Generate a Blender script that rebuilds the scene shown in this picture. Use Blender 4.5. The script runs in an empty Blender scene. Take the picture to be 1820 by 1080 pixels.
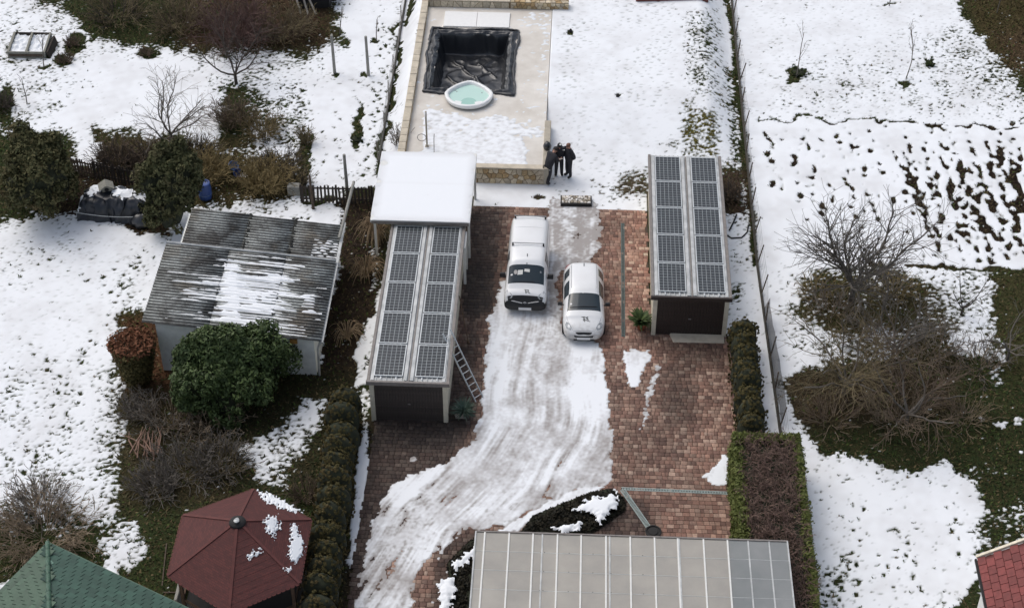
import bpy, math, random
import numpy as np
from mathutils import Vector, Matrix

# ------------------------------------------------------------------ camera
W, H = 1820, 1080
FPX = 3022.0
PITCH, YAW, CZ = math.radians(41.0), math.radians(2.6), 48.0
scene = bpy.context.scene
col = scene.collection
FW = np.array([-math.sin(YAW)*math.cos(PITCH), math.cos(YAW)*math.cos(PITCH), -math.sin(PITCH)])
RT = np.array([math.cos(YAW), math.sin(YAW), 0.0])
UP = np.cross(RT, FW)
CAM = np.array([0.0, 0.0, CZ])
cd = bpy.data.cameras.new('camera'); cam = bpy.data.objects.new('camera', cd); col.objects.link(cam)
cd.sensor_width = 36.0; cd.lens = 36.0*FPX/W; cd.clip_start = 0.5; cd.clip_end = 2000
cam.matrix_world = Matrix(((RT[0], UP[0], -FW[0], CAM[0]), (RT[1], UP[1], -FW[1], CAM[1]), (RT[2], UP[2], -FW[2], CAM[2]), (0, 0, 0, 1)))
scene.camera = cam
# ------------------------------------------------------------------ sky, sun, exposure
SUN_EL, SUN_AZ = math.radians(56), math.radians(-52)      # azimuth from +Y towards +X
world = bpy.data.worlds.new('World'); scene.world = world; world.use_nodes = True
nt = world.node_tree; nt.nodes.clear()
sky = nt.nodes.new('ShaderNodeTexSky'); sky.sky_type = 'NISHITA'; sky.sun_disc = False
sky.sun_elevation = SUN_EL; sky.sun_rotation = SUN_AZ
sky.air_density = 1.0; sky.dust_density = 4.0; sky.ozone_density = 0.6
hs = nt.nodes.new('ShaderNodeHueSaturation'); hs.inputs['Saturation'].default_value = 0.62
bg = nt.nodes.new('ShaderNodeBackground'); bg.inputs['Strength'].default_value = 0.145
wo = nt.nodes.new('ShaderNodeOutputWorld')
nt.links.new(sky.outputs[0], hs.inputs['Color']); nt.links.new(hs.outputs[0], bg.inputs['Color']); nt.links.new(bg.outputs[0], wo.inputs['Surface'])
sl = bpy.data.lights.new('sun', 'SUN'); sl.energy = .7; sl.angle = math.radians(50); sl.color = (1.0, 0.985, 0.96)
sun = bpy.data.objects.new('sun', sl); col.objects.link(sun)
sdir = Vector((math.sin(SUN_AZ)*math.cos(SUN_EL), math.cos(SUN_AZ)*math.cos(SUN_EL), math.sin(SUN_EL)))
sun.rotation_euler = (-sdir).to_track_quat('-Z', 'Y').to_euler(); sun.location = (0, 55, 60)
vs = scene.view_settings; vs.view_transform = 'Standard'; vs.look = 'None'; vs.exposure = 0.08; vs.gamma = 1.0; vs.use_curve_mapping = False
scene.cycles.max_bounces = 6; scene.cycles.transparent_max_bounces = 12; scene.cycles.use_denoising = True

# ------------------------------------------------------------------ helpers: measuring
def P(x, y, z=0.0):
    """point of the place seen at photo pixel (x, y), at height z"""
    d = FW*FPX + RT*(x-910) - UP*(y-540)
    return CAM + d*((z-CZ)/d[2])
def px_of(X, Y, Z):
    dx, dy, dz = X-CAM[0], Y-CAM[1], Z-CAM[2]
    w = dx*FW[0]+dy*FW[1]+dz*FW[2]
    return 910+FPX*(dx*RT[0]+dy*RT[1]+dz*RT[2])/w, 540-FPX*(dx*UP[0]+dy*UP[1]+dz*UP[2])/w
def sstep(a, b, x):
    t = np.clip((np.asarray(x, float)-a)/(b-a), 0, 1); return t*t*(3-2*t)
PAT = (-8.0, -1.42, 63.98, 78.0)                # patio x0 x1 y0 y1
PZ = 0.9
def terrain(X, Y):
    X = np.asarray(X, float); Y = np.asarray(Y, float)
    r = sstep(63.6, 71.0, Y)*PZ
    r = r*sstep(-9.25, -8.3, X)*(1-sstep(6.3, 8.1, X))*(1-sstep(90, 105, Y))
    r = r + 0.05*np.sin(X*0.31+1.3)*np.sin(Y*0.23)*(sstep(-9.6, -13, X)+sstep(9, 12, X))
    inside = (X > PAT[0]+.02) & (X < PAT[1]-.02) & (Y > PAT[2]+.02) & (Y < PAT[3]-.02)
    return np.where(inside, -0.7, r)
def G(x, y):
    """ground point under photo pixel"""
    z = 0.0
    for _ in range(12):
        p = P(x, y, z); z = float(terrain(p[0], p[1]))
        if z < -0.3: z = PZ
    return P(x, y, z)

# ------------------------------------------------------------------ helpers: objects
def link(o, parent=None):
    col.objects.link(o)
    if parent is not None: o.parent = parent
    return o
def tag(o, label=None, cat=None, group=None, kind=None):
    if label: o['label'] = label
    if cat: o['category'] = cat
    if group: o['group'] = group
    if kind: o['kind'] = kind
    return o
def thing(name, label, cat, loc=(0, 0, 0), rz=0.0, group=None):
    o = bpy.data.objects.new(name, None); col.objects.link(o); o.empty_display_size = .2
    o.location = loc; o.rotation_euler = (0, 0, rz)
    return tag(o, label, cat, group)
def npmesh(name, V, F, mat=None, parent=None, smooth=False, loc=None):
    """V (n,3); F (m,3) or (m,4) int array"""
    V = np.asarray(V, np.float32); F = np.asarray(F, np.int32)
    me = bpy.data.meshes.new(name); k = F.shape[1]
    me.vertices.add(len(V)); me.vertices.foreach_set('co', V.ravel())
    me.loops.add(F.size); me.loops.foreach_set('vertex_index', F.ravel())
    me.polygons.add(len(F)); me.polygons.foreach_set('loop_start', np.arange(0, F.size, k, dtype=np.int32))
    me.update(calc_edges=True)
    if smooth: me.polygons.foreach_set('use_smooth', np.ones(len(F), bool))
    if mat: me.materials.append(mat)
    o = bpy.data.objects.new(name, me); link(o, parent)
    if loc is not None: o.location = loc
    return o
def pattr(o, name, data, kind='FLOAT', dom='POINT'):
    a = o.data.attributes.new(name, kind, dom)
    a.data.foreach_set('value' if kind == 'FLOAT' else 'color', np.asarray(data, np.float32).ravel())
class MB:
    """mesh builder: collects pieces of ONE part"""
    def __init__(s): s.v = []; s.f = []
    def add(s, vs, fs):
        n = len(s.v); s.v += [tuple(map(float, v)) for v in vs]; s.f += [tuple(i+n for i in f) for f in fs]; return s
    def box(s, x0, x1, y0, y1, z0, z1):
        return s.add([(x0,y0,z0),(x1,y0,z0),(x1,y1,z0),(x0,y1,z0),(x0,y0,z1),(x1,y0,z1),(x1,y1,z1),(x0,y1,z1)],
            [(3,2,1,0),(4,5,6,7),(0,1,5,4),(1,2,6,5),(2,3,7,6),(3,0,4,7)])
    def hexa(s, b, t):
        """bottom quad, top quad (ccw from above)"""
        return s.add(list(b)+list(t), [(3,2,1,0),(4,5,6,7),(0,1,5,4),(1,2,6,5),(2,3,7,6),(3,0,4,7)])
    def prism(s, poly, z0, z1):
        n = len(poly)
        return s.add([(x,y,z0) for x,y in poly]+[(x,y,z1) for x,y in poly], [tuple(range(n-1,-1,-1)), tuple(range(n,2*n))]+[(i,(i+1)%n,n+(i+1)%n,n+i) for i in range(n)])
    def bar(s, a, b, w, h=None):
        a, b = Vector(a), Vector(b); h = h or w
        d = (b-a).normalized(); x = d.cross(Vector((0,0,1)))
        if x.length < .05: x = Vector((1,0,0))
        x.normalize(); y = x.cross(d)
        q = [x*w/2*i+y*h/2*j for i,j in ((-1,-1),(1,-1),(1,1),(-1,1))]
        return s.add([a+k for k in q]+[b+k for k in q], [(3,2,1,0),(4,5,6,7),(0,1,5,4),(1,2,6,5),(2,3,7,6),(3,0,4,7)])
    def tube(s, pts, r, n=8, cap=True):
        pts = [Vector(p) for p in pts]; rs = r if isinstance(r, (list, tuple)) else [r]*len(pts)
        base = len(s.v); ref = Vector((0.31, 0.17, 0.93))
        for i, p in enumerate(pts):
            d = (pts[min(i+1, len(pts)-1)]-pts[max(i-1, 0)]).normalized()
            x = d.cross(ref)
            if x.length < .1: x = d.cross(Vector((1,0,0)))
            x.normalize(); y = d.cross(x)
            s.v += [tuple(p+(x*math.cos(2*math.pi*k/n)+y*math.sin(2*math.pi*k/n))*rs[i]) for k in range(n)]
        for i in range(len(pts)-1):
            for k in range(n):
                a = base+i*n+k; b = base+i*n+(k+1)%n; s.f.append((a, b, b+n, a+n))
        if cap:
            s.f.append(tuple(base+k for k in range(n-1,-1,-1))); e = base+(len(pts)-1)*n; s.f.append(tuple(e+k for k in range(n)))
        return s
    def lathe(s, prof, n=16, c=(0,0,0)):
        base = len(s.v)
        for r, z in prof:
            s.v += [(c[0]+r*math.cos(2*math.pi*k/n), c[1]+r*math.sin(2*math.pi*k/n), c[2]+z) for k in range(n)]
        for i in range(len(prof)-1):
            for k in range(n):
                a = base+i*n+k; b = base+i*n+(k+1)%n; s.f.append((a, b, b+n, a+n))
        s.f.append(tuple(base+k for k in range(n-1,-1,-1))); e = base+(len(prof)-1)*n; s.f.append(tuple(e+k for k in range(n)))
        return s
    def build(s, name, mat=None, parent=None, smooth=False, bevel=0, loc=None):
        me = bpy.data.meshes.new(name); me.from_pydata(s.v, [], s.f); me.update()
        if smooth: me.polygons.foreach_set('use_smooth', np.ones(len(s.f), bool))
        if mat: me.materials.append(mat)
        o = bpy.data.objects.new(name, me); link(o, parent)
        if loc is not None: o.location = loc
        if bevel:
            m = o.modifiers.new('bevel', 'BEVEL'); m.width = bevel; m.segments = 2; m.limit_method = 'ANGLE'
        return o
def box(name, x0, x1, y0, y1, z0, z1, mat, parent=None, bevel=0):
    return MB().box(x0,x1,y0,y1,z0,z1).build(name, mat, parent, bevel=bevel)
ORD = ['first','second','third','fourth','fifth','sixth','seventh','eighth','ninth','tenth','eleventh','twelfth','thirteenth','fourteenth','fifteenth','sixteenth','seventeenth','eighteenth','nineteenth','twentieth']

# ------------------------------------------------------------------ helpers: materials
def nodes_of(name):
    m = bpy.data.materials.new(name); m.use_nodes = True
    t = m.node_tree; b = t.nodes['Principled BSDF']; return m, t, b
def N(t, kind, **kw):
    n = t.nodes.new('ShaderNode'+kind)
    for k, v in kw.items():
        if k in n.inputs: n.inputs[k].default_value = v
        else: setattr(n, k, v)
    return n
def rgb(c): return (c[0], c[1], c[2], 1.0)
def mix(t, fac, a, b, mode='MIX'):
    n = t.nodes.new('ShaderNodeMix'); n.data_type = 'RGBA'; n.blend_type = mode
    for sock, v in ((n.inputs[0], fac), (n.inputs[6], a), (n.inputs[7], b)):
        if hasattr(v, 'is_output'): t.links.new(v, sock)
        elif isinstance(v, (int, float)): sock.default_value = v
        else: sock.default_value = rgb(v)
    return n.outputs[2]
def ramp(t, src, p0, p1, c0=(0,0,0), c1=(1,1,1)):
    r = t.nodes.new('ShaderNodeValToRGB'); t.links.new(src, r.inputs[0])
    r.color_ramp.elements[0].position = p0; r.color_ramp.elements[1].position = p1
    r.color_ramp.elements[0].color = rgb(c0); r.color_ramp.elements[1].color = rgb(c1)
    return r.outputs[0]
def noise(t, scale, detail=3.0, vec=None, rough=0.6, dist=0.0):
    n = N(t, 'TexNoise', Scale=scale, Detail=detail, Roughness=rough, Distortion=dist)
    if vec is None:
        g = N(t, 'TexCoord'); vec = g.outputs['Object']
    t.links.new(vec, n.inputs['Vector']); return n.outputs[0]
def bump(t, b, src, strength, dist=0.02):
    n = N(t, 'Bump', Strength=strength, Distance=dist); t.links.new(src, n.inputs['Height']); t.links.new(n.outputs[0], b.inputs['Normal'])
def M(name, c, rough=.8, var=.2, scale=6.0, c2=None, bmp=0.0, bscale=None, metal=0.0, spec=None):
    m, t, b = nodes_of(name)
    lo = tuple(max(0, k*(1-var)) for k in c); hi = c2 or tuple(k*(1+var) for k in c)
    f = ramp(t, noise(t, scale, 4), .3, .7)
    t.links.new(mix(t, f, lo, hi), b.inputs['Base Color'])
    b.inputs['Roughness'].default_value = rough; b.inputs['Metallic'].default_value = metal
    if spec is not None: b.inputs['Specular IOR Level'].default_value = spec
    if bmp: bump(t, b, noise(t, bscale or scale*4, 4), bmp)
    return m
def Mattr(name, attr, rough=.85, var=.2, scale=10., bmp=0., objcol=False, spec=None):
    """colour from a colour attribute (or the object's own colour), with fine grain"""
    m, t, b = nodes_of(name)
    if objcol: src = N(t, 'ObjectInfo').outputs['Color']
    else:
        a = t.nodes.new('ShaderNodeAttribute'); a.attribute_name = attr; src = a.outputs['Color']
    g = N(t, 'NewGeometry').outputs['Position']
    f = ramp(t, noise(t, scale, 4, vec=g), .3, .7, (1-var,)*3, (1+var,)*3)
    t.links.new(mix(t, 1.0, src, f, 'MULTIPLY'), b.inputs['Base Color'])
    b.inputs['Roughness'].default_value = rough
    if spec is not None: b.inputs['Specular IOR Level'].default_value = spec
    if bmp: bump(t, b, noise(t, scale*4, 3, vec=g), bmp)
    return m
def leafmat(name, c, c2, rough=.6, c3=None):
    """foliage: colour differs per leaf card and in soft clumps"""
    m, t, b = nodes_of(name)
    r = N(t, 'NewGeometry').outputs['Random Per Island']
    x = mix(t, r, c, c2)
    if c3:
        f = ramp(t, noise(t, 1.1, 3), .52, .68); x = mix(t, f, x, c3)
    t.links.new(x, b.inputs['Base Color']); b.inputs['Roughness'].default_value = rough
    b.inputs['Specular IOR Level'].default_value = .25
    return m
MAT = {}

# ------------------------------------------------------------------ numpy fields
rng = np.random.default_rng(7)
def band(shape, wl, ax=1.0, seed=0, bw=.55):
    """unit-variance noise with wavelength about wl cells; ax>1 stretches along axis 0"""
    r = np.random.default_rng(seed); f = np.fft.rfft2(r.standard_normal(shape))
    ky = np.fft.fftfreq(shape[0])[:, None]*ax; kx = np.fft.rfftfreq(shape[1])[None, :]
    k = np.sqrt(ky*ky+kx*kx)*wl+1e-9
    f *= np.exp(-(np.log(k)**2)/(2*bw*bw)); n = np.fft.irfft2(f, shape)
    return (n-n.mean())/n.std()
def sdist(px, py, poly):
    """signed distance (inside > 0) of points to polygon, pixels"""
    d = np.full(px.shape, 1e9); ins = np.zeros(px.shape, bool); n = len(poly)
    for i in range(n):
        x0, y0 = poly[i]; x1, y1 = poly[(i+1) % n]; ex, ey = x1-x0, y1-y0
        t = np.clip(((px-x0)*ex+(py-y0)*ey)/(ex*ex+ey*ey+1e-9), 0, 1)
        d = np.minimum(d, (px-x0-t*ex)**2+(py-y0-t*ey)**2)
        c = ((y0 > py) != (y1 > py)); 
        if abs(ey) > 1e-9: ins ^= c & (px < ex*(py-y0)/ey+x0)
    d = np.sqrt(d); return np.where(ins, d, -d)
def ldist(px, py, pts):
    d = np.full(px.shape, 1e9)
    for (x0, y0), (x1, y1) in zip(pts[:-1], pts[1:]):
        ex, ey = x1-x0, y1-y0; t = np.clip(((px-x0)*ex+(py-y0)*ey)/(ex*ex+ey*ey+1e-9), 0, 1)
        d = np.minimum(d, (px-x0-t*ex)**2+(py-y0-t*ey)**2)
    return np.sqrt(d)
def paint(field, px, py, shapes):
    """blend (kind, pts, value, soft) into field, in order"""
    for kind, pts, val, soft in shapes:
        p = np.array([(q[0], q[1]) for q in pts], float); m = soft+4
        if kind == 'e': cx, cy = pts[0]; rx, ry = pts[1]; lo = (cx-rx*1.6-m, cy-ry*1.6-m); hi = (cx+rx*1.6+m, cy+ry*1.6+m)
        else:
            e = (pts[0][2] if kind == 'l' else 0)+m; lo = p.min(0)-e; hi = p.max(0)+e
        k = (px > lo[0]) & (px < hi[0]) & (py > lo[1]) & (py < hi[1])
        if not k.any(): continue
        x, y = px[k], py[k]
        if kind == 'p': w = sstep(-soft, soft, sdist(x, y, pts))
        elif kind == 'l': w = 1-sstep(pts[0][2]-soft, pts[0][2]+soft, ldist(x, y, p))
        else: w = 1-sstep(1-soft/max(rx, ry), 1+soft/max(rx, ry), np.hypot((x-cx)/rx, (y-cy)/ry))
        field[k] = field[k]*(1-w)+val*w
    return field
# ------------------------------------------------------------------ the ground sheet
def axis(lo, hi, step, far_lo, far_hi):
    a = list(np.arange(lo, hi+step/2, step)); s = step
    while a[-1] < far_hi: s *= 1.35; a.append(a[-1]+s)
    s = step
    while a[0] > far_lo: s *= 1.35; a.insert(0, a[0]-s)
    return np.array(a)
def grid_faces(nx, ny):
    i = (np.arange(ny-1)[:, None]*nx+np.arange(nx-1)[None, :]).ravel()
    return np.stack([i, i+1, i+nx+1, i+nx], 1)
# bare-ground tints: grass, leaf litter, dark soil
GRASS, MOSS, LITTER, SOIL = (.030, .042, .016), (.085, .085, .028), (.062, .043, .026), (.026, .019, .015)
gxs, gys = axis(-34, 28, .25, -220, 220), axis(33, 86, .25, -60, 320)
GX, GY = np.meshgrid(gxs, gys); GZ = terrain(GX, GY)
gpx, gpy = px_of(GX, GY, GZ)
GTINT = [('p', [(120,0),(300,0),(310,85),(160,75)], (.030,.042,.016), 15),
 ('p', [(330,-40),(600,-40),(590,90),(320,90)], (.052,.034,.022), 25),
 ('p', [(1690,-60),(1900,-60),(1900,180),(1760,110)], (.055,.046,.020), 15),
 ('p', [(1770,60),(1900,40),(1900,160),(1800,120)], (.070,.048,.028), 20),
 ('p', [(150,230),(540,250),(540,380),(100,360)], (.050,.042,.020), 20),
 ('p', [(100,290),(330,290),(330,430),(60,430)], (.035,.025,.018), 15),
 ('p', [(590,340),(700,340),(670,600),(640,690),(540,700)], SOIL, 15),
 ('p', [(215,560),(300,560),(330,690),(280,760),(220,740)], (.075,.036,.020), 15),
 ('p', [(200,690),(420,700),(430,900),(220,900)], (.052,.046,.026), 30),
 ('p', [(380,660),(640,660),(560,860),(420,860)], (.026,.028,.014), 25),
 ('p', [(1200,170),(1290,170),(1290,290),(1200,290)], (.11,.10,.032), 15),
 ('p', [(1270,300),(1330,300),(1345,400),(1270,400)], (.045,.032,.024), 12),
 ('p', [(1350,215),(1900,215),(1900,475),(1350,475)], (.020,.014,.011), 4),
 ('p', [(1410,480),(1700,480),(1700,640),(1430,640)], (.055,.050,.024), 25),
 ('p', [(1380,650),(1700,640),(1700,780),(1400,780)], (.050,.040,.026), 25),
 ('p', [(1740,480),(1900,470),(1900,700),(1750,650)], (.045,.048,.020), 20),
 ('p', [(1440,760),(1900,720),(1900,1000),(1440,900)], (.024,.034,.013), 25),
 ('p', [(640,740),(700,740),(690,1090),(600,1090)], (.030,.026,.018), 10),
 ('p', [(1000,300),(1160,300),(1160,370),(1000,370)], (.10,.085,.06), 12),
 ('p', [(840,335),(1000,335),(1000,375),(840,375)], (.06,.05,.04), 8)]
tint = np.zeros(GX.shape+(4,)); tint[..., 3] = 1
for c in range(3):
    f = np.full(GX.shape, GRASS[c]); paint(f, gpx, gpy, [(k, p, v[c], s) for k, p, v, s in GTINT]); tint[..., c] = f
m, t, b = nodes_of('bare_ground')
a = t.nodes.new('ShaderNodeAttribute'); a.attribute_name = 'tint'
n1 = noise(t, 3.0, 6, rough=.7); n2 = noise(t, 22., 4)
x = mix(t, ramp(t, n1, .35, .7), a.outputs['Color'], LITTER)
x = mix(t, .55, a.outputs['Color'], x)
x = mix(t, 1.0, x, ramp(t, n2, .3, .72, (.35,)*3, (1.75, 1.7, 1.5)), 'MULTIPLY')
t.links.new(x, b.inputs['Base Color']); b.inputs['Roughness'].default_value = .95; b.inputs['Specular IOR Level'].default_value = .1
bump(t, b, n2, .9, .06); MAT['ground'] = m
ground = npmesh('ground', np.stack([GX, GY, GZ], -1).reshape(-1, 3), grid_faces(len(gxs), len(gys)), m, smooth=True)
pattr(ground, 'tint', tint, 'FLOAT_COLOR'); tag(ground, kind='structure')

# ------------------------------------------------------------------ snow
def snow_material(name, dirt_name='dirt', dirt_col=(.30,.262,.238), rough=.62):
    m, t, b = nodes_of(name)
    a = t.nodes.new('ShaderNodeAttribute'); a.attribute_name = 'thin'
    d = t.nodes.new('ShaderNodeAttribute'); d.attribute_name = dirt_name
    x = mix(t, a.outputs['Fac'], (.84, .865, .89), (.13, .145, .115))
    x = mix(t, d.outputs['Fac'], x, dirt_col)
    t.links.new(x, b.inputs['Base Color']); b.inputs['Roughness'].default_value = rough
    b.inputs['Specular IOR Level'].default_value = .25
    bump(t, b, noise(t, 9., 5, rough=.65), .16, .05); return m
MAT['snow'] = snow_material('snow'); MAT['drive_snow'] = snow_material('packed_snow', 'dirt', (.32,.295,.28), .42)
sxs, sys_ = axis(-33, 25.5, .072, -180, 180), axis(36, 83, .072, -40, 260)
SX, SY = np.meshgrid(sxs, sys_); SZ = terrain(SX, SY); spx, spy = px_of(SX, SY, np.where(SZ < -.3, PZ, SZ))
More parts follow.
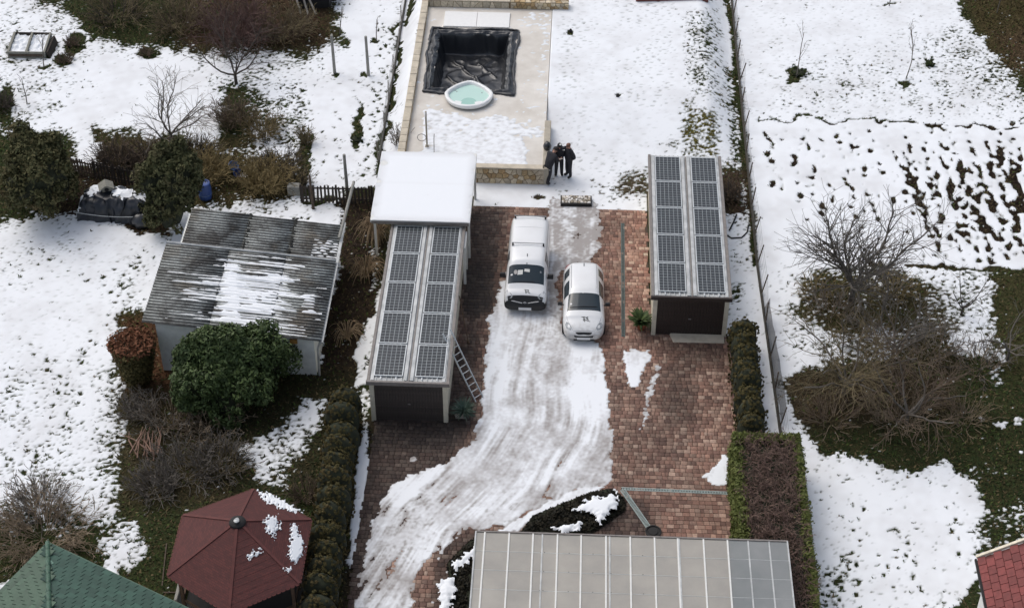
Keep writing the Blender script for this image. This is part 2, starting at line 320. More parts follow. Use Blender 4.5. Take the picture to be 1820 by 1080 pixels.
# coverage: in noise deviations, + snow, - bare
cov = np.full(SX.shape, 2.1)
SH = [
 # left garden
 ('p', [(-200,-100),(200,-100),(120,110),(-200,140)], 1.45, 30),
 ('p', [(-100,60),(110,90),(140,230),(-100,240)], 1.2, 25),
 ('p', [(180,120),(330,110),(350,160),(250,235),(110,245),(110,190)], 3.0, 30),
 ('p', [(330,90),(600,90),(600,150),(420,150)], 1.25, 20),
 ('p', [(470,140),(560,130),(560,350),(500,340)], 1.0, 25),
 ('p', [(560,110),(700,0),(715,0),(660,330),(560,330)], 2.0, 15),
 ('p', [(560,140),(640,140),(620,320),(560,330)], 3.0, 15),
 ('p', [(610,0),(690,0),(670,110),(610,130)], 3.2, 12),
 ('p', [(120,-60),(600,-60),(592,70),(540,96),(430,86),(300,82),(230,80),(160,72),(130,40)], -3.6, 14),
 ('p', [(60,-40),(125,-40),(118,16),(70,10)], -2.0, 8),
 ('e', [(500,30),(30,18)], -3.5, 12), ('e', [(128,78),(17,13)], -4, 5), ('e', [(117,107),(19,13)], -4, 5), ('e', [(258,96),(20,9)], -3, 6),
 ('e', [(6,185),(15,30)], -3.5, 6), ('e', [(55,88),(38,16)], -2.2, 8), ('e', [(78,120),(9,5)], -3, 4), ('e', [(603,70),(16,22)], -1.8, 8), ('e', [(669,72),(8,8)], -3, 4),
 ('p', [(390,150),(440,138),(470,190),(530,205),(490,262),(400,262),(385,210)], -.9, 14),
 ('p', [(395,165),(430,160),(440,250),(395,255)], -3, 12),
 ('p', [(165,232),(320,242),(400,265),(530,290),(525,372),(400,362),(250,385),(120,330),(150,300),(175,290)], -2.6, 12),
 ('p', [(115,255),(180,255),(170,290),(118,288)], 2.6, 6),
 ('p', [(430,215),(520,215),(510,262),(440,258)], .3, 12),
 ('p', [(540,236),(553,236),(552,352),(515,352),(528,300)], -2.6, 5), ('e', [(635,222),(8,38)], -3.2, 6),
 ('e', [(595,130),(7,4)], -4, 3), ('e', [(655,134),(7,4)], -4, 3),
 ('p', [(-60,210),(130,250),(140,384),(60,392),(-60,420)], -2.6, 12),
 ('p', [(-60,392),(70,385),(60,410),(-60,430)], -.6, 10),
 ('p', [(130,315),(285,325),(300,425),(250,410),(140,388)], -3.4, 6),
 ('p', [(370,362),(520,348),(612,366),(606,400),(480,388),(370,372)], .9, 6),
 ('p', [(470,372),(612,366),(606,400),(540,392)], 2.0, 6),
 ('e', [(560,368),(22,6)], -2.2, 5), ('e', [(590,364),(16,5)], -2, 4),
 # the big lawn
 ('p', [(-60,415),(150,390),(300,420),(260,560),(210,660),(-60,640)], 3.0, 25),
 ('p', [(-60,415),(150,392),(200,400),(60,500),(-60,560)], 1.9, 30),
 ('p', [(190,480),(275,430),(265,580),(215,600)], 1.3, 20),
 ('p', [(-60,650),(210,640),(225,900),(-60,920)], 1.25, 40),
 ('p', [(60,700),(180,690),(160,760),(40,800)], 1.9, 25),
 ('p', [(190,600),(235,590),(235,960),(180,900)], .1, 14),
 ('p', [(222,560),(300,548),(330,600),(520,650),(655,640),(668,760),(640,1120),(250,1120),(190,1060),(240,950),(212,880),(225,760),(212,660)], -3.4, 10),
 ('p', [(640,720),(664,720),(662,790),(640,790)], -3, 4),
 ('p', [(425,792),(500,740),(545,712),(585,712),(572,765),(525,830),(505,885),(455,850)], .35, 12),
 ('p', [(530,715),(583,710),(570,755),(530,770)], 1.5, 8), ('p', [(430,795),(500,790),(510,820),(450,835)], 1.0, 8),
 ('p', [(-60,895),(200,905),(190,1000),(-60,1010)], -.2, 25), ('p', [(-60,935),(190,950),(160,1020),(-60,1040)], -2.5, 15),
 ('p', [(175,955),(235,930),(268,985),(238,1022),(190,990)], .9, 8),
 # soil strip between shed and garage, with its snow
 ('p', [(612,352),(668,345),(700,395),(665,560),(655,690),(600,690),(560,660),(604,460)], -3.6, 6),
 ('p', [(660,430),(676,430),(668,520),(650,520)], -.3, 6), ('p', [(655,560),(672,560),(652,680),(622,690),(636,620)], 1.9, 5),
 ('p', [(628,690),(656,690),(654,770),(644,770)], 0.6, 4),
 # strip beside the hedge
 ('p', [(641,768),(653,772),(655,838),(666,880),(650,958),(636,985),(622,1012),(614,1000),(626,940),(630,860)], 2.8, 3),
 # centre yard
 ('p', [(715,-60),(1300,-60),(1310,200),(1330,345),(1160,345),(990,352),(845,365),(720,262)], 4.2, 5),
 ('p', [(1205,15),(1295,15),(1300,190),(1210,190)], 1.0, 22), ('p', [(1225,20),(1262,20),(1262,150),(1225,150)], .35, 14),
 ('p', [(1212,186),(1280,190),(1285,285),(1205,285)], -.35, 12), ('p', [(1285,120),(1312,120),(1326,330),(1300,330)], -.2, 8),
 ('p', [(1180,285),(1330,285),(1330,330),(1180,330)], .6, 10), ('p', [(1280,300),(1318,300),(1325,385),(1280,385)], -2.4, 8),
 ('p', [(1160,250),(1205,240),(1205,320),(1150,330)], 1.7, 10), ('p', [(1095,310),(1160,296),(1160,350),(1085,352)], -.9, 10), ('p', [(1050,320),(1110,320),(1100,352),(1060,352)], .9, 8),
 ('p', [(985,330),(1060,325),(1060,352),(985,352)], 1.6, 8),
 ('p', [(950,300),(1000,318),(985,352),(960,350)], 1.8, 8),
 ('p', [(842,326),(972,328),(988,352),(970,366),(900,362),(858,352),(845,338)], 3.2, 4), ('e', [(958,352),(10,4)], -2, 4),
 ('p', [(1285,380),(1342,380),(1352,560),(1290,560)], 1.7, 6), ('e', [(1310,520),(16,20)], .2, 10),
 ('l', [(1290,0,5),(1303,60),(1316,200),(1331,345),(1345,470)], -2.4, 4),
 ('l', [(724,-20,4),(705,100),(684,250),(664,345)], -3, 3),
 ('l', [(760,-10,5),(746,90),(737,145)], -2.8, 3), ('l', [(737,140,3),(722,265)], -1.0, 3),
 ('e', [(1014,57),(5,4)], -3, 3), ('e', [(1098,173),(6,3)], -2, 3), ('p', [(1240,-40),(1300,-40),(1298,6),(1250,6)], -2.5, 4),
 # right garden
 ('p', [(1310,-60),(1900,-60),(1900,480),(1370,480),(1330,200)], 3.0, 6),
 ('p', [(1370,80),(1480,100),(1640,60),(1820,150),(1820,218),(1370,205)], 1.55, 25),
 ('p', [(1640,60),(1700,40),(1830,130),(1830,215),(1720,150)], .75, 18),
 ('p', [(1700,-60),(1920,-60),(1920,175),(1826,168),(1795,112),(1745,62),(1712,28)], -3.6, 10),
 ('p', [(1770,90),(1830,100),(1830,140),(1790,120)], -1.4, 8),
 ('e', [(1418,134),(18,11)], -2.2, 5), ('e', [(1612,138),(8,6)], -3, 4), ('e', [(1650,116),(8,6)], -3, 3), ('e', [(1580,10),(14,4)], -1.5, 3),
 ('l', [(1360,211,2),(1460,214),(1640,220),(1840,228)], -1.5, 2), ('p', [(1640,216),(1700,220),(1700,258),(1650,256)], .2, 8),
 ('p', [(1362,228),(1840,232),(1840,470),(1600,470),(1440,400),(1362,330)], 1.45, 6),
 ('p', [(1620,290),(1840,270),(1840,455),(1670,445)], .35, 30),
 ('l', [(1363,240,5),(1366,280),(1374,328)], -.7, 4), ('l', [(1596,276,4),(1630,350),(1664,432)], -1.0, 4), ('l', [(1778,260,5),(1796,330),(1812,420)], -.9, 5),
 ('l', [(1610,470,3),(1660,478),(1840,480)], -3, 3),
 ('p', [(1340,480),(1420,480),(1440,640),(1380,680),(1360,620)], 2.6, 12),
 ('p', [(1395,500),(1440,520),(1450,620),(1400,640)], 1.2, 14),
 ('p', [(1412,494),(1470,474),(1560,468),(1650,505),(1690,560),(1704,640),(1640,642),(1560,604),(1480,596),(1440,560)], -1.5, 14),
 ('p', [(1650,485),(1750,482),(1770,560),(1755,600),(1710,600),(1660,540)], .55, 12),
 ('p', [(1700,560),(1752,550),(1760,590),(1712,596)], 1.3, 8),
 ('p', [(1470,590),(1580,600),(1640,640),(1480,650),(1440,630)], .1, 14),
 ('p', [(1755,486),(1920,478),(1920,640),(1775,625),(1768,560)], -3.6, 10),
 ('p', [(1383,676),(1450,650),(1560,642),(1700,622),(1760,640),(1920,600),(1920,945),(1752,925),(1722,852),(1682,822),(1622,862),(1580,852),(1532,815),(1462,816),(1424,758),(1397,722)], -3.5, 11),
 ('p', [(1755,610),(1790,610),(1790,680),(1765,690)], -.4, 6), ('e', [(1780,748),(14,7)], 1.5, 4), ('e', [(1748,738),(8,6)], 1.5, 4), ('e', [(1814,750),(10,10)], 1.0, 5), ('e', [(1814,805),(6,4)], 3, 2),
 ('p', [(1690,790),(1800,800),(1800,870),(1720,850)], -1.9, 14),
 ('p', [(1385,720),(1425,760),(1465,815),(1535,817),(1582,855),(1625,864),(1684,824),(1724,855),(1756,930),(1740,995),(1736,1120),(1430,1120),(1420,800)], 2.2, 12),
 ('p', [(1480,860),(1680,870),(1680,960),(1500,940)], 2.6, 25), ('p', [(1440,960),(1530,980),(1560,1100),(1440,1100)], 1.35, 20), ('p', [(1445,1020),(1500,1030),(1500,1100),(1445,1100)], .7, 12),
 ('p', [(1735,920),(1840,880),(1840,950),(1745,990)], -.9, 12), ('p', [(1672,1090),(1700,1062),(1740,1030),(1750,1100)], -3.4, 5),
]
shp = SX.shape
wx = band(shp, 90, 1, 31)*5+band(shp, 30, 1, 32)*3.2+band(shp, 12, 1, 33)*1.6; wy = band(shp, 90, 1, 34)*4+band(shp, 30, 1, 35)*2.6+band(shp, 12, 1, 36)*1.3
SHW = [q for q in SH]
SHW = [(k, p, v, s*(1.5 if s > 5 else 1.0)) for k, p, v, s in SH]
wk = np.where(abs(SX) > 8.7, 1., .38); paint(cov, spx+wx*wk, spy+wy*wk, SHW)
cov = np.maximum(cov, -2.75); cov = np.where((abs(SX) > 8.9) & (cov > .8), .8+(cov-.8)*.95, cov)
nA = band(shp, 3.7, .8, 1, .30)*.95+band(shp, 8, .7, 2, .4)*.75+band(shp, 30, 1, 3)*.5
nS = band(shp, 7, .55, 4, .45)                              # footprint-like, longer across
nF = band(shp, 6.5, 1.5, 5, .3)*.8+band(shp, 11, 2.6, 6, .4)*.7     # furrows run away from the camera
infield = sstep(-4, 4, sdist(spx, spy, [(1356,214),(1900,222),(1900,476),(1600,474),(1356,460)]))
nn = nA*(1-infield)+nF*infield
T = cov-nn/np.std(nn)*1.0
rowd = np.array([.93, .0]); xr = (SX-11.5)*math.cos(.06)+(SY-62)*math.sin(.06)+.10*band(shp, 60, 1, 37)
T = T*(1+.8*infield)
T -= infield*1.6*(.55*np.cos(2*np.pi*xr/.78)+.35*sstep(14.5, 19, SX)*np.cos(2*np.pi*xr/.78)+.3*np.cos(2*np.pi*xr/2.4+.6))
# a few single footprint tracks across the clean snow
r_ = random.Random(3)
def track(pts, step=.62, r=.085, side=.11):
    pts = [G(*p)[:2] for p in pts]; out = []; s = 1
    for a, b2 in zip(pts[:-1], pts[1:]):
        L = np.hypot(*(b2-a)); d = (b2-a)/L; nrm = np.array([-d[1], d[0]])
        for k in np.arange(0, L, step):
            s = -s; q = a+d*(k+r_.uniform(-.06, .06))+nrm*side*s*r_.uniform(.6, 1.3); out.append((q, d, r*r_.uniform(.75, 1.15)))
    return out
TR = []
for tr in ([(1520,900),(1522,960),(1515,1010),(1530,1075)], [(1540,905),(1548,955)], [(1565,985),(1575,1020),(1590,1060)], [(1600,940),(1620,1000),(1640,1070)],
 [(1690,900),(1700,960),(1715,1000)], [(680,10),(672,100),(668,180),(650,320)], [(690,60),(684,150),(660,280)], [(560,150),(640,145),(680,170)], [(575,235),(580,300)],
 [(60,440),(160,500),(230,470)], [(150,700),(60,820),(40,860)], [(200,560),(90,720)], [(250,460),(200,520),(140,640)], [(40,600),(110,680)], [(530,150),(545,230),(560,330)], [(600,200),(600,250),(606,320)]):
    TR += track(tr)
ix = lambda arr, v: np.searchsorted(arr, v)
for q, d, rr in TR:
    a0, a1 = ix(sxs, q[0]-.3), ix(sxs, q[0]+.3); b0, b1 = ix(sys_, q[1]-.3), ix(sys_, q[1]+.3)
    dx, dy = SX[b0:b1, a0:a1]-q[0], SY[b0:b1, a0:a1]-q[1]
    u = (dx*d[0]+dy*d[1])/1.5; v = -dx*d[1]+dy*d[0]
    T[b0:b1, a0:a1] -= 3.2*np.exp(-((u*u+v*v)/(rr*rr))**1.5)
# shallow prints in the yard and garden: darker dents, no bare ground
dent = np.clip(nS-1.35, 0, 1.2)
yard = sstep(-6, 20, sdist(spx, spy, [(985,-60),(1215,-60),(1200,200),(1160,330),(1000,335),(985,215)]))
lawn = sstep(-10, 30, sdist(spx, spy, [(-60,430),(180,410),(290,430),(200,660),(-60,900)]))+sstep(-5, 10, sdist(spx, spy, [(1330,-60),(1900,-60),(1900,210),(1330,210)]))
dens = .25+.75*sstep(-1, 1, band(shp, 90, 1, 8))
dent = np.clip(nS-1.05, 0, 1.2)
dents = dent*(yard*1.5*dens+lawn*.45)
# paved and built areas carry their own snow
pave = ((SX > -4.9) & (SX < 3.5) & (SY > 30) & (SY < 61.9)) | ((SX > 3.3) & (SX < 7.0) & (SY < 53.4)) | ((SX > -7.62) & (SX < -4.7) & (SY < 47.9))
patio_in = (SX > PAT[0]-.1) & (SX < PAT[1]+.02) & (SY > PAT[2]-.1) & (SY < PAT[3]+.05)
grg = ((SX > -7.85) & (SX < -4.6) & (SY > 47.5) & (SY < 62.7)) | ((SX > 3.4) & (SX < 6.6) & (SY > 53.2) & (SY < 63.4))
T = np.where(pave | patio_in | grg, -4, T)
def snow_mesh(name, X, Y, Zb, T, dents, dirt, mat, depth=.026, parent=None, keep=None, slack=.0, thin_k=1.0, Th=None):
    Te = (T if Th is None else Th)+slack; h = depth*np.tanh(np.maximum(Te, -1)*.7)+.006*np.tanh(Te*3)-dents*.02+.003
    thin = np.clip((.85-T)/(.85+slack), 0, 1)**1.4*thin_k+np.clip(dents, 0, 1)*.5
    ny, nx = X.shape; F = grid_faces(nx, ny); ok = (T+slack > -.15).ravel()
    k = ok[F].any(1)
    if keep is not None: k &= keep.ravel()[F].all(1)
    F = F[k]; u, inv = np.unique(F, return_inverse=True); F = inv.reshape(F.shape)
    V = np.stack([X, Y, Zb+h], -1).reshape(-1, 3)[u]
    o = npmesh(name, V, F, mat, parent, smooth=True)
    pattr(o, 'thin', np.clip(thin, 0, 1).ravel()[u]); pattr(o, 'dirt', np.broadcast_to(dirt, X.shape).ravel()[u]); return o
grey_ = np.clip(.05+.05*band(shp, 60, 1, 61)+.03*band(shp, 14, 1, 62), 0, .2)
o = snow_mesh('snow', SX, SY, SZ, T, dents, grey_, MAT['snow'], slack=.34-.2*infield, thin_k=1-.35*infield)
tag(o, 'patchy thin snow lying over the gardens and yard', 'snow', kind='stuff')

# ------------------------------------------------------------------ driveway paving
box_rects = [(-4.9, 3.4, 48.0, 61.9), (3.4, 7.0, 33.0, 53.6), (-4.9, 3.4, 33.0, 48.0), (-7.62, -4.9, 33.0, 48.2), (-2.5, 3.4, 61.9, 62.0)]
mb = MB()
for i, (x0, x1, y0, y1) in enumerate(box_rects[:4]): mb.add([(x0,y0,.022),(x1,y0,.022),(x1,y1,.022),(x0,y1,.022)], [(0,1,2,3)])
MAT['joint'] = M('paving_joint_sand', (.085,.065,.05), .95, .3, 20)
paving = mb.build('driveway_paving', MAT['joint']); tag(paving, kind='structure')
pr = random.Random(11); PH = .205
PW = (.135, .205, .27)
pv = []      # x0,y0,w,row
y = 33.0
while y < 61.85:
    x = -7.62-pr.uniform(0, .2)
    while x < 7.0:
        w = pr.choices(PW, (.22, .48, .30))[0]; cx, cy = x+w/2, y+PH/2
        if any(r[0] <= cx <= r[1] and r[2] <= cy <= r[3] for r in box_rects): pv.append((cx, cy, w))
        x += w
    y += PH
pv = np.array(pv); npv = len(pv)
ppx, ppy = px_of(pv[:,0], pv[:,1], .06)
# weathering of the clay: each paver keeps its own fired colour; damp, mossy zones are darker
wear = np.zeros(npv)
for (fx, fy, ph, am) in ((.9,.5,0,.5),(.45,1.1,2,.5),(1.9,1.5,4,.3),(3.1,2.6,1,.25)): wear += am*np.sin(pv[:,0]*fx+ph+1.3*np.sin(pv[:,1]*fy*.7))*np.sin(pv[:,1]*fy+ph*1.7)
pal = np.array([(.20,.092,.062),(.165,.074,.052),(.24,.135,.095),(.27,.175,.13),(.13,.058,.042),(.21,.12,.085),(.18,.10,.074),(.29,.20,.15)])
prg = np.random.default_rng(5)
pc = pal[prg.choice(8, npv, p=[.2,.16,.16,.09,.13,.12,.1,.04])]*(1+.14*prg.standard_normal(npv)[:, None].clip(-1.8, 1.8))
redz = np.full(npv, 0.); paint(redz, ppx, ppy, [('p', [(1108,350),(1160,350),(1150,600),(1108,600)], 1.0, 6), ('p', [(1040,340),(1108,340),(1108,620),(1070,620)], .45, 20), ('p', [(1080,870),(1320,880),(1320,960),(1120,960)], .5, 10), ('p', [(1140,610),(1200,640),(1200,720),(1150,700)], .1, 10)])
pc = pc*(1+redz[:, None]*np.array([.35,.22,.18]))
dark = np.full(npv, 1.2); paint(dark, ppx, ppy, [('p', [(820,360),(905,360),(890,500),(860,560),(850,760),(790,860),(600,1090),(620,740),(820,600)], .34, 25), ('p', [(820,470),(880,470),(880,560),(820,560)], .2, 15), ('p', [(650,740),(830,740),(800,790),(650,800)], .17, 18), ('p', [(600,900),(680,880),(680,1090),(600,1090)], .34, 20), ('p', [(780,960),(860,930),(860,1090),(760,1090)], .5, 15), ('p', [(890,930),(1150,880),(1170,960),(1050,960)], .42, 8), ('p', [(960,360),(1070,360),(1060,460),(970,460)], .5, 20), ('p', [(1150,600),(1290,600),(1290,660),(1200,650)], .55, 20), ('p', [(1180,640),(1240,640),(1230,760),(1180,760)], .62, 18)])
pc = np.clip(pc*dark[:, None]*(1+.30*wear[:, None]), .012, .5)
gz_ = prg.random(npv) < .5
pc = pc*.55+.45*pc.mean(1)[:, None]*np.array([1.30,.96,.75])
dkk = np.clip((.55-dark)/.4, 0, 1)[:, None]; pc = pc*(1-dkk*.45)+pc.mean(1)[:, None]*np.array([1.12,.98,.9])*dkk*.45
pt = .056+.008*prg.random(npv)
MAT['paver'] = Mattr('paver_clay', 'tint', .8, .22, 14., .3); MAT['paver_obj'] = Mattr('paver_clay_single', '', .8, .22, 14., .3, objcol=True)
def paver_vf(w, h=PH, g=.007, be=.008, z0=.0, z1=.0):
    a, c = w/2-g, h/2-g; a2, c2 = a-be, c-be
    return [(-a,-c,-.04),(a,-c,-.04),(a,c,-.04),(-a,c,-.04),(-a,-c,-be*.7),(a,-c,-be*.7),(a,c,-be*.7),(-a,c,-be*.7),(-a2,-c2,0),(a2,-c2,0),(a2,c2,0),(-a2,c2,0)], \
        [(8,9,10,11)]+[(i,(i+1)%4,4+(i+1)%4,4+i) for i in range(4)]+[(4+i,4+(i+1)%4,8+(i+1)%4,8+i) for i in range(4)]
# the ~300 that show largest (front right, free of snow) are single pieces
vis = (ppx > 1095) & (ppx < 1295) & (ppy > 770) & (ppy < 955) & (ppx+(ppy-870)*.0 > 1095+np.clip(ppy-870, 0, 80)*.7)
order = np.argsort(-ppy+1e6*(~vis)); single = np.zeros(npv, bool); single[order[:290]] = True
shared = {}
for w in PW:
    me = bpy.data.meshes.new('paver'); v, f = paver_vf(w); me.from_pydata(v, [], f); me.materials.append(MAT['paver_obj']); shared[w] = me
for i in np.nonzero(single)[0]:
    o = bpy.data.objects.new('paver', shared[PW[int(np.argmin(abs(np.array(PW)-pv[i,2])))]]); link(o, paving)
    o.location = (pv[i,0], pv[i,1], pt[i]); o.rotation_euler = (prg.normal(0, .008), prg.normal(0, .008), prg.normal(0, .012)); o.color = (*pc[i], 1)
VV, FF, CC = [], [], []
base = {w: (np.array(paver_vf(w)[0]), np.array(paver_vf(w)[1])) for w in PW}
n0 = 0
for i in np.nonzero(~single)[0]:
    v, f = base[PW[int(np.argmin(abs(np.array(PW)-pv[i,2])))]]
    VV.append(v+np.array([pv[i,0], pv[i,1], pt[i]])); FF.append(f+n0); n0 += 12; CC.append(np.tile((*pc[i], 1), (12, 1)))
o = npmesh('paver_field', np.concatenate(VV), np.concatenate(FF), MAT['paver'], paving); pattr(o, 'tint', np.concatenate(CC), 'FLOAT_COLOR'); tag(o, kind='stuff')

# ------------------------------------------------------------------ packed snow with tyre streaks on the drive
dxs, dys = np.arange(-8, 6.5, .05), np.arange(35.5, 63.4, .05)
DX, DY = np.meshgrid(dxs, dys); dpx, dpy = px_of(DX, DY, .07); dpx = dpx+band(DX.shape, 26, 1, 27)*2.2+band(DX.shape, 9, 1, 28)*1.3; dpy = dpy+band(DX.shape, 26, 1, 29)*1.8+band(DX.shape, 9, 1, 30)*1.1
dc = np.full(DX.shape, -4.0)
DS = [('p', [(893,500),(872,560),(862,640),(856,738),(836,790),(784,826),(722,850),(690,872),(668,915),(652,975),(632,1090),(745,1120),(800,1000),(850,940),(920,920),(1000,885),(1088,852),(1090,790),(1082,720),(1074,640),(1066,608),(1005,590),(985,500),(1000,480),(975,420),(940,440)], 2.2, 5),
 ('p', [(970,350),(1060,352),(1072,390),(1066,450),(1050,470),(990,480),(968,430)], .85, 12),
 ('p', [(1000,400),(1040,405),(1040,430),(1010,430)], .1, 10), ('p', [(975,420),(1000,430),(1000,480),(975,470)], 1.0, 8),
 ('p', [(970,540),(1000,560),(1000,600),(960,600)], .6, 10),
 ('p', [(700,858),(860,880),(760,1100),(640,1100),(665,930)], .8, 14), ('p', [(690,868),(780,824),(788,840),(700,905)], 3.2, 3),
 ('p', [(790,930),(850,880),(1000,860),(1085,820),(1088,852),(1000,888),(920,922),(850,945)], 1.2, 12), ('p', [(640,1010),(700,1000),(690,1100),(620,1100)], .8, 10), ('p', [(745,1000),(830,935),(860,950),(780,1110),(720,1110)], -1.6, 10),
 ('p', [(700,930),(760,900),(800,900),(740,960),(690,1000)], 1.0, 10),
 ('p', [(885,935),(935,905),(975,882),(1040,862),(1095,868),(1110,895),(1085,915),(1040,945),(960,945),(900,948)], -.4, 5),
 ('p', [(880,948),(920,922),(965,895),(1030,868),(1080,862),(1060,872),(985,905),(940,930),(905,948)], 2.4, 3),
 ('p', [(893,500),(885,540),(900,566),(935,565),(935,520)], 1.6, 8)]
paint(dc, dpx, dpy, DS)
# distance across and along the way the cars drive
path = [G(*p)[:2] for p in ((985,440),(975,560),(965,660),(945,760),(890,850),(790,950),(705,1090),(690,1150))]
best = np.full(DX.shape, 1e9); U = np.zeros(DX.shape); Vv = np.zeros(DX.shape); acc = 0.
for a, b2 in zip(path[:-1], path[1:]):
    e = b2-a; L = np.hypot(*e); tt = np.clip(((DX-a[0])*e[0]+(DY-a[1])*e[1])/L**2, 0, 1)
    qx, qy = DX-a[0]-tt*e[0], DY-a[1]-tt*e[1]; d2 = qx*qx+qy*qy; k = d2 < best
    best = np.where(k, d2, best); U = np.where(k, acc+tt*L, U); Vv = np.where(k, (e[0]*qy-e[1]*qx)/L, Vv); acc += L
tab1, tab2 = band((512, 512), 7, 26, 21, .7), band((512, 512), 24, 16, 22, .7)
def lut(tab, u, v):
    u, v = np.mod(u, 511), np.mod(v, 511); a, c = np.floor(u).astype(int), np.floor(v).astype(int); fu, fv = u-a, v-c
    return tab[a, c]*(1-fu)*(1-fv)+tab[a+1, c]*fu*(1-fv)+tab[a, c+1]*(1-fu)*fv+tab[a+1, c+1]*fu*fv
Vv = Vv+.10*band(DX.shape, 200, 1, 63); st1 = lut(tab1, U/.045+90, Vv/.035+250); st2 = lut(tab2, U/.06+30, Vv/.04+260); st3 = lut(tab1, (U+Vv*1.6)/.06+300, (Vv-.10*U)/.05+90); st = (st1*.6+st2*1.0+st3*.5)/1.2*(.35+.9*sstep(-.8, 1.0, band(DX.shape, 70, 1, 65)))
sb = band(DX.shape, 7, 1, 23)*.6+band(DX.shape, 24, 1, 24)*.7
fine = band(DX.shape, 5, 1, 25)
lower = sstep(690, 860, dpy)
upper = 1-sstep(600, 760, dpy)
DT = dc-(.36*sb+.22*fine+(.12+.6*lower)*st)
# a snow bank slipped off the wheel line, lone patches
iso = [('p', [(1106,618),(1162,628),(1142,660),(1138,684),(1120,692)], 3.4, 3), ('p', [(1148,690),(1162,645),(1178,648),(1160,700),(1142,768),(1134,768)], .25, 6),
 ('p', [(1282,806),(1294,808),(1294,862),(1272,858),(1248,846),(1266,832)], 3.2, 3), ('e', [(737,814),(9,8)], .6, 5), ('p', [(716,858),(726,858),(735,870),(705,875)], 2, 3)]
dc2 = np.full(DX.shape, -4.0)
dxs2 = None
paint(dc2, dpx, dpy, iso); DT = np.maximum(DT, dc2-.45*sb-.2*fine)
white = np.zeros(DX.shape)
paint(white, dpx, dpy, [('p', [(690,868),(780,824),(795,835),(700,905)], 1., 4), ('p', [(770,940),(860,880),(1000,820),(1060,800),(900,905)], .35, 12), ('p', [(865,560),(910,580),(905,720),(865,770)], .7, 14), ('p', [(1010,610),(1070,610),(1085,760),(1040,800),(1010,700)], .8, 14),
  ('p', [(790,935),(930,842),(1040,820),(960,862)], .5, 6), ('p', [(880,948),(920,922),(965,895),(1030,868),(1080,862),(1060,872),(985,905),(940,930),(905,948)], 1, 3), ('p', [(1106,618),(1162,628),(1142,660),(1138,684),(1120,692)], 1, 3), ('p', [(1240,800),(1300,800),(1300,870),(1240,870)], 1, 3)])
dirt = np.clip(.42+.16*st+.10*sb+.14*band(DX.shape, 80, 1, 66)+.04*fine+.10*lower-.55*white-.05*upper, 0, .95)*sstep(-.3, .4, 1.0-white*.6)
slush = np.zeros(DX.shape); paint(slush, dpx, dpy, [('p', [(965,345),(1075,345),(1080,470),(990,490),(965,470)], 1., 14), ('p', [(970,480),(1000,480),(1005,600),(965,590)], .55, 12), ('p', [(905,560),(1000,585),(985,700),(930,690)], .35, 30), ('p', [(940,700),(1000,690),(960,800),(880,850)], .25, 30)])
dirt = np.clip(dirt+.42*slush+.12*slush*sb, 0, .95)
dirt = np.clip(dirt+.30*np.clip(.5-DT, 0, 1), 0, .95)
o = snow_mesh('driveway_snow', DX, DY, np.full(DX.shape, .066), DT, np.zeros(DX.shape), dirt, MAT['drive_snow'], depth=.012, thin_k=.3, Th=np.minimum(DT, .12)+.2*white+.05*sb)
tag(o, 'packed grey-white snow with tyre streaks on the brick driveway', 'snow', kind='stuff')

# ------------------------------------------------------------------ short winter grass and leaf litter on the bare ground
def grass_tufts(n, seed):
    r = np.random.default_rng(seed); x = r.uniform(-32, 25, n); y = r.uniform(36.5, 82, n); ii = np.clip(np.searchsorted(sxs, x), 0, len(sxs)-1); jj = np.clip(np.searchsorted(sys_, y), 0, len(sys_)-1)
    k = (T[jj, ii] < -.3+.75*r.random(n)**2) & (T[jj, ii] > -3.9); x, y, ii, jj = x[k], y[k], ii[k], jj[k]; m_ = len(x)
    gi, gj = np.clip(np.searchsorted(gxs, x), 0, len(gxs)-1), np.clip(np.searchsorted(gys, y), 0, len(gys)-1); c = tint[gj, gi, :3]
    kind = r.random(m_); cc = c*r.uniform(.6, 1.9, m_)[:, None]; cc[kind > .80] = np.array([.11,.085,.045])*r.uniform(.5, 1.4, (kind > .80).sum())[:, None]; cc[kind < .12] = np.array([.05,.07,.02])*r.uniform(.6, 1.5, (kind < .12).sum())[:, None]
    z = terrain(x, y); a = r.uniform(0, 6.283, m_); l = r.uniform(.05, .13, m_); w = r.uniform(.018, .045, m_); up = r.uniform(.02, .09, m_); ca, sa = np.cos(a), np.sin(a)
    P0 = np.stack([x, y, z+.004], 1); U_ = np.stack([ca*l, sa*l, up], 1); V_ = np.stack([-sa*w, ca*w, 0*w], 1)
    VV = np.stack([P0-V_, P0+V_, P0+U_+V_*.4, P0+U_-V_*.4], 1).reshape(-1, 3); o = npmesh('grass', VV, np.arange(m_*4).reshape(-1, 4), Mattr('winter_grass', 'tint', .9, .2, 5., spec=.1))
    C4 = np.concatenate([np.repeat(cc, 4, 0), np.ones((m_*4, 1))], 1); pattr(o, 'tint', C4, 'FLOAT_COLOR'); return o
tag(grass_tufts(330000, 77), 'short dark winter grass and leaf litter between the snow', 'grass', kind='stuff')
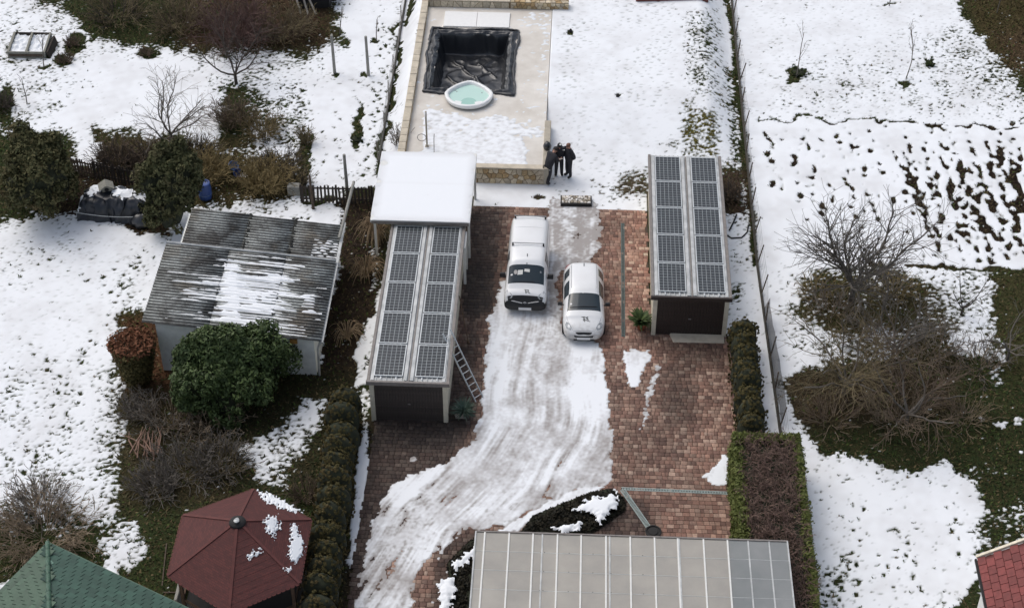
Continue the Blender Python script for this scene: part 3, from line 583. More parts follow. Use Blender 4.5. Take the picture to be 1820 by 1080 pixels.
# ------------------------------------------------------------------ building materials
MAT['cream'] = M('cream_render', (.62,.57,.45), .85, .12, 3, bmp=.15, bscale=60)
MAT['brown_slat'] = M('brown_painted_slats', (.036,.026,.022), .55, .25, 9)
MAT['slat_grey'] = M('weathered_brown_slats', (.062,.05,.044), .6, .3, 7)
MAT['galv'] = M('galvanised_sheet', (.46,.48,.48), .5, .25, 2.2, c2=(.60,.61,.60), metal=.15)
MAT['gutter'] = M('grey_brown_gutter', (.20,.18,.165), .5, .2, 5)
MAT['alu'] = M('aluminium_frame', (.62,.65,.66), .4, .08, 9, metal=.3)
MAT['white_paint'] = M('white_paint', (.72,.72,.69), .6, .06, 6)
MAT['conc'] = M('concrete', (.40,.36,.29), .9, .16, 3, bmp=.15)
m, t, b = nodes_of('solar_cells')
g = N(t, 'TexCoord').outputs['Object']; sx = N(t, 'SeparateXYZ'); t.links.new(g, sx.inputs[0])
def gridline(out, pitch, half):
    k = N(t, 'Math', operation='PINGPONG'); t.links.new(out, k.inputs[0]); k.inputs[1].default_value = pitch/2
    c = N(t, 'Math', operation='LESS_THAN'); t.links.new(k.outputs[0], c.inputs[0]); c.inputs[1].default_value = half; return c.outputs[0]
mx = N(t, 'Math', operation='MAXIMUM'); t.links.new(gridline(sx.outputs[0], .158, .007), mx.inputs[0]); t.links.new(gridline(sx.outputs[1], .158, .006), mx.inputs[1])
x = mix(t, mx.outputs[0], mix(t, ramp(t, noise(t, 1.5, 3), .3, .7), (.020,.024,.028), (.032,.038,.043)), (.33,.36,.37))
t.links.new(x, b.inputs['Base Color']); b.inputs['Roughness'].default_value = .26; b.inputs['Specular IOR Level'].default_value = .5; MAT['solar'] = m

def solar_panel(cx, cy, z, parent, w=1.0, l=1.64):
    fr = MB()
    for q in ((-w/2, -w/2+.028, -l/2, l/2), (w/2-.028, w/2, -l/2, l/2), (-w/2+.028, w/2-.028, -l/2, -l/2+.028), (-w/2+.028, w/2-.028, l/2-.028, l/2)): fr.box(*q, -.035, .006)
    o = box('solar_panel', -w/2+.027, w/2-.027, -l/2+.027, l/2-.027, -.03, 0, MAT['solar'], parent); o.location = (cx, cy, z)
    fr.build('panel_frame', MAT['alu'], o); return o
def garage(name, label, x0, x1, y0, y1, slatmat, door_drop, xb=0):
    """solar garage: walls, slatted door, sheet roof, ten panels"""
    g_ = thing(name, label, 'garage', ((x0+x1)/2, y0, 0)); cx = (x0+x1)/2; hw = (x1-x0)/2; L = y1-y0; ZR = 2.18
    T_ = lambda p: p
    MB().box(-hw+.06, -hw+.2, .14, L-.05, 0, ZR-.06).build('wall', MAT['cream'], g_); MB().box(hw-.2, hw-.06, .14, L-.05, 0, ZR-.06).build('wall', MAT['cream'], g_)
    MB().box(-hw+.2, hw-.2, L-.19, L-.05, 0, ZR-.06).build('wall', MAT['cream'], g_)
    for s in (-1, 1): MB().box(min(s*(hw-.03), s*(hw-.21)), max(s*(hw-.03), s*(hw-.21)), 0, .16, 0, ZR-.05).build('corner_post', MAT['cream'], g_)
    # front door of upright slats
    d = MB().box(-hw+.21, hw-.21, .09, .13, .06, ZR-.08).build('door', slatmat, g_)
    n = int((2*hw-.44)/.115); w = (2*hw-.44)/n
    me = None
    for i in range(n):
        if me is None: o = MB().box(-w/2+.008, w/2-.008, .055, .092, .07, ZR-.1).build('slat', slatmat, d); me = o.data
        else: o = bpy.data.objects.new('slat', me); link(o, d)
        o.location = (-hw+.22+w*(i+.5), 0, 0)
    MB().box(-.06, .06, .025, .055, .95, .99).build('door_handle', MAT['gutter'], d)
    # roof sheet with trapezoid ribs, gutters and fascia
    r = MB().box(-hw+.02, hw-.02, .03, L, ZR-.03, ZR)
    k = 0; xx = -hw+.1
    while xx < hw-.08: r.hexa([(xx-.035,.03,ZR),(xx+.035,.03,ZR),(xx+.035,L,ZR),(xx-.035,L,ZR)], [(xx-.018,.03,ZR+.035),(xx+.018,.03,ZR+.035),(xx+.018,L,ZR+.035),(xx-.018,L,ZR+.035)]); xx += .2
    rf = r.build('roof', MAT['galv'], g_)
    for s in (-1, 1):
        MB().box(s*hw-.06, s*hw+.06, -.06, L+.04, ZR-.12, ZR+.05).build('gutter', MAT['gutter'], rf, bevel=.015)
        MB().box(s*(hw-.16)-.055, s*(hw-.16)+.055, .05, L-.05, ZR+.037, ZR+.055).build('flashing', MAT['galv'], rf)
    MB().box(-hw-.08, hw+.08, -.075, .028, ZR-.13, ZR+.06).build('fascia', MAT['gutter'] if slatmat is MAT['slat_grey'] else slatmat, rf, bevel=.01)
    for k in (-.11, .14): MB().box(k-.07, k+.07, .06, L-.1, ZR+.037, ZR+.075).build('ridge_tray', MAT['galv'], rf, bevel=.01)
    MB().box(.005, .055, .06, L-.1, ZR+.037, ZR+.05).build('ridge_gap', MAT['gutter'], rf)
    for s in (-.79, .83):
        for i in range(5): solar_panel(s+xb, .30+.82+i*1.685+(L-9.9)*.5*0+1.0*0, ZR+.085, rf)
        for q in (-.3, .3): MB().box(s+q-.02, s+q+.02, .12, .26+5*1.685, ZR+.036, ZR+.052).build('panel_rail', MAT['alu'], rf)
    return g_
LG = garage('solar_garage', 'solar roofed garage with grey-brown slat door and ladder on its side', -7.80, -4.68, 47.80, 57.7, MAT['slat_grey'], 0)
RG = garage('solar_garage', 'solar roofed garage with dark brown door beside the terracotta pot', 3.40, 6.60, 53.38, 63.25, MAT['brown_slat'], 0)
for g_ in (LG, RG):
    rf = [c for c in g_.children if c.name.startswith('roof')][0]
    L = 9.9
    ps = [c for c in rf.children if c.name.startswith('solar_panel')]
    for c in ps:
        i = round((c.location.y-1.12)/1.685); c.location.y = (.32+.87+i*1.90)
        c.scale = (1.14, 1.11, 1)
# concrete sill in front of the right garage door
tag(MB().hexa([(4.35,52.95,.06),(6.5,52.98,.06),(6.5,53.42,.06),(4.2,53.42,.06)], [(4.37,53.0,.10),(6.48,53.02,.10),(6.48,53.42,.16),(4.25,53.42,.16)]).build('door_ramp', MAT['conc'], None, bevel=.01), 'pale concrete ramp strip at the foot of the dark garage door', 'ramp')

# ------------------------------------------------------------------ flat white roof behind the left garage
fr_ = thing('flat_roof_shelter', 'flat white shelter roof under smooth snow behind the left garage', 'shelter', (-6.65, 57.85, 0))
X0, X1, Y0, Y1, ZT = -2.1, 2.22, -.35, 4.72, 2.55
MB().box(X0, X1, Y0, Y1, ZT-.16, ZT-.02).build('roof', MAT['white_paint'], fr_, bevel=.01)
MB().box(X0+.05, X1-.05, Y0-.03, Y0-.003, ZT-.20, ZT-.06).build('fascia', MAT['gutter'], fr_)
for xx in (X0+.1, X1-.1):
    for yy in (.3, Y1-.15): MB().box(xx-.05, xx+.05, yy-.05, yy+.05, 0, ZT-.161).build('post', MAT['white_paint'], fr_)
MB().box(X1-.9, X1-.78, .25, Y1-.3, 0, ZT-.17).build('wall', MAT['cream'], fr_)
rx, ry = np.meshgrid(np.arange(X0-.01, X1+.02, .06), np.arange(Y0-.01, Y1+.02, .06))
ed = np.minimum.reduce([rx-X0, X1-rx, ry-Y0, Y1-ry])
nb = band(rx.shape, 22, 1, 41)*.3+band(rx.shape, 8, 1, 42)*.22
tt = 1.6+nb-2.6*np.exp(-((rx-X0)/.28)**2)*(.55+.45*band(rx.shape, 18, 1, 43))-1.5*np.exp(-((X1-rx)/.16)**2)-.8*np.exp(-((ry-Y1)/.2)**2)*sstep(0, 1.6, rx+.8)
fs = snow_mesh('snow_layer', rx, ry, np.full(rx.shape, ZT-.018), tt, np.zeros(rx.shape), np.clip(.22-ed*.5, 0, .22)+np.clip(.12-abs(ry-2.35), 0, .1)*.4, MAT['snow'], .014, fr_, thin_k=.12)
fs['kind'] = 'stuff'

# ------------------------------------------------------------------ corrugated shed
m, t, b = nodes_of('weathered_fibre_cement')
n1 = noise(t, .8, 6, rough=.7, dist=.4); n2 = noise(t, 14, 4)
x = mix(t, ramp(t, n1, .38, .60), (.27,.285,.275), (.060,.058,.053))
x = mix(t, ramp(t, noise(t, .55, 4), .55, .75), x, (.16,.135,.10))
x = mix(t, 1., x, ramp(t, n2, .3, .7, (.6,)*3, (1.35,)*3), 'MULTIPLY')
g = N(t, 'TexCoord').outputs['Object']; sx = N(t, 'SeparateXYZ'); t.links.new(g, sx.inputs[0]); k = N(t, 'Math', operation='PINGPONG'); t.links.new(sx.outputs[1], k.inputs[0]); k.inputs[1].default_value = .0885   # grime settled in the troughs
x = mix(t, 1., x, ramp(t, k.outputs[0], .015, .07, (1.55,)*3, (.16,)*3), 'MULTIPLY'); t.links.new(x, b.inputs['Base Color']); b.inputs['Roughness'].default_value = .8; MAT['fibre'] = m
MAT['moss_dark'] = M('dark_moss', (.018,.019,.016), .95, .4, 12)
MAT['shed_wall'] = M('white_plaster', (.72,.74,.71), .85, .12, 2.5, bmp=.1)
A_ = np.array([-17.0, 50.22, 0]); SW = 6.95; ux = np.array([1., 0.]); ang = 0.0; FALL = -.70/6.95
shed = thing('garden_shed', 'low white shed under weathered grey corrugated roof with snow', 'shed', (A_[0], A_[1], 0), ang)
Dp = 4.9; wv = .177
def corr(name, x0, x1, y0, y1, z0, dz, parent, amp=.03):
    ys = np.arange(y0, y1+.001, wv/8); xs = np.array([x0, (x0+x1)/2, x1])
    X, Y = np.meshgrid(xs, ys); Z = z0+FALL*X+amp*np.cos(2*np.pi*Y/wv)
    V = np.stack([X, Y, Z], -1).reshape(-1, 3); n = len(V); F = grid_faces(3, len(ys))
    o = npmesh(name, V, F, MAT['fibre'], parent, smooth=True)
    s = o.modifiers.new('thick', 'SOLIDIFY'); s.thickness = .012; s.offset = -1; return o
zf = 2.85
zs = lambda x_: zf+FALL*x_
cuts = [0, 2.55, 4.95, SW]
for i in range(3): corr('roof_sheet', cuts[i]-(.08 if i else .1), cuts[i+1]+(.0 if i < 2 else .1), -.12, Dp, zf+.014*(2-i)+.0, .0, shed)
y2 = Dp+.02; cuts2 = [.55, 2.95, 4.9, SW]
for i in range(3): corr('roof_sheet', cuts2[i]-(.08 if i else .1), cuts2[i+1]+(.0 if i < 2 else .15), Dp-.12, Dp+2.75-(.05 if i else 0), zf-.22+.014*(2-i), .0, shed)
MB().tube([(-.1, Dp, zs(-.1)+.06), (SW+.1, Dp, zs(SW+.1)+.045)], .045, 6).build('ridge_roll', MAT['galv'], shed)
for i, xx in enumerate((cuts[1], cuts[2])):
    rr = random.Random(i); mb = MB()
    for k in range(18):
        yy = rr.uniform(.1, Dp-.2); mb.lathe([(.001,0),(.05,.004),(.035,.012),(.001,.014)], 6, (xx+rr.uniform(-.06,.06), yy, zs(xx)+.03))
    mb.build('moss_seam', MAT['moss_dark'], shed)['kind'] = 'stuff'
for i, xx in enumerate((cuts2[1], cuts2[2])):
    rr = random.Random(i+9); mb = MB()
    for k in range(60):
        yy = rr.uniform(Dp+.1, Dp+2.8); mb.lathe([(.001,0),(.075,.006),(.05,.016),(.001,.018)], 6, (xx+rr.gauss(0,.06), yy, zs(xx)-.20))
    mb.build('moss_seam', MAT['moss_dark'], shed)['kind'] = 'stuff'
wl = MB().hexa([(.35,.14,0),(SW-.25,.14,0),(SW-.25,.27,0),(.35,.27,0)], [(.35,.14,zs(.35)-.06),(SW-.25,.14,zs(SW-.25)-.06),(SW-.25,.27,zs(SW-.25)-.06),(.35,.27,zs(.35)-.06)]).build('wall', MAT['shed_wall'], shed)
MB().box(SW-.37, SW-.25, .271, Dp+2.5, 0, zs(SW)-.3).build('wall', MAT['shed_wall'], shed); MB().box(.35, .47, .271, Dp+2.5, 0, zs(.47)-.3).build('wall', MAT['shed_wall'], shed); MB().hexa([(.471,Dp+2.4,0),(SW-.371,Dp+2.4,0),(SW-.371,Dp+2.5,0),(.471,Dp+2.5,0)], [(.471,Dp+2.4,zs(.47)-.3),(SW-.371,Dp+2.4,zs(SW)-.26),(SW-.371,Dp+2.5,zs(SW)-.26),(.471,Dp+2.5,zs(.47)-.3)]).build('wall', MAT['shed_wall'], shed)
MB().hexa([(.2,.08,zs(.2)-.17),(SW-.1,.08,zs(SW)-.17),(SW-.1,.138,zs(SW)-.17),(.2,.138,zs(.2)-.17)], [(.2,.08,zs(.2)-.05),(SW-.1,.08,zs(SW)-.05),(SW-.1,.138,zs(SW)-.05),(.2,.138,zs(.2)-.05)]).build('eave_board', MAT['gutter'], shed)
MB().box(SW-1.2, SW-.9, .05, .136, zs(SW)-.38, zs(SW)-.17).build('meter_box', M('ochre_box', (.42,.22,.06), .6), wl, bevel=.01)
MB().box(SW-1.7, SW-1.55, .08, .137, .0, .25).build('plinth_block', MAT['conc'], wl)
MB().tube([(SW+.06, .1, zs(SW)-.12), (SW-.1, .12, 1.5), (SW-.14, .12, .02)], .05, 8).build('downpipe', MAT['galv'], shed)
MB().box(SW+.06, SW+.18, -.1, Dp+2.75, zs(SW)-.16, zs(SW)-.09).build('gutter', MAT['galv'], shed)
# snow held by the corrugations
rx, ry = np.meshgrid(np.arange(.3, SW, .07), np.arange(-.1, Dp-.05, wv/8))
qx, qy = px_of(A_[0]+rx, A_[1]+ry, zf+FALL*rx)
cf = np.full(rx.shape, -2.2)
paint(cf, qx, qy, [('p', [(395,470),(515,470),(520,560),(480,590),(390,565)], .75, 30), ('p', [(400,468),(425,470),(425,570),(392,570)], 2.2, 5), ('p', [(305,486),(400,486),(400,545),(330,545)], -.1, 14), ('p', [(420,570),(545,575),(545,592),(440,590)], .3, 5), ('p', [(480,462),(545,468),(545,480),(490,480)], -.1, 5), ('p', [(535,525),(560,520),(560,555),(535,560)], -.2, 4), ('p', [(290,555),(390,562),(390,572),(290,565)], -.1, 3)])
nb = band(rx.shape[::-1], 16, 4.5, 51).T*.9+band(rx.shape, 9, 1, 52)*.3
lev = cf+nb
hz = zf+FALL*rx+.014+.03*np.cos(2*np.pi*ry/wv)*.35+np.clip(lev, -2.2, 2.2)*.019
hz = np.where(rx > cuts[2], hz-.014, hz)
F = grid_faces(rx.shape[1], rx.shape[0]); k = (hz > zf+FALL*rx-.02+.03*np.cos(2*np.pi*ry/wv)).ravel()[F].any(1); F = F[k]; u, inv = np.unique(F, return_inverse=True)
o = npmesh('snow_patch', np.stack([rx, ry, hz], -1).reshape(-1, 3)[u], inv.reshape(F.shape), MAT['snow'], shed, smooth=True); o['kind'] = 'stuff'
rx, ry = np.meshgrid(np.arange(5.9, 7.0, .06), np.arange(Dp+.1, Dp+1.6, wv/8)); nb = band(rx.shape, 10, 1, 53)
hz = zf+FALL*rx-.22+.03*np.cos(2*np.pi*ry/wv)*.3+.013*nb-.014
F = grid_faces(rx.shape[1], rx.shape[0]); k = (hz > zf+FALL*rx-.24+.03*np.cos(2*np.pi*ry/wv)).ravel()[F].any(1); F = F[k]; u, inv = np.unique(F, return_inverse=True)
o = npmesh('snow_patch', np.stack([rx, ry, hz], -1).reshape(-1, 3)[u], inv.reshape(F.shape), MAT['snow'], shed, smooth=True); o['kind'] = 'stuff'

# ------------------------------------------------------------------ red gazebo
m, t, b = nodes_of('red_bitumen_shingle')
br = N(t, 'TexBrick'); br.inputs['Scale'].default_value = 1.0; br.inputs['Brick Width'].default_value = .16; br.inputs['Row Height'].default_value = .075; br.inputs['Mortar Size'].default_value = .006
br.inputs['Color1'].default_value = (.105,.029,.025,1); br.inputs['Color2'].default_value = (.074,.022,.020,1); br.inputs['Mortar'].default_value = (.05,.018,.018,1)
uv = N(t, 'UVMap'); t.links.new(uv.outputs[0], br.inputs['Vector'])
x = mix(t, 1., br.outputs[0], ramp(t, noise(t, 2.5, 5), .3, .7, (.8,)*3, (1.2,)*3), 'MULTIPLY'); x = mix(t, .35, br.outputs[0], x)
t.links.new(x, b.inputs['Base Color']); b.inputs['Roughness'].default_value = .85; bump(t, b, br.outputs[1], -.4, .02); MAT['redsh'] = m
MAT['redcap'] = M('red_ridge_felt', (.105,.033,.029), .85, .2, 5)
gz = thing('gazebo', 'gazebo with six-sided dark red shingle roof and small vent cap', 'gazebo', (-11.32, 39.05, 0))
R6, ZE, ZA = 2.66, 2.38, 3.62
cor = [(R6*math.cos(math.radians(a)), R6*math.sin(math.radians(a))*1.02) for a in (30, 90, 150, 210, 272, 330)]; cor[4] = (cor[4][0], cor[4][1]*1.10); cor[5] = (cor[5][0]*1.0, cor[5][1]*1.16); cor[3] = (cor[3][0], cor[3][1]*1.06)
ap = Vector((0, .08, ZA))
# each slope: rows of shingle courses with a serrated lower edge
for i in range(6):
    a, c = Vector((*cor[i], ZE)), Vector((*cor[(i+1) % 6], ZE)); e = (c-a); L = e.length; e.normalize(); midp = (a+c)/2; dn = midp-ap; nrm = e.cross(dn).normalized()
    if nrm.z < 0: nrm = -nrm
    mb = MB(); uvs = []; nr = 12; hts = dn.length
    for r in range(nr):
        f0, f1 = r/nr+.0, (r+1)/nr
        p0, p1 = ap.lerp(a, f0), ap.lerp(c, f0); q0, q1 = ap.lerp(a, f1), ap.lerp(c, f1)
        lift = nrm*.006
        mb.add([p0, p1, q1+lift, q0+lift, q0, q1], [(0,1,2,3) if (q1-p0).cross(p1-p0).dot(nrm) < 0 else (3,2,1,0), (3,2,5,4)])
        w0, w1 = f0*L/2, f1*L/2; uvs.append(((-w0, -f0*hts), (w0, -f0*hts), (w1, -f1*hts), (-w1, -f1*hts), (-w1, -f1*hts-.02), (w1, -f1*hts-.02)))
    nt_ = max(4, int(L/.17))                                 # serrated eave
    for k in range(nt_):
        s0, s1 = a+e*(L*k/nt_), a+e*(L*(k+1)/nt_); dd = dn.normalized()*.055
        mb.add([s0+nrm*.014, s1+nrm*.014, s1-e*.03+dd+nrm*.012, s0+e*.03+dd+nrm*.012], [(0,1,2,3)]); uvs.append(((0,0),(.17,0),(.14,-.05),(.03,-.05)))
    o = mb.build('roof_slope', MAT['redsh'], gz); ul = o.data.uv_layers.new(name='UVMap')
    flat = [q for u_ in uvs for q in u_]
    for lp in o.data.loops: ul.data[lp.index].uv = flat[lp.vertex_index]
    MB().bar(ap.lerp(a, .04)+Vector((0,0,.02)), a+Vector((0,0,.02)), .10, .018).build('hip_cap', MAT['redcap'], gz)
MAT['wood'] = M('brown_wood', (.10,.06,.036), .8, .3, 8); MAT['dark'] = M('dark_matt', (.015,.014,.014), .8, .2)
for i in range(6):
    x_, y_ = cor[i]; MB().bar((x_*.86, y_*.86, 0), (x_*.86, y_*.86, ZE+.1), .12).build('post', MAT['wood'], gz)
    x2, y2_ = cor[(i+1) % 6]; MB().bar((x_*.86, y_*.86, .9), (x2*.86, y2_*.86, .9), .06, .09).build('rail', MAT['wood'], gz)
MB().prism([(x_*.9, y_*.9) for x_, y_ in cor], .0, .10).build('floor_deck', MAT['dark'], gz)
MB().lathe([(.62,.76),(.6,.8),(.08,.8)], 16, (0,0,0)).tube([(0,0,.1),(0,0,.78)], .07).build('table', MAT['wood'], gz)
v = MB().lathe([(.30,0),(.28,.06),(.14,.12),(.05,.13)], 14, (0, .08, ZA-.09)).build('vent_collar', MAT['dark'], gz, smooth=True)
MB().tube([(0,.08,ZA+.05),(0,-.03,ZA+.12)], [.08,.08], 12).build('vent_pipe', MAT['galv'], gz)
MB().lathe([(.10,0),(.095,.025),(.03,.05)], 12, (0, -.03, ZA+.12)).build('vent_cap', MAT['galv'], gz)
# snow left on the slopes
def slope_patch(i, poly, seed):
    a, c = Vector((*cor[i], ZE)), Vector((*cor[(i+1) % 6], ZE)); nrm = (c-a).cross((a+c)/2-ap).normalized(); nrm = nrm if nrm.z > 0 else -nrm
    pts = np.array(poly); xx = np.arange(pts[:,0].min()-4, pts[:,0].max()+4, 1.1); yy = np.arange(pts[:,1].min()-4, pts[:,1].max()+4, 1.1)
    gx, gy = np.meshgrid(xx, yy); wob = band(gx.shape, 9, 1, seed)*2.2+band(gx.shape, 4, 1, seed+1)*.9
    sd = sdist(gx, gy, poly)+wob
    d = FW[:, None, None]*FPX+RT[:, None, None]*(gx-910)-UP[:, None, None]*(gy-540)
    n_ = np.array(nrm); p0 = np.array(a)+np.array([-11.32, 39.05, 0])+n_*.014
    tq = ((p0-CAM)@n_)/np.tensordot(n_, d, 1); Q = CAM[:, None, None]+d*tq
    Q = Q+n_[:, None, None]*(np.clip(sd, -1, 4)*.013)-np.array([-11.32, 39.05, 0])[:, None, None]
    F = grid_faces(gx.shape[1], gx.shape[0]); k = (sd > -.9).ravel()[F].all(1); F = F[k]; u, inv = np.unique(F, return_inverse=True)
    o = npmesh('snow_patch', Q.reshape(3, -1).T[u], inv.reshape(F.shape)[:, ::-1], MAT['snow'], gz, smooth=True); o['kind'] = 'stuff'
slope_patch(0, [(458,872),(475,876),(505,890),(537,909),(520,911),(490,899),(464,886)], 61)
slope_patch(5, [(468,924),(478,916),(492,916),(494,935),(488,957),(479,950),(470,938)], 63)
slope_patch(5, [(516,932),(526,930),(532,948),(541,962),(538,985),(524,1002),(512,990),(516,960)], 65)
slope_patch(4, [(438,988),(452,978),(468,974),(462,982),(445,993)], 67)
slope_patch(5, [(497,926),(500,926),(500,944),(497,942)], 69)
slope_patch(4, [(503,1010),(517,1006),(520,1012),(508,1017)], 71)

# ------------------------------------------------------------------ tiled hip roof, bottom left
MAT['green_tile'] = Mattr('green_metal_tile', '', .55, .16, 6., .1, objcol=True)
MAT['green_under'] = M('green_underlay', (.012,.030,.022), .8, .2, 5); MAT['green_ridge'] = M('green_ridge_cap', (.045,.105,.068), .55, .15, 5)
c0 = P(85,965,3.0); e1 = P(330,1080,3.0)-c0; e1 = e1/np.hypot(*e1[:2]); e2 = np.array([-e1[1], e1[0], 0.]); e2 = e2 if e2[1] < 0 and e2[0] < 0 else -e2
ghx = thing('hip_roof_house', 'house corner under a green tiled hip roof, bottom left', 'house', (c0[0], c0[1], 0))
PIT = math.radians(30)
def tile_face(eave, inward, length, rows, parent, name, tw, th, mat, colf, hip0=True, z0=3.0, maxn=260, pit=PIT, vis=None, proud=.03):
    """tiles on a roof slope that starts at the eave corner; courses parallel to the eave"""
    up_ = np.array([inward[0]*math.cos(pit), inward[1]*math.cos(pit), math.sin(pit)]); nr = np.cross(eave, up_); nr = nr if nr[2] > 0 else -nr
    mats = {}
    me = MB().hexa([(0.006,0,-.012),(tw-.006,0,-.012),(tw-.006,th*.93,-.03),(.006,th*.93,-.03)], [(0.012,0.004,proud*1.5),(tw-.012,.004,proud*1.5),(tw-.012,th*.93,.006),(.012,th*.93,.006)])
    m0 = bpy.data.meshes.new(name); m0.from_pydata(me.v, [], me.f); m0.materials.append(mat)
    n = 0; rr = random.Random(len(name)+rows)
    R = Matrix(((eave[0], up_[0], nr[0]), (eave[1], up_[1], nr[1]), (eave[2], up_[2], nr[2])))
    if R.determinant() < 0: R = Matrix(((-eave[0], up_[0], nr[0]), (-eave[1], up_[1], nr[1]), (-eave[2], up_[2], nr[2]))); flip = True
    else: flip = False
    for r in range(rows):
        s = -(r % 2)*tw*.5
        hipoff = r*th*math.cos(pit) if hip0 else 0
        while s < length:
            p = np.array([0, 0, z0])+eave*(s+(tw if flip else 0))+up_*(r*th); mid_ = s+tw/2
            if mid_ > hipoff+.02 and n < maxn:
                w = p+np.array([parent.location.x, parent.location.y, 0])+eave*(-tw/2 if flip else tw/2); qx_, qy_ = px_of(*w)
                if -15 < qx_ < W+15 and -15 < qy_ < H+20:
                    o = bpy.data.objects.new(name, m0); link(o, parent); mm = R.to_4x4(); mm.translation = Vector(p); o.matrix_local = mm; o.color = (*colf(rr), 1); n += 1
            s += tw
    return up_, nr
def shade(rr, c, a, b_): f = rr.uniform(a, b_); return tuple(k*f for k in c)
gcol = lambda rr: shade(rr, (.034,.080,.058), .78, 1.25)
up1, nr1 = tile_face(e1, e2, 7.5, 16, ghx, 'roof_tile', .36, .29, MAT['green_tile'], gcol, maxn=230)
gcol2 = lambda rr: shade(rr, (.046,.090,.056), .8, 1.2)
up2, nr2 = tile_face(e2, e1, 5.0, 14, ghx, 'roof_tile', .36, .29, MAT['green_tile'], gcol2, maxn=120)
hipv = Vector((e1[0]+e2[0], e1[1]+e2[1], math.tan(PIT)*1.0)); o3 = Vector((0, 0, 3.0))
for nme, e_, i_, nr in (('roof_slope', e1, e2, nr1), ('roof_slope', e2, e1, nr2)):
    k = 6.; ev = Vector(e_); pts = [o3, o3+ev*9, o3+ev*9+Vector((i_[0]*k, i_[1]*k, math.tan(PIT)*k)), o3+hipv*k]
    pts = [p-Vector(nr)*.02 for p in pts]; mb = MB().add(pts+[p-Vector((0,0,.08)) for p in pts], [(0,1,2,3),(7,6,5,4),(0,4,5,1),(1,5,6,2),(2,6,7,3),(3,7,4,0)]); mb.build(nme, MAT['green_under'], ghx)
for k in range(9): a = o3+hipv*(k*.42)+Vector((0,0,.05)); MB().tube([a, a+hipv*.44+Vector((0,0,.012))], [.085,.075], 8).build('hip_cap', MAT['green_ridge'], ghx, smooth=True)
for e_ in (e1, e2):
    a = o3+Vector(e_)*.0-Vector((0,0,.05)); out_ = Vector((-e2[0], -e2[1], 0)) if e_ is e1 else Vector((-e1[0], -e1[1], 0))
    MB().bar(a+out_*.04, a+Vector(e_)*9+out_*.04, .07, .09).build('eave_trim', MAT['green_ridge'], ghx)
q = [Vector((0,0,0))+Vector(e1)*.5+Vector(e2)*.5, Vector(e1)*8+Vector(e2)*.5, Vector(e1)*8+Vector(e2)*6, Vector(e1)*.5+Vector(e2)*6]
if (q[1]-q[0]).cross(q[2]-q[1]).z < 0: q = q[::-1]
MB().prism([(p.x, p.y) for p in q], 0, 2.9).build('wall', MAT['cream'], ghx)
MB().bar(o3+Vector(e1)*1.0+Vector(up1)*1.1+Vector(nr1)*.03, o3+Vector(e1)*1.2+Vector(up1)*1.2+Vector(nr1)*.03, .14, .03).build('tile_hook', M('green_clip', (.10,.21,.16), .5), ghx)

# ------------------------------------------------------------------ red tiled roof, bottom right
MAT['red_tile'] = Mattr('red_clay_tile', '', .7, .2, 7., .1, objcol=True)
c1 = P(1737,992,2.6); f1 = np.array([0., -1., 0.]); f2 = np.array([1., 0., 0.]); RP = math.radians(34)
rhx = thing('tiled_house', 'white house corner under a red tiled roof, bottom right', 'house', (c1[0], c1[1], 0))
rcol = lambda rr: shade(rr, (.185,.040,.036), .8, 1.2)
up3, nr3 = tile_face(f1, f2, 4.0, 16, rhx, 'roof_tile', .36, .30, MAT['red_tile'], rcol, hip0=False, z0=2.6, maxn=260, pit=RP, proud=.022)
k = 6.; o4 = Vector((0,0,2.58)); pts = [o4, o4+Vector(f1)*7, o4+Vector(f1)*7+Vector(up3)*k, o4+Vector(up3)*k]; pts = [p-Vector(nr3)*.03 for p in pts]
MB().add(pts+[p-Vector((0,0,.08)) for p in pts], [(0,1,2,3),(7,6,5,4),(0,4,5,1),(1,5,6,2),(2,6,7,3),(3,7,4,0)]).build('roof_slope', M('red_underlay', (.13,.035,.03), .8), rhx)
vg = -Vector(f1)*.06; MB().bar(o4+vg+Vector(nr3)*.03, o4+vg+Vector(up3)*k+Vector(nr3)*.03, .10, .12).build('verge_board', M('ivory_verge', (.72,.66,.52), .6), rhx)
ev_ = -Vector(f2)*.05; MB().bar(o4+ev_+Vector((0,0,-.03)), o4+ev_+Vector(f1)*7+Vector((0,0,-.03)), .07, .09).build('gutter', MAT['dark'], rhx)
MB().add([(.35,-.3,0),(6.5,-.3,0),(6.5,-.3,5.5),(.35,-.3,2.6+.35*math.tan(RP)-.12),(.35,-7,0),(6.5,-7,0),(6.5,-7,5.5),(.35,-7,2.6+.35*math.tan(RP)-.12)], [(0,1,2,3),(7,6,5,4),(4,0,3,7),(1,5,6,2)]).build('wall', MAT['white_paint'], rhx)

# ------------------------------------------------------------------ translucent canopy at the front
m, t, b = nodes_of('polycarbonate_sheet'); b.inputs['Roughness'].default_value = .35
x = mix(t, ramp(t, noise(t, .6, 5, rough=.65), .3, .72), (.41,.395,.36), (.56,.53,.47)); t.links.new(x, b.inputs['Base Color'])
tr = N(t, 'BsdfTransparent'); tr.inputs[0].default_value = (.80,.82,.82,1); ms = N(t, 'MixShader'); ms.inputs[0].default_value = .36
wvv = N(t, 'TexWave'); wvv.inputs['Scale'].default_value = 14; wvv.bands_direction = 'X'; g = N(t, 'TexCoord'); t.links.new(g.outputs['Object'], wvv.inputs['Vector'])
t.links.new(b.outputs[0], ms.inputs[1]); t.links.new(tr.outputs[0], ms.inputs[2]); t.links.new(ms.outputs[0], t.nodes['Material Output'].inputs['Surface']); MAT['poly'] = m
m2 = m.copy(); m2.name = 'polycarbonate_grey'; MAT['poly2'] = m2
for n in m2.node_tree.nodes:
    if n.bl_idname == 'ShaderNodeMix': n.inputs[6].default_value = (.27,.29,.29,1); n.inputs[7].default_value = (.38,.39,.385,1)
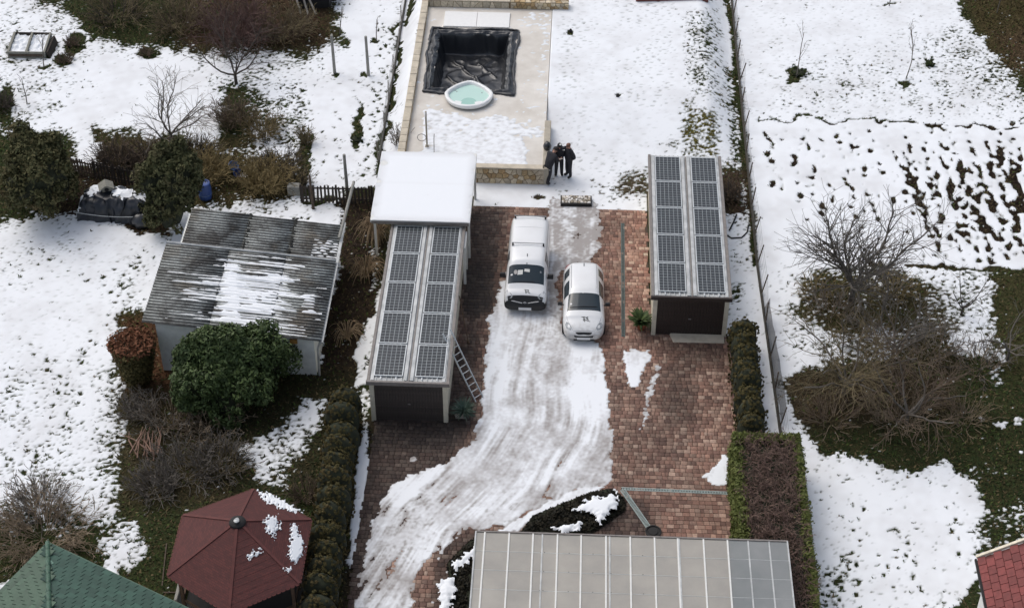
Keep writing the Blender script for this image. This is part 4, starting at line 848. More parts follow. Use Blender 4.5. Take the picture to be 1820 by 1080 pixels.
cn = thing('patio_canopy', 'translucent grey panel canopy with white glazing bars at the front', 'canopy', (-3.09, 39.72, 0), math.radians(.15))
CL, CZ0, SLP = 10.92, 2.78, .06
YB = -7.0
zz = lambda y_: CZ0-y_*SLP*.35
barpx = [861.6, 905, 947.5, 991, 1033, 1077, 1120, 1163, 1204, 1249.6, 1292]
bx_ = [float(P(q, 950, CZ0)[0]+3.09) for q in barpx]; edges = [0.03]+bx_+[bx_[-1]+.72, bx_[-1]+1.45, CL-.02]
for i in range(len(edges)-1):
    a, c = edges[i]+.008, edges[i+1]-.008
    if i in (0,): pass
    MB().hexa([(a,YB,zz(YB)-.012),(c,YB,zz(YB)-.012),(c,0,zz(0)-.012),(a,0,zz(0)-.012)], [(a,YB,zz(YB)),(c,YB,zz(YB)),(c,0,zz(0)),(a,0,zz(0))]).build('panel', MAT['poly2'] if i >= 11 else MAT['poly'], cn)
for i, q in enumerate(bx_): MB().bar((q, YB, zz(YB)+.012), (q, .02, zz(0)+.012), .055, .03).build('glazing_bar', MAT['white_paint'], cn)
for q in edges[-3:-1]+[bx_[2]+.33, bx_[5]+.13, bx_[8]+.05]: MB().bar((q, YB, zz(YB)+.006), (q, .02, zz(0)+.006), .05, .02).build('joint_strip', MAT['galv'], cn)
for q in (.015, CL-.015): MB().bar((q, YB, zz(YB)+.0), (q, .02, zz(0)+.0), .05, .08).build('edge_trim', MAT['galv'], cn)
MB().bar((0, .035, zz(0)-.01), (CL, .035, zz(0)-.01), .06, .09).build('front_beam', MAT['gutter'], cn)
rr = random.Random(4)
for j in range(8):
    yy = -.86*(j+1); MB().bar((.03, yy, zz(yy)-.045), (CL-.03, yy, zz(yy)-.045), .05, .06).build('purlin', MAT['alu'], cn); MB().bar((.03, yy, zz(yy)+.003), (CL-.03, yy, zz(yy)+.003), .014, .006).build('cover_strip', MAT['galv'], cn)
    if j < 5:
        for q in [bx_[k]+.42 for k in (2,3,4,6)]+[edges[3]+.3, bx_[5]+.17]:
            MB().lathe([(.018,0),(.018,.008),(.008,.012)], 6, (q, yy+.02, zz(yy)+.001)).build('fixing_screw', MAT['dark'], cn)
for q in (.15, CL/2, CL-.15): MB().bar((q, -.12, 0), (q, -.12, zz(-.12)-.05), .1).build('post', MAT['wood'], cn)
# ------------------------------------------------------------------ bits of buildings along the far edge
hut = thing('hut', 'dark tarp-roofed hut corner among the brush at the top edge', 'hut', tuple(G(560,14)))
MB().hexa([(-.9,-.2,.0),(.8,.0,.0),(.9,2.2,.0),(-.9,2.2,.0)], [(-.85,-.15,1.0),(.75,.05,1.1),(.85,2.2,1.3),(-.85,2.2,1.3)]).build('wall', MAT['dark'], hut)
MB().hexa([(-1.0,-.4,1.02),(1.0,-.1,1.12),(1.1,2.4,1.34),(-1.0,2.4,1.34)], [(-1.0,-.4,1.07),(1.0,-.1,1.17),(1.1,2.4,1.39),(-1.0,2.4,1.39)]).build('roof', M('grey_roof_felt', (.10,.10,.10), .9), hut)
pl = tuple(G(545,22))
for i, (dx, top) in enumerate(((-.25, -.75), (.12, -.35), (.55, -.15))):
    o = MB().bar((dx, -.25, .02), (top, .55, 1.25), .10, .03).build('leaning_plank', M('pale_plank', (.42,.38,.32), .85), None, loc=pl); o.rotation_euler = (0, 0, 0)
    tag(o, '%s weathered plank leaning on the hut at the top edge' % ('leftmost', 'middle', 'rightmost')[i], 'plank', 'planks leaning on the hut')
p0, p1 = G(1130,4), G(1258,6)
tag(MB().bar((p0[0], p0[1]+.15, p0[2]+.2), (p1[0], p1[1]+.15, p1[2]+.2), .35, .3).build('timber_edge', M('red_brown_timber', (.16,.055,.04), .8)), 'long red-brown timber lying across the top of the snowy yard', 'timber')
# ------------------------------------------------------------------ raised patio
MAT['slab'] = M('warm_concrete_slab', (.63,.585,.52), .85, .10, .9, c2=(.74,.71,.655), bmp=.08, bscale=40)
MAT['stone_cap'] = M('pale_stone_cap', (.54,.48,.38), .9, .18, 3, bmp=.3)
x0, x1, y0, y1 = PAT; hx0, hx1, hy0, hy1 = -7.15, -3.55, 70.15, 75.2
sl_ = MB()
for q in ((x0, hx0, y0, y1), (hx1, x1+.0, y0, y1), (hx0, hx1, y0, hy0), (hx0, hx1, hy1, y1)): sl_.box(*q, -.5, PZ)
patio = sl_.build('patio', MAT['slab']); tag(patio, kind='structure')
def pebble_wall(name, label, org, du, dv, nrm, Lu, Lv, n, seed, cols, thick=.045, core=None, jit=1.0, grp=None, cat='wall'):
    """masonry: a mortar core with every stone a piece of its own (cells of a Voronoi pattern)"""
    r = np.random.default_rng(seed); nu = max(1, int(round(math.sqrt(n*Lu/Lv)))); nv = max(1, int(round(n/nu)))
    pts = np.array([((i+.5+(.5*(j % 2)-.25))*Lu/nu, (j+.5)*Lv/nv) for i in range(nu) for j in range(nv)]); pts += r.uniform(-.34, .34, pts.shape)*np.array([Lu/nu, Lv/nv])*jit
    root = core; du, dv, nrm = np.array(du, float), np.array(dv, float), np.array(nrm, float); org = np.array(org, float)
    for i, c in enumerate(pts):
        poly = [(0,0),(Lu,0),(Lu,Lv),(0,Lv)]
        for j, d in enumerate(pts):
            if i == j or np.hypot(*(d-c)) > 3*max(Lu/nu, Lv/nv): continue
            m_ = (c+d)/2; nn_ = (d-c)/np.hypot(*(d-c)); out = []
            for k in range(len(poly)):
                a, b2 = np.array(poly[k]), np.array(poly[(k+1) % len(poly)]); sa, sb_ = (a-m_)@nn_+.012, (b2-m_)@nn_+.012
                if sa <= 0: out.append(tuple(a))
                if sa*sb_ < 0: out.append(tuple(a+(b2-a)*sa/(sa-sb_)))
            poly = out
            if len(poly) < 3: break
        if len(poly) < 3: continue
        pc_ = np.mean(poly, 0); th = thick*r.uniform(.6, 1.3); ring0 = [org+du*p[0]+dv*p[1] for p in poly]
        q = [pc_+(np.array(p)-pc_)*.80 for p in poly]; ring1 = [org+du*(p[0]*.05+pp[0]*.95)+dv*(p[1]*.05+pp[1]*.95)+nrm*th*.7 for p, pp in zip(q, poly)]; ring2 = [org+du*p[0]+dv*p[1]+nrm*th for p in q]
        nP = len(poly); F = [tuple(range(2*nP, 3*nP))]+[(k, (k+1) % nP, nP+(k+1) % nP, nP+k) for k in range(nP)]+[(nP+k, nP+(k+1) % nP, 2*nP+(k+1) % nP, 2*nP+k) for k in range(nP)]
        o = MB().add(ring0+ring1+ring2, F).build('stone', MAT['stone'], root); cc = np.array(cols[r.integers(len(cols))])*r.uniform(.8, 1.2); o.color = (*cc, 1)
MAT['stone'] = Mattr('field_stone', '', .85, .25, 9., .3, objcol=True); MAT['mortar'] = M('brown_mortar', (.17,.125,.075), .95, .25, 12)
STC = [(.50,.41,.27),(.42,.31,.17),(.58,.50,.37),(.36,.25,.13),(.47,.40,.30)]
fw_ = thing('stone_retaining_wall', 'honey coloured stone retaining wall in front of the raised patio', 'wall', (-4.65, 63.96, 0))
MB().box(0, 3.25, -.26, .02, 0, PZ-.03).build('mortar_core', MAT['mortar'], fw_)
pebble_wall('stone', '', (0.0,-.262,.03), (1,0,0), (0,0,1), (0,-1,0), 3.25, PZ-.08, 44, 3, STC, core=fw_)
MB().box(-.02, 3.27, -.30, .03, PZ-.028, PZ+.05).build('coping', MAT['stone_cap'], fw_, bevel=.012)
sw_ = thing('patio_side_kerb', 'grey low kerb along the right edge of the patio behind the people', 'kerb', (-1.40, 63.98, 0)); 
MB().box(-.08, .22, 0, 3.6, 0, PZ+.06).build('kerb_core', MAT['conc'], sw_, bevel=.02); MB().box(-.075, .215, -.31, -.003, 0, PZ+.05).build('end_pier', MAT['conc'], sw_, bevel=.02)
lw_ = thing('patio_stone_wall', 'long pale stone capped wall along the left side of the patio', 'wall', (-8.12, 64.0, 0))
MB().box(-.16, .16, .0, 14.0, 0, PZ+.22).build('mortar_core', MAT['mortar'], lw_)
ys = np.arange(0, 14.0, .58); rr = random.Random(5)
for yv in ys: MB().box(-.17, .17, yv+.012, yv+.57, PZ+.221, PZ+.30+rr.uniform(-.012, .012)).build('coping_stone', Mc if False else MAT['stone_cap'], lw_, bevel=.02)
pebble_wall('stone', '', (.161,0.02,PZ+.01), (0,1,0), (0,0,1), (1,0,0), 13.9, .2, 40, 8, STC, .02, core=lw_)
bw_ = thing('back_stone_wall', 'stone wall with rounded pale stones along the back of the patio', 'wall', (-7.9, 78.0, 0))
MB().box(0, 7.35, -.18, .3, 0, PZ+.38).build('mortar_core', MAT['mortar'], bw_)
pebble_wall('stone', '', (4.3,-.181,PZ+.02), (1,0,0), (0,0,1), (0,-1,0), 3.05, .34, 20, 5, STC, core=bw_)
pebble_wall('stone', '', (0.0,-.181,PZ+.02), (1,0,0), (0,0,1), (0,-1,0), 4.2, .34, 14, 6, [(.50,.44,.34),(.46,.40,.30)], .02, core=bw_)
pebble_wall('stone', '', (4.3,-.18,PZ+.381), (1,0,0), (0,1,0), (0,0,1), 3.05, .48, 18, 7, STC, core=bw_)
MB().box(-.02, 4.28, -.2, .32, PZ+.382, PZ+.45).build('coping', MAT['stone_cap'], bw_, bevel=.02)
# two white boards behind the pool
for i, (a, c) in enumerate(((-7.02, -5.32), (-5.30, -3.60))):
    tag(box('white_board', a, c, 75.85, 77.3, PZ+.012, PZ+.07, M('white_board_%d' % i, (.80,.80,.78), .5, .03), None, .008), '%s white board lying flat behind the pool' % ('left', 'right')[i], 'board', 'white boards behind the pool')
# ------------------------------------------------------------------ plastic lined pool pit
m, t, b = nodes_of('black_plastic_sheet'); b.inputs['Base Color'].default_value = (.016,.018,.022,1); b.inputs['Roughness'].default_value = .34; b.inputs['Specular IOR Level'].default_value = .8
n1 = noise(t, 1.6, 2, rough=.45, dist=1.6); bump(t, b, n1, .05, .12); MAT['plastic'] = m
ux_ = np.arange(-1.0, 1.0001, 1/70); L_, W_ = (hy1-hy0)/2, (hx1-hx0)/2
def pitprof(x, y):
    over = .42; ax_, ay_ = np.abs(x), np.abs(y); e = np.minimum(W_-ax_, L_-ay_)            # distance inside the pit
    z = np.where(e > .0, PZ+.05-1.15*sstep(.0, .30, e), PZ+.05+.10*np.exp(-((e+.16)/.10)**2)-.03*sstep(.25, .45, -e))
    return z, e
X, Y = np.meshgrid(np.linspace(-W_-.44, W_+.44, 150), np.linspace(-L_-.44, L_+.44, 190)); Z, E_ = pitprof(X, Y)
wr = band(X.shape, 60, 1, 81)*.8+band(X.shape, 22, 1.8, 82)*.18; wr2 = band(X.shape, 26, .5, 83)
rid = -np.abs(band(X.shape, 60, 1, 84))+.6
Z = Z+.016*wr*sstep(-.45, 0, E_)+.012*wr2*np.exp(-(E_/.2)**2)+.03*np.clip(rid, -1, 1)*sstep(.3, .6, E_)+.008*np.abs(wr2)*(E_ < 0)
for (fa, fb, fc, fd, fh) in ((-1.0,1.6,.5,-.4,.10),(-.3,-.2,.9,.6,.08),(-1.2,.2,-.2,-1.2,.06),(.3,1.5,1.1,.2,.07),(-.9,-.9,.6,-.7,.06)):
    ex, ey = fc-fa, fd-fb; tq = np.clip(((X-fa)*ex+(Y-fb)*ey)/(ex*ex+ey*ey), 0, 1); dq = np.hypot(X-fa-tq*ex+.05*wr, Y-fb-tq*ey+.05*wr); Z = Z+fh*np.exp(-(dq/.09)**2)*sstep(.25, .5, E_)
tubm = sstep(1.25, .95, np.hypot((X+(hx0+hx1)/2+5.26)/1.16, (Y+(hy0+hy1)/2-69.42)/1.16)); Z = np.minimum(Z, Z*(1-tubm)+(PZ-.06)*tubm); X2 = X+.03*band(X.shape, 40, 1, 85); Y2 = Y+.03*band(X.shape, 40, 1, 86)
pool = thing('lined_pool_pit', 'sunken pool pit lined with wrinkled shiny black plastic sheeting', 'pool', ((hx0+hx1)/2, (hy0+hy1)/2, 0))
npmesh('plastic_liner', np.stack([X2, Y2, np.maximum(Z, np.where((E_ < .0) & (tubm < .2), PZ+.006, -9))], -1).reshape(-1, 3), grid_faces(X.shape[1], X.shape[0]), MAT['plastic'], pool, smooth=True)
rim = []; rr = random.Random(2)
for k in range(160):
    s = k/160*4; i = int(s); f = s-i; cs = [(-W_-.42,-L_-.42),(W_+.42,-L_-.42),(W_+.42,L_+.42),(-W_-.42,L_+.42)]; a, c = cs[i], cs[(i+1) % 4]
    rim.append((a[0]+(c[0]-a[0])*f+rr.gauss(0,.012)+.03*math.sin(k*.45)+.07*math.sin(k*.17+1), a[1]+(c[1]-a[1])*f+rr.gauss(0,.012)+.03*math.cos(k*.39)+.07*math.cos(k*.21), PZ+.05+.015*math.sin(k*.7)))
MB().tube(rim+[rim[0]], [.065+.02*math.sin(q*.37)+rr.uniform(-.006,.006) for q in range(161)], 7, False).build('rolled_edge', MAT['plastic'], pool, smooth=True)
# ------------------------------------------------------------------ corner bathtub
MAT['enamel'] = M('white_enamel', (.80,.81,.80), .2, .03); m, t, b = nodes_of('pale_bath_water')
b.inputs['Base Color'].default_value = (.50,.70,.63,1); b.inputs['Roughness'].default_value = .08; b.inputs['Specular IOR Level'].default_value = .5; MAT['bathwater'] = m
tub = thing('corner_bathtub', 'white corner bathtub with pale turquoise water at the pool edge', 'bathtub', (-5.26, 69.42, PZ+.10))
def tubring(s, z, n=48):
    out = []
    for k in range(n):
        a = 2*math.pi*k/n; x_, y_ = math.cos(a), math.sin(a)
        r = 1.0
        if y_ > 0:                     # two straight sides meeting in a blunt corner at the back
            r = (abs(x_)**1.45+abs(y_)**1.45)**(-1/1.45)*(1-.06*y_)
        out.append((1.16*s*x_*r, 1.16*s*y_*r*(1.0 if y_ > 0 else .98), z))
    return out
rings = [(1.0, .0), (1.03, .12), (1.03, .17), (1.0, .20), (.90, .20), (.86, .16), (.80, -.1), (.72, -.28), (.70, -.29)]
mb = MB(); n = 48
for s, z in rings: mb.v += tubring(s, z)
for i in range(len(rings)-1):
    for k in range(n): mb.f.append((i*n+k, i*n+(k+1) % n, (i+1)*n+(k+1) % n, (i+1)*n+k))
mb.f.append(tuple((len(rings)-1)*n+k for k in range(n))); mb.build('tub_shell', MAT['enamel'], tub, smooth=True)
w_ = MB(); w_.v += tubring(.845, .06)+tubring(.5, .06); w_.f += [(k, (k+1) % n, n+(k+1) % n, n+k) for k in range(n)]+[tuple(range(n, 2*n))]; w_.build('water', MAT['bathwater'], tub)
MB().hexa([(-.75,-.72,.055),(-.42,-.98,.055),(-.30,-.60,.055),(-.62,-.5,.055)], [(-.75,-.72,.075),(-.42,-.98,.075),(-.30,-.60,.075),(-.62,-.5,.075)]).build('seat_ledge', MAT['enamel'], tub, bevel=.01)
MB().hexa([(.42,-.98,.055),(.80,-.66,.055),(.62,-.5,.055),(.30,-.60,.055)], [(.42,-.98,.075),(.80,-.66,.075),(.62,-.5,.075),(.30,-.60,.075)]).build('seat_ledge', MAT['enamel'], tub, bevel=.01)
well = MB().lathe([(.40,.0),(.36,.012)], 20, (.02,-.62,.056)).build('foot_well', M('deeper_water', (.34,.56,.49), .08, .03), tub)
for (a, c) in ((-.70,.35),(-.62,.28),(.62,.22),(.30,-.82),(-.12,-.86)): MB().lathe([(.035,0),(.03,.012)], 8, (a, c, .062)).build('water_jet', M('steel_jet', (.25,.27,.27), .3), tub)
# ------------------------------------------------------------------ snow on the patio
qx, qy = np.meshgrid(np.arange(x0+.06, x1, .06), np.arange(y0+.02, y1-.2, .06)); ax_, ay_ = px_of(qx, qy, PZ)
cf = np.full(qx.shape, -2.4)
paint(cf, ax_, ay_, [('p', [(752,193),(800,200),(840,212),(890,205),(930,222),(968,232),(968,250),(942,292),(845,296),(830,272),(750,272)], 1.5, 8), ('p', [(775,250),(945,250),(935,296),(775,290)], 3.0, 8), ('p', [(930,246),(970,240),(970,296),(938,296)], -3, 6), ('p', [(960,30),(990,30),(985,230),(966,230)], -.9, 10), ('p', [(930,14),(1000,20),(1000,60),(930,50)], -1.0, 12), ('p', [(720,200),(752,196),(750,275),(715,275)], -2.5, 5), ('p', [(955,100),(975,100),(972,200),(955,200)], -1.7, 10)])
nb = band(qx.shape, 9, .8, 91)*.7+band(qx.shape, 20, .5, 92)*.7
dn_ = np.clip(band(qx.shape, 7, .5, 93)-1.2, 0, 1)*.5
hole_ = (qx > hx0-.5) & (qx < hx1+.5) & (qy > hy0-.5) & (qy < hy1+.6)
o = snow_mesh('patio_snow', qx, qy, np.full(qx.shape, PZ+.002), np.where(hole_, -4, cf-nb), dn_, np.clip(.10+.1*nb, 0, .3), MAT['snow'], .016, slack=.3, thin_k=.22)
tag(o, 'thin trodden snow on the patio between bathtub and stone wall', 'snow', kind='stuff')
# outdoor shower column
fc = thing('garden_shower', 'thin grey shower column with hose loop on the patio', 'shower', (-6.98, 65.25, PZ))
MB().box(-.09, .09, -.09, .09, 0, .05).tube([(0,0,.05),(0,0,2.0)], .045, 8).build('column', MAT['conc'], fc)
MB().tube([(0,0,1.95),(0,-.18,2.0),(0,-.32,1.92)], .02, 6).build('shower_arm', MAT['galv'], fc)
MB().tube([(-.13+.20*math.cos(a)-.1, -.05, .55+.20*math.sin(a)) for a in np.linspace(0, 2*math.pi, 20)], .016, 6, False).build('hose_loop', MAT['gutter'], fc)
tag(MB().tube([(-6.6,64.7,PZ),(-6.58,64.65,PZ+.9),(-6.55,64.6,PZ+1.2)], .018, 6).build('thin_stake', MAT['gutter']), 'thin stake standing between shower column and white roof', 'stake')
# ------------------------------------------------------------------ stone planter in front
bp = thing('stone_planter', 'low rectangular trough of pale stones at the top of the drive', 'planter', (.13, 62.35, 0), .02)
MB().box(-.72, .72, -.33, .33, 0, .22).build('box', MAT['dark'], bp, bevel=.02)
pebble_wall('stone', '', (-.66,-.27,.215), (1,0,0), (0,1,0), (0,0,1), 1.32, .54, 34, 12, [(.62,.58,.52),(.50,.45,.38),(.70,.67,.62),(.34,.29,.22)], .06, core=bp)
# ------------------------------------------------------------------ slot drains
MAT['drain'] = M('green_grey_grate', (.10,.13,.12), .6, .25, 10); MAT['drain2'] = M('galvanised_grate', (.30,.36,.34), .5, .2, 10)
def drain(name, label, a, c, w, mat, n):
    a, c = Vector((a[0], a[1], .066)), Vector((c[0], c[1], .066)); d = (c-a); L = d.length; rz = math.atan2(d.y, d.x)
    o = thing(name, label, 'drain', tuple(a), rz)
    for s in (-1, 1): MB().box(0, L, s*w/2-.014, s*w/2+.014, -.03, .008).build('edge_rail', mat, o)
    MB().box(0, L, -w/2+.015, w/2-.015, -.03, -.004).build('channel', MAT['dark'], o)
    g0 = None; mb = MB()
    k = .03
    while k < L: mb.box(k, k+.03, -w/2+.014, w/2-.014, -.012, .005); k += .06
    mb.build('grating', mat, o); return o
drain('slot_drain', 'long straight drain beside the right garage', (2.27, 53.2), (2.27, 60.9), .13, MAT['drain'], 0)
drain('slot_drain', 'drain running across the drive to the clipped hedge', (2.16, 44.55), (6.2, 44.50), .12, MAT['drain2'], 0)
drain('slot_drain', 'slanting drain between planting bed and canopy', (2.20, 44.50), (3.18, 42.62), .18, MAT['drain2'], 0)
tag(MB().lathe([(.30,.0),(.31,.05),(.26,.06),(.24,.02),(.05,.02)], 14, (3.34, 42.42, .06)).lathe([(.20,.02),(.17,.05),(.02,.05)], 10, (3.34,42.42,.06)).build('gully_cover', MAT['dark']), 'round dark gully cover at the end of the slanting drain', 'gully')
# ------------------------------------------------------------------ ladder and pole on the left garage
ld = thing('ladder', 'aluminium ladder leaning on the right side of the left garage', 'ladder', (0,0,0))
a0, a1 = Vector((-3.55, 49.15, .066)), Vector((-4.92, 50.45, 2.55)); sd_ = (a1-a0).cross(Vector((0,0,1))).normalized()*.2
for s in (-1, 1): MB().bar(a0+sd_*s, a1+sd_*s, .03, .075).build('stile', MAT['alu'], ld)
for k in range(11):
    f = (k+.6)/11.3; p = a0.lerp(a1, f); MB().tube([p-sd_, p+sd_], .017, 6).build('rung', MAT['alu'], ld)
tag(MB().tube([(-4.22,52.6,.06),(-4.62,53.4,1.9)], .02, 6).tube([(-4.22,52.6,.06),(-4.16,52.45,.12)], [.05,.03], 6).build('broom', MAT['wood']), 'brown broom leaning on the left garage wall beside the ladder', 'broom')
tag(MB().box(-4.66,-4.55,56.3,56.42,.06,2.1).box(-4.66,-4.55,57.3,57.42,.06,2.1).box(-4.66,-4.55,56.421,57.299,2.0,2.1).build('door_frame', MAT['white_paint']), 'white door frame on the far right side of the left garage', 'door frame')
# bits of snow and dirt on the drive
for i, (x_, y_) in enumerate(((727,757),(862,383),(748,757),(1130,640))): pass
# ------------------------------------------------------------------ pots
MAT['terra'] = M('terracotta', (.34,.13,.07), .8, .15, 8)
def leaf_fan(n, r, h, seed, w=.05, droop=.5):
    rr = random.Random(seed); mb = MB()
    for k in range(n):
        a = rr.uniform(0, 6.283); l = r*rr.uniform(.6, 1.1); e = rr.uniform(.3, 1.3); d = Vector((math.cos(a), math.sin(a), 0)); s = Vector((-d.y, d.x, 0))*w*rr.uniform(.6, 1.2)
        pts = []
        for j in range(4):
            f = j/3; pts.append(d*l*f*math.cos(e*(1-f*droop))+Vector((0,0,h*(math.sin(e)*f*1.3-droop*f*f*.7))))
        V = []; 
        for j, p in enumerate(pts): ww = (.5, 1, .8, .08)[j]; V += [p-s*ww, p+s*ww]
        mb.add(V, [(0,1,3,2),(2,3,5,4),(4,5,7,6)])
    return mb
pt_ = thing('potted_fern', 'bushy green plant in a terracotta pot by the right garage', 'potted plant', (3.02, 53.75, .066))
MB().lathe([(.16,0),(.25,.32),(.27,.33),(.27,.38),(.23,.38),(.21,.30)], 16).build('pot', MAT['terra'], pt_, smooth=True); MB().lathe([(.215,.31),(.05,.33)], 12).build('soil', MAT['dark'], pt_)
fo = leaf_fan(130, .62, .55, 4, .07).build('foliage', leafmat('fern_leaf', (.035,.062,.02), (.075,.105,.035)), pt_); fo.location = (-.05, 0, .34)
pt2 = thing('potted_yucca', 'spiky blue-green plant in a square pot at the left garage corner', 'potted plant', (-4.22, 48.05, .066))
MB().hexa([(-.22,-.02,0),(.16,-.02,0),(.16,.34,0),(-.22,.34,0)], [(-.26,-.06,.36),(.2,-.06,.36),(.2,.38,.36),(-.26,.38,.36)]).build('pot', M('grey_pot', (.30,.27,.23), .8), pt2, bevel=.01)
MB().lathe([(.15,.361),(.12,.40),(.03,.42)], 10, (-.08,.24,0)).build('snow_patch', MAT['snow'], pt2)
fo = leaf_fan(150, .62, .5, 9, .028, .55).build('foliage', leafmat('yucca_leaf', (.035,.062,.045), (.085,.12,.09)), pt2); fo.location = (.12, .02, .34)
# clods lying on the snow
for i, (x_, y_, lab, s) in enumerate(((1014,58,'black clod on the clean snow near the stone wall end',.085),(1098,173,'dark clump lying in the middle of the snowy yard',.07),(716,1000,'',.0))):
    if s:
        p = G(x_, y_); rr = random.Random(i); mb = MB().lathe([(s*.8,0),(s*1.1,.06),(s*.9,.14),(s*.3,.2)], 9, tuple(p)); mb.v = [(v[0]+rr.uniform(-.03,.03), v[1]+rr.uniform(-.03,.03), v[2]+rr.uniform(-.01,.02)) for v in mb.v]
        tag(mb.build('soil_clod', MAT['dark']), lab, 'clod')
bk = thing('black_bag', 'black bag resting on the kerb left of the people', 'bag', (-1.30, 65.25, PZ+.06))
MB().lathe([(.13,0),(.19,.06),(.20,.2),(.13,.34),(.05,.38)], 10).build('bag_body', MAT['plastic'], bk, smooth=True); MB().tube([(-.05,0,.36),(-.03,.02,.46),(.05,0,.37)], .012, 5).build('handle', MAT['dark'], bk)
# ------------------------------------------------------------------ cars: one control cage, subdivided, then cut into parts
m, t, b = nodes_of('white_car_paint'); b.inputs['Roughness'].default_value = .24          # road dirt thrown up along the lower body
sx = N(t, 'SeparateXYZ'); g = N(t, 'TexCoord').outputs['Object']; t.links.new(g, sx.inputs[0]); ad = N(t, 'Math', operation='MULTIPLY_ADD'); t.links.new(noise(t, 5., 5), ad.inputs[0]); ad.inputs[1].default_value = -.7; t.links.new(sx.outputs[2], ad.inputs[2])
x = mix(t, ramp(t, ad.outputs[0], .02, .45, (.7,)*3, (0,)*3), mix(t, ramp(t, noise(t, 1.2, 4), .3, .75), (.80,.81,.81), (.74,.745,.74)), (.36,.33,.29)); t.links.new(x, b.inputs['Base Color']); MAT['carpaint'] = m; MAT['carpaint'].node_tree.nodes['Principled BSDF'].inputs['Coat Weight'].default_value = .5
m, t, b = nodes_of('car_glass'); b.inputs['Base Color'].default_value = (.020,.032,.040,1); b.inputs['Roughness'].default_value = .06; b.inputs['Specular IOR Level'].default_value = .6; MAT['glass'] = m
MAT['trim'] = M('black_plastic_trim', (.013,.013,.014), .55, .1); MAT['rubber'] = M('tyre_rubber', (.014,.014,.014), .85, .2)
m, t, b = nodes_of('headlamp_glass'); b.inputs['Roughness'].default_value = .12; t.links.new(mix(t, ramp(t, noise(t, 9, 2), .35, .65), (.25,.27,.28), (.52,.54,.55)), b.inputs['Base Color']); MAT['lamp'] = m
MAT['chrome'] = M('chrome', (.62,.63,.64), .2, .05, metal=.8); MAT['plate'] = M('white_plate', (.75,.75,.74), .4, .02); MAT['red_lamp'] = M('red_lamp', (.35,.02,.02), .2)
MAT['decal'] = M('dark_decal', (.035,.04,.035), .5, .2); MAT['paper'] = M('paper', (.70,.70,.66), .8, .05); MAT['silver'] = M('wheel_silver', (.35,.36,.37), .35, .05, metal=.5)
def car_body(stations, regions, parent, partmat):
    """stations: y, then six (halfwidth, z) from sill to roof centre; regions(i, j) names the part of each face"""
    ns, npt = len(stations), 6; V, F, R = [], [], []
    for y_, pr_ in stations:
        ring = [(-w, y_, z) for w, z in pr_[:5]]+[(0, y_, pr_[5][1])]+[(w, y_, z) for w, z in pr_[4::-1]]; V += ring
    m_ = 11
    for i in range(ns-1):
        for j in range(m_-1):
            jj = j if j < 5 else 9-j
            F.append((i*m_+j, (i+1)*m_+j, (i+1)*m_+j+1, i*m_+j+1)); R.append((regions(i, jj), -1 if j < 5 else 1))
        F.append((i*m_+m_-1, (i+1)*m_+m_-1, (i+1)*m_, i*m_)); R.append(('body', 0))
    # front and rear faces: strips from left to right
    for e, nm in ((0, 'front'), (ns-1, 'rear')):
        o_ = e*m_
        for j in range(5):
            a, b_, c, d = o_+j, o_+j+1, o_+m_-2-j, o_+m_-1-j
            f = (a, b_, c, d) if j < 4 else (a, b_, d)
            F.append(f if e == 0 else f[::-1]); R.append((regions(nm, j), 0))
    me = bpy.data.meshes.new('cage'); me.from_pydata(V, [], F)
    names = sorted(set(R)); at = me.attributes.new('reg', 'INT', 'FACE'); at.data.foreach_set('value', [names.index(r) for r in R])
    tmp = bpy.data.objects.new('cage', me); col.objects.link(tmp); sm = tmp.modifiers.new('s', 'SUBSURF'); sm.levels = 3; sm.render_levels = 3
    dg = bpy.context.evaluated_depsgraph_get(); ev = bpy.data.meshes.new_from_object(tmp.evaluated_get(dg))
    n = len(ev.vertices); co = np.zeros(n*3, np.float32); ev.vertices.foreach_get('co', co); co = co.reshape(-1, 3)
    reg = np.zeros(len(ev.polygons), np.int32); ev.attributes['reg'].data.foreach_get('value', reg)
    lv = np.zeros(len(ev.loops), np.int32); ev.loops.foreach_get('vertex_index', lv); lv = lv.reshape(-1, 4)
    nrm = np.zeros(n*3, np.float32); ev.vertices.foreach_get('normal', nrm); nrm = nrm.reshape(-1, 3)
    bpy.data.objects.remove(tmp); parts = {}
    for i, nm in enumerate(names):
        parts.setdefault(nm if nm[0] in SPLIT else nm[0], []).append(lv[reg == i])
    for nm, fs in parts.items():
        f = np.concatenate(fs); u, inv = np.unique(f, return_inverse=True); name = nm[0] if isinstance(nm, tuple) else nm
        o = npmesh(name, co[u], inv.reshape(f.shape), partmat[name], parent, smooth=True)
        o.data.normals_split_custom_set_from_vertices([tuple(q) for q in nrm[u]])
    bpy.data.meshes.remove(ev)
    from mathutils.bvhtree import BVHTree
    return BVHTree.FromPolygons([tuple(c) for c in co], [tuple(q) for q in lv])
SPLIT = ('headlight', 'side_window', 'tail_lamp', 'quarter_window')
def on_surface(bvh, x_, y_, off):
    h = bvh.ray_cast(Vector((x_, y_, 5)), Vector((0, 0, -1))); return h[0]+(h[1] if h[1].z > 0 else -h[1])*off if h[0] else Vector((x_, y_, 1))
def decal(bvh, name, polys, mat, parent, off=.006):
    mb = MB()
    for poly in polys: mb.add([on_surface(bvh, a, c, off) for a, c in poly], [tuple(range(len(poly)))])
    return mb.build(name, mat, parent)
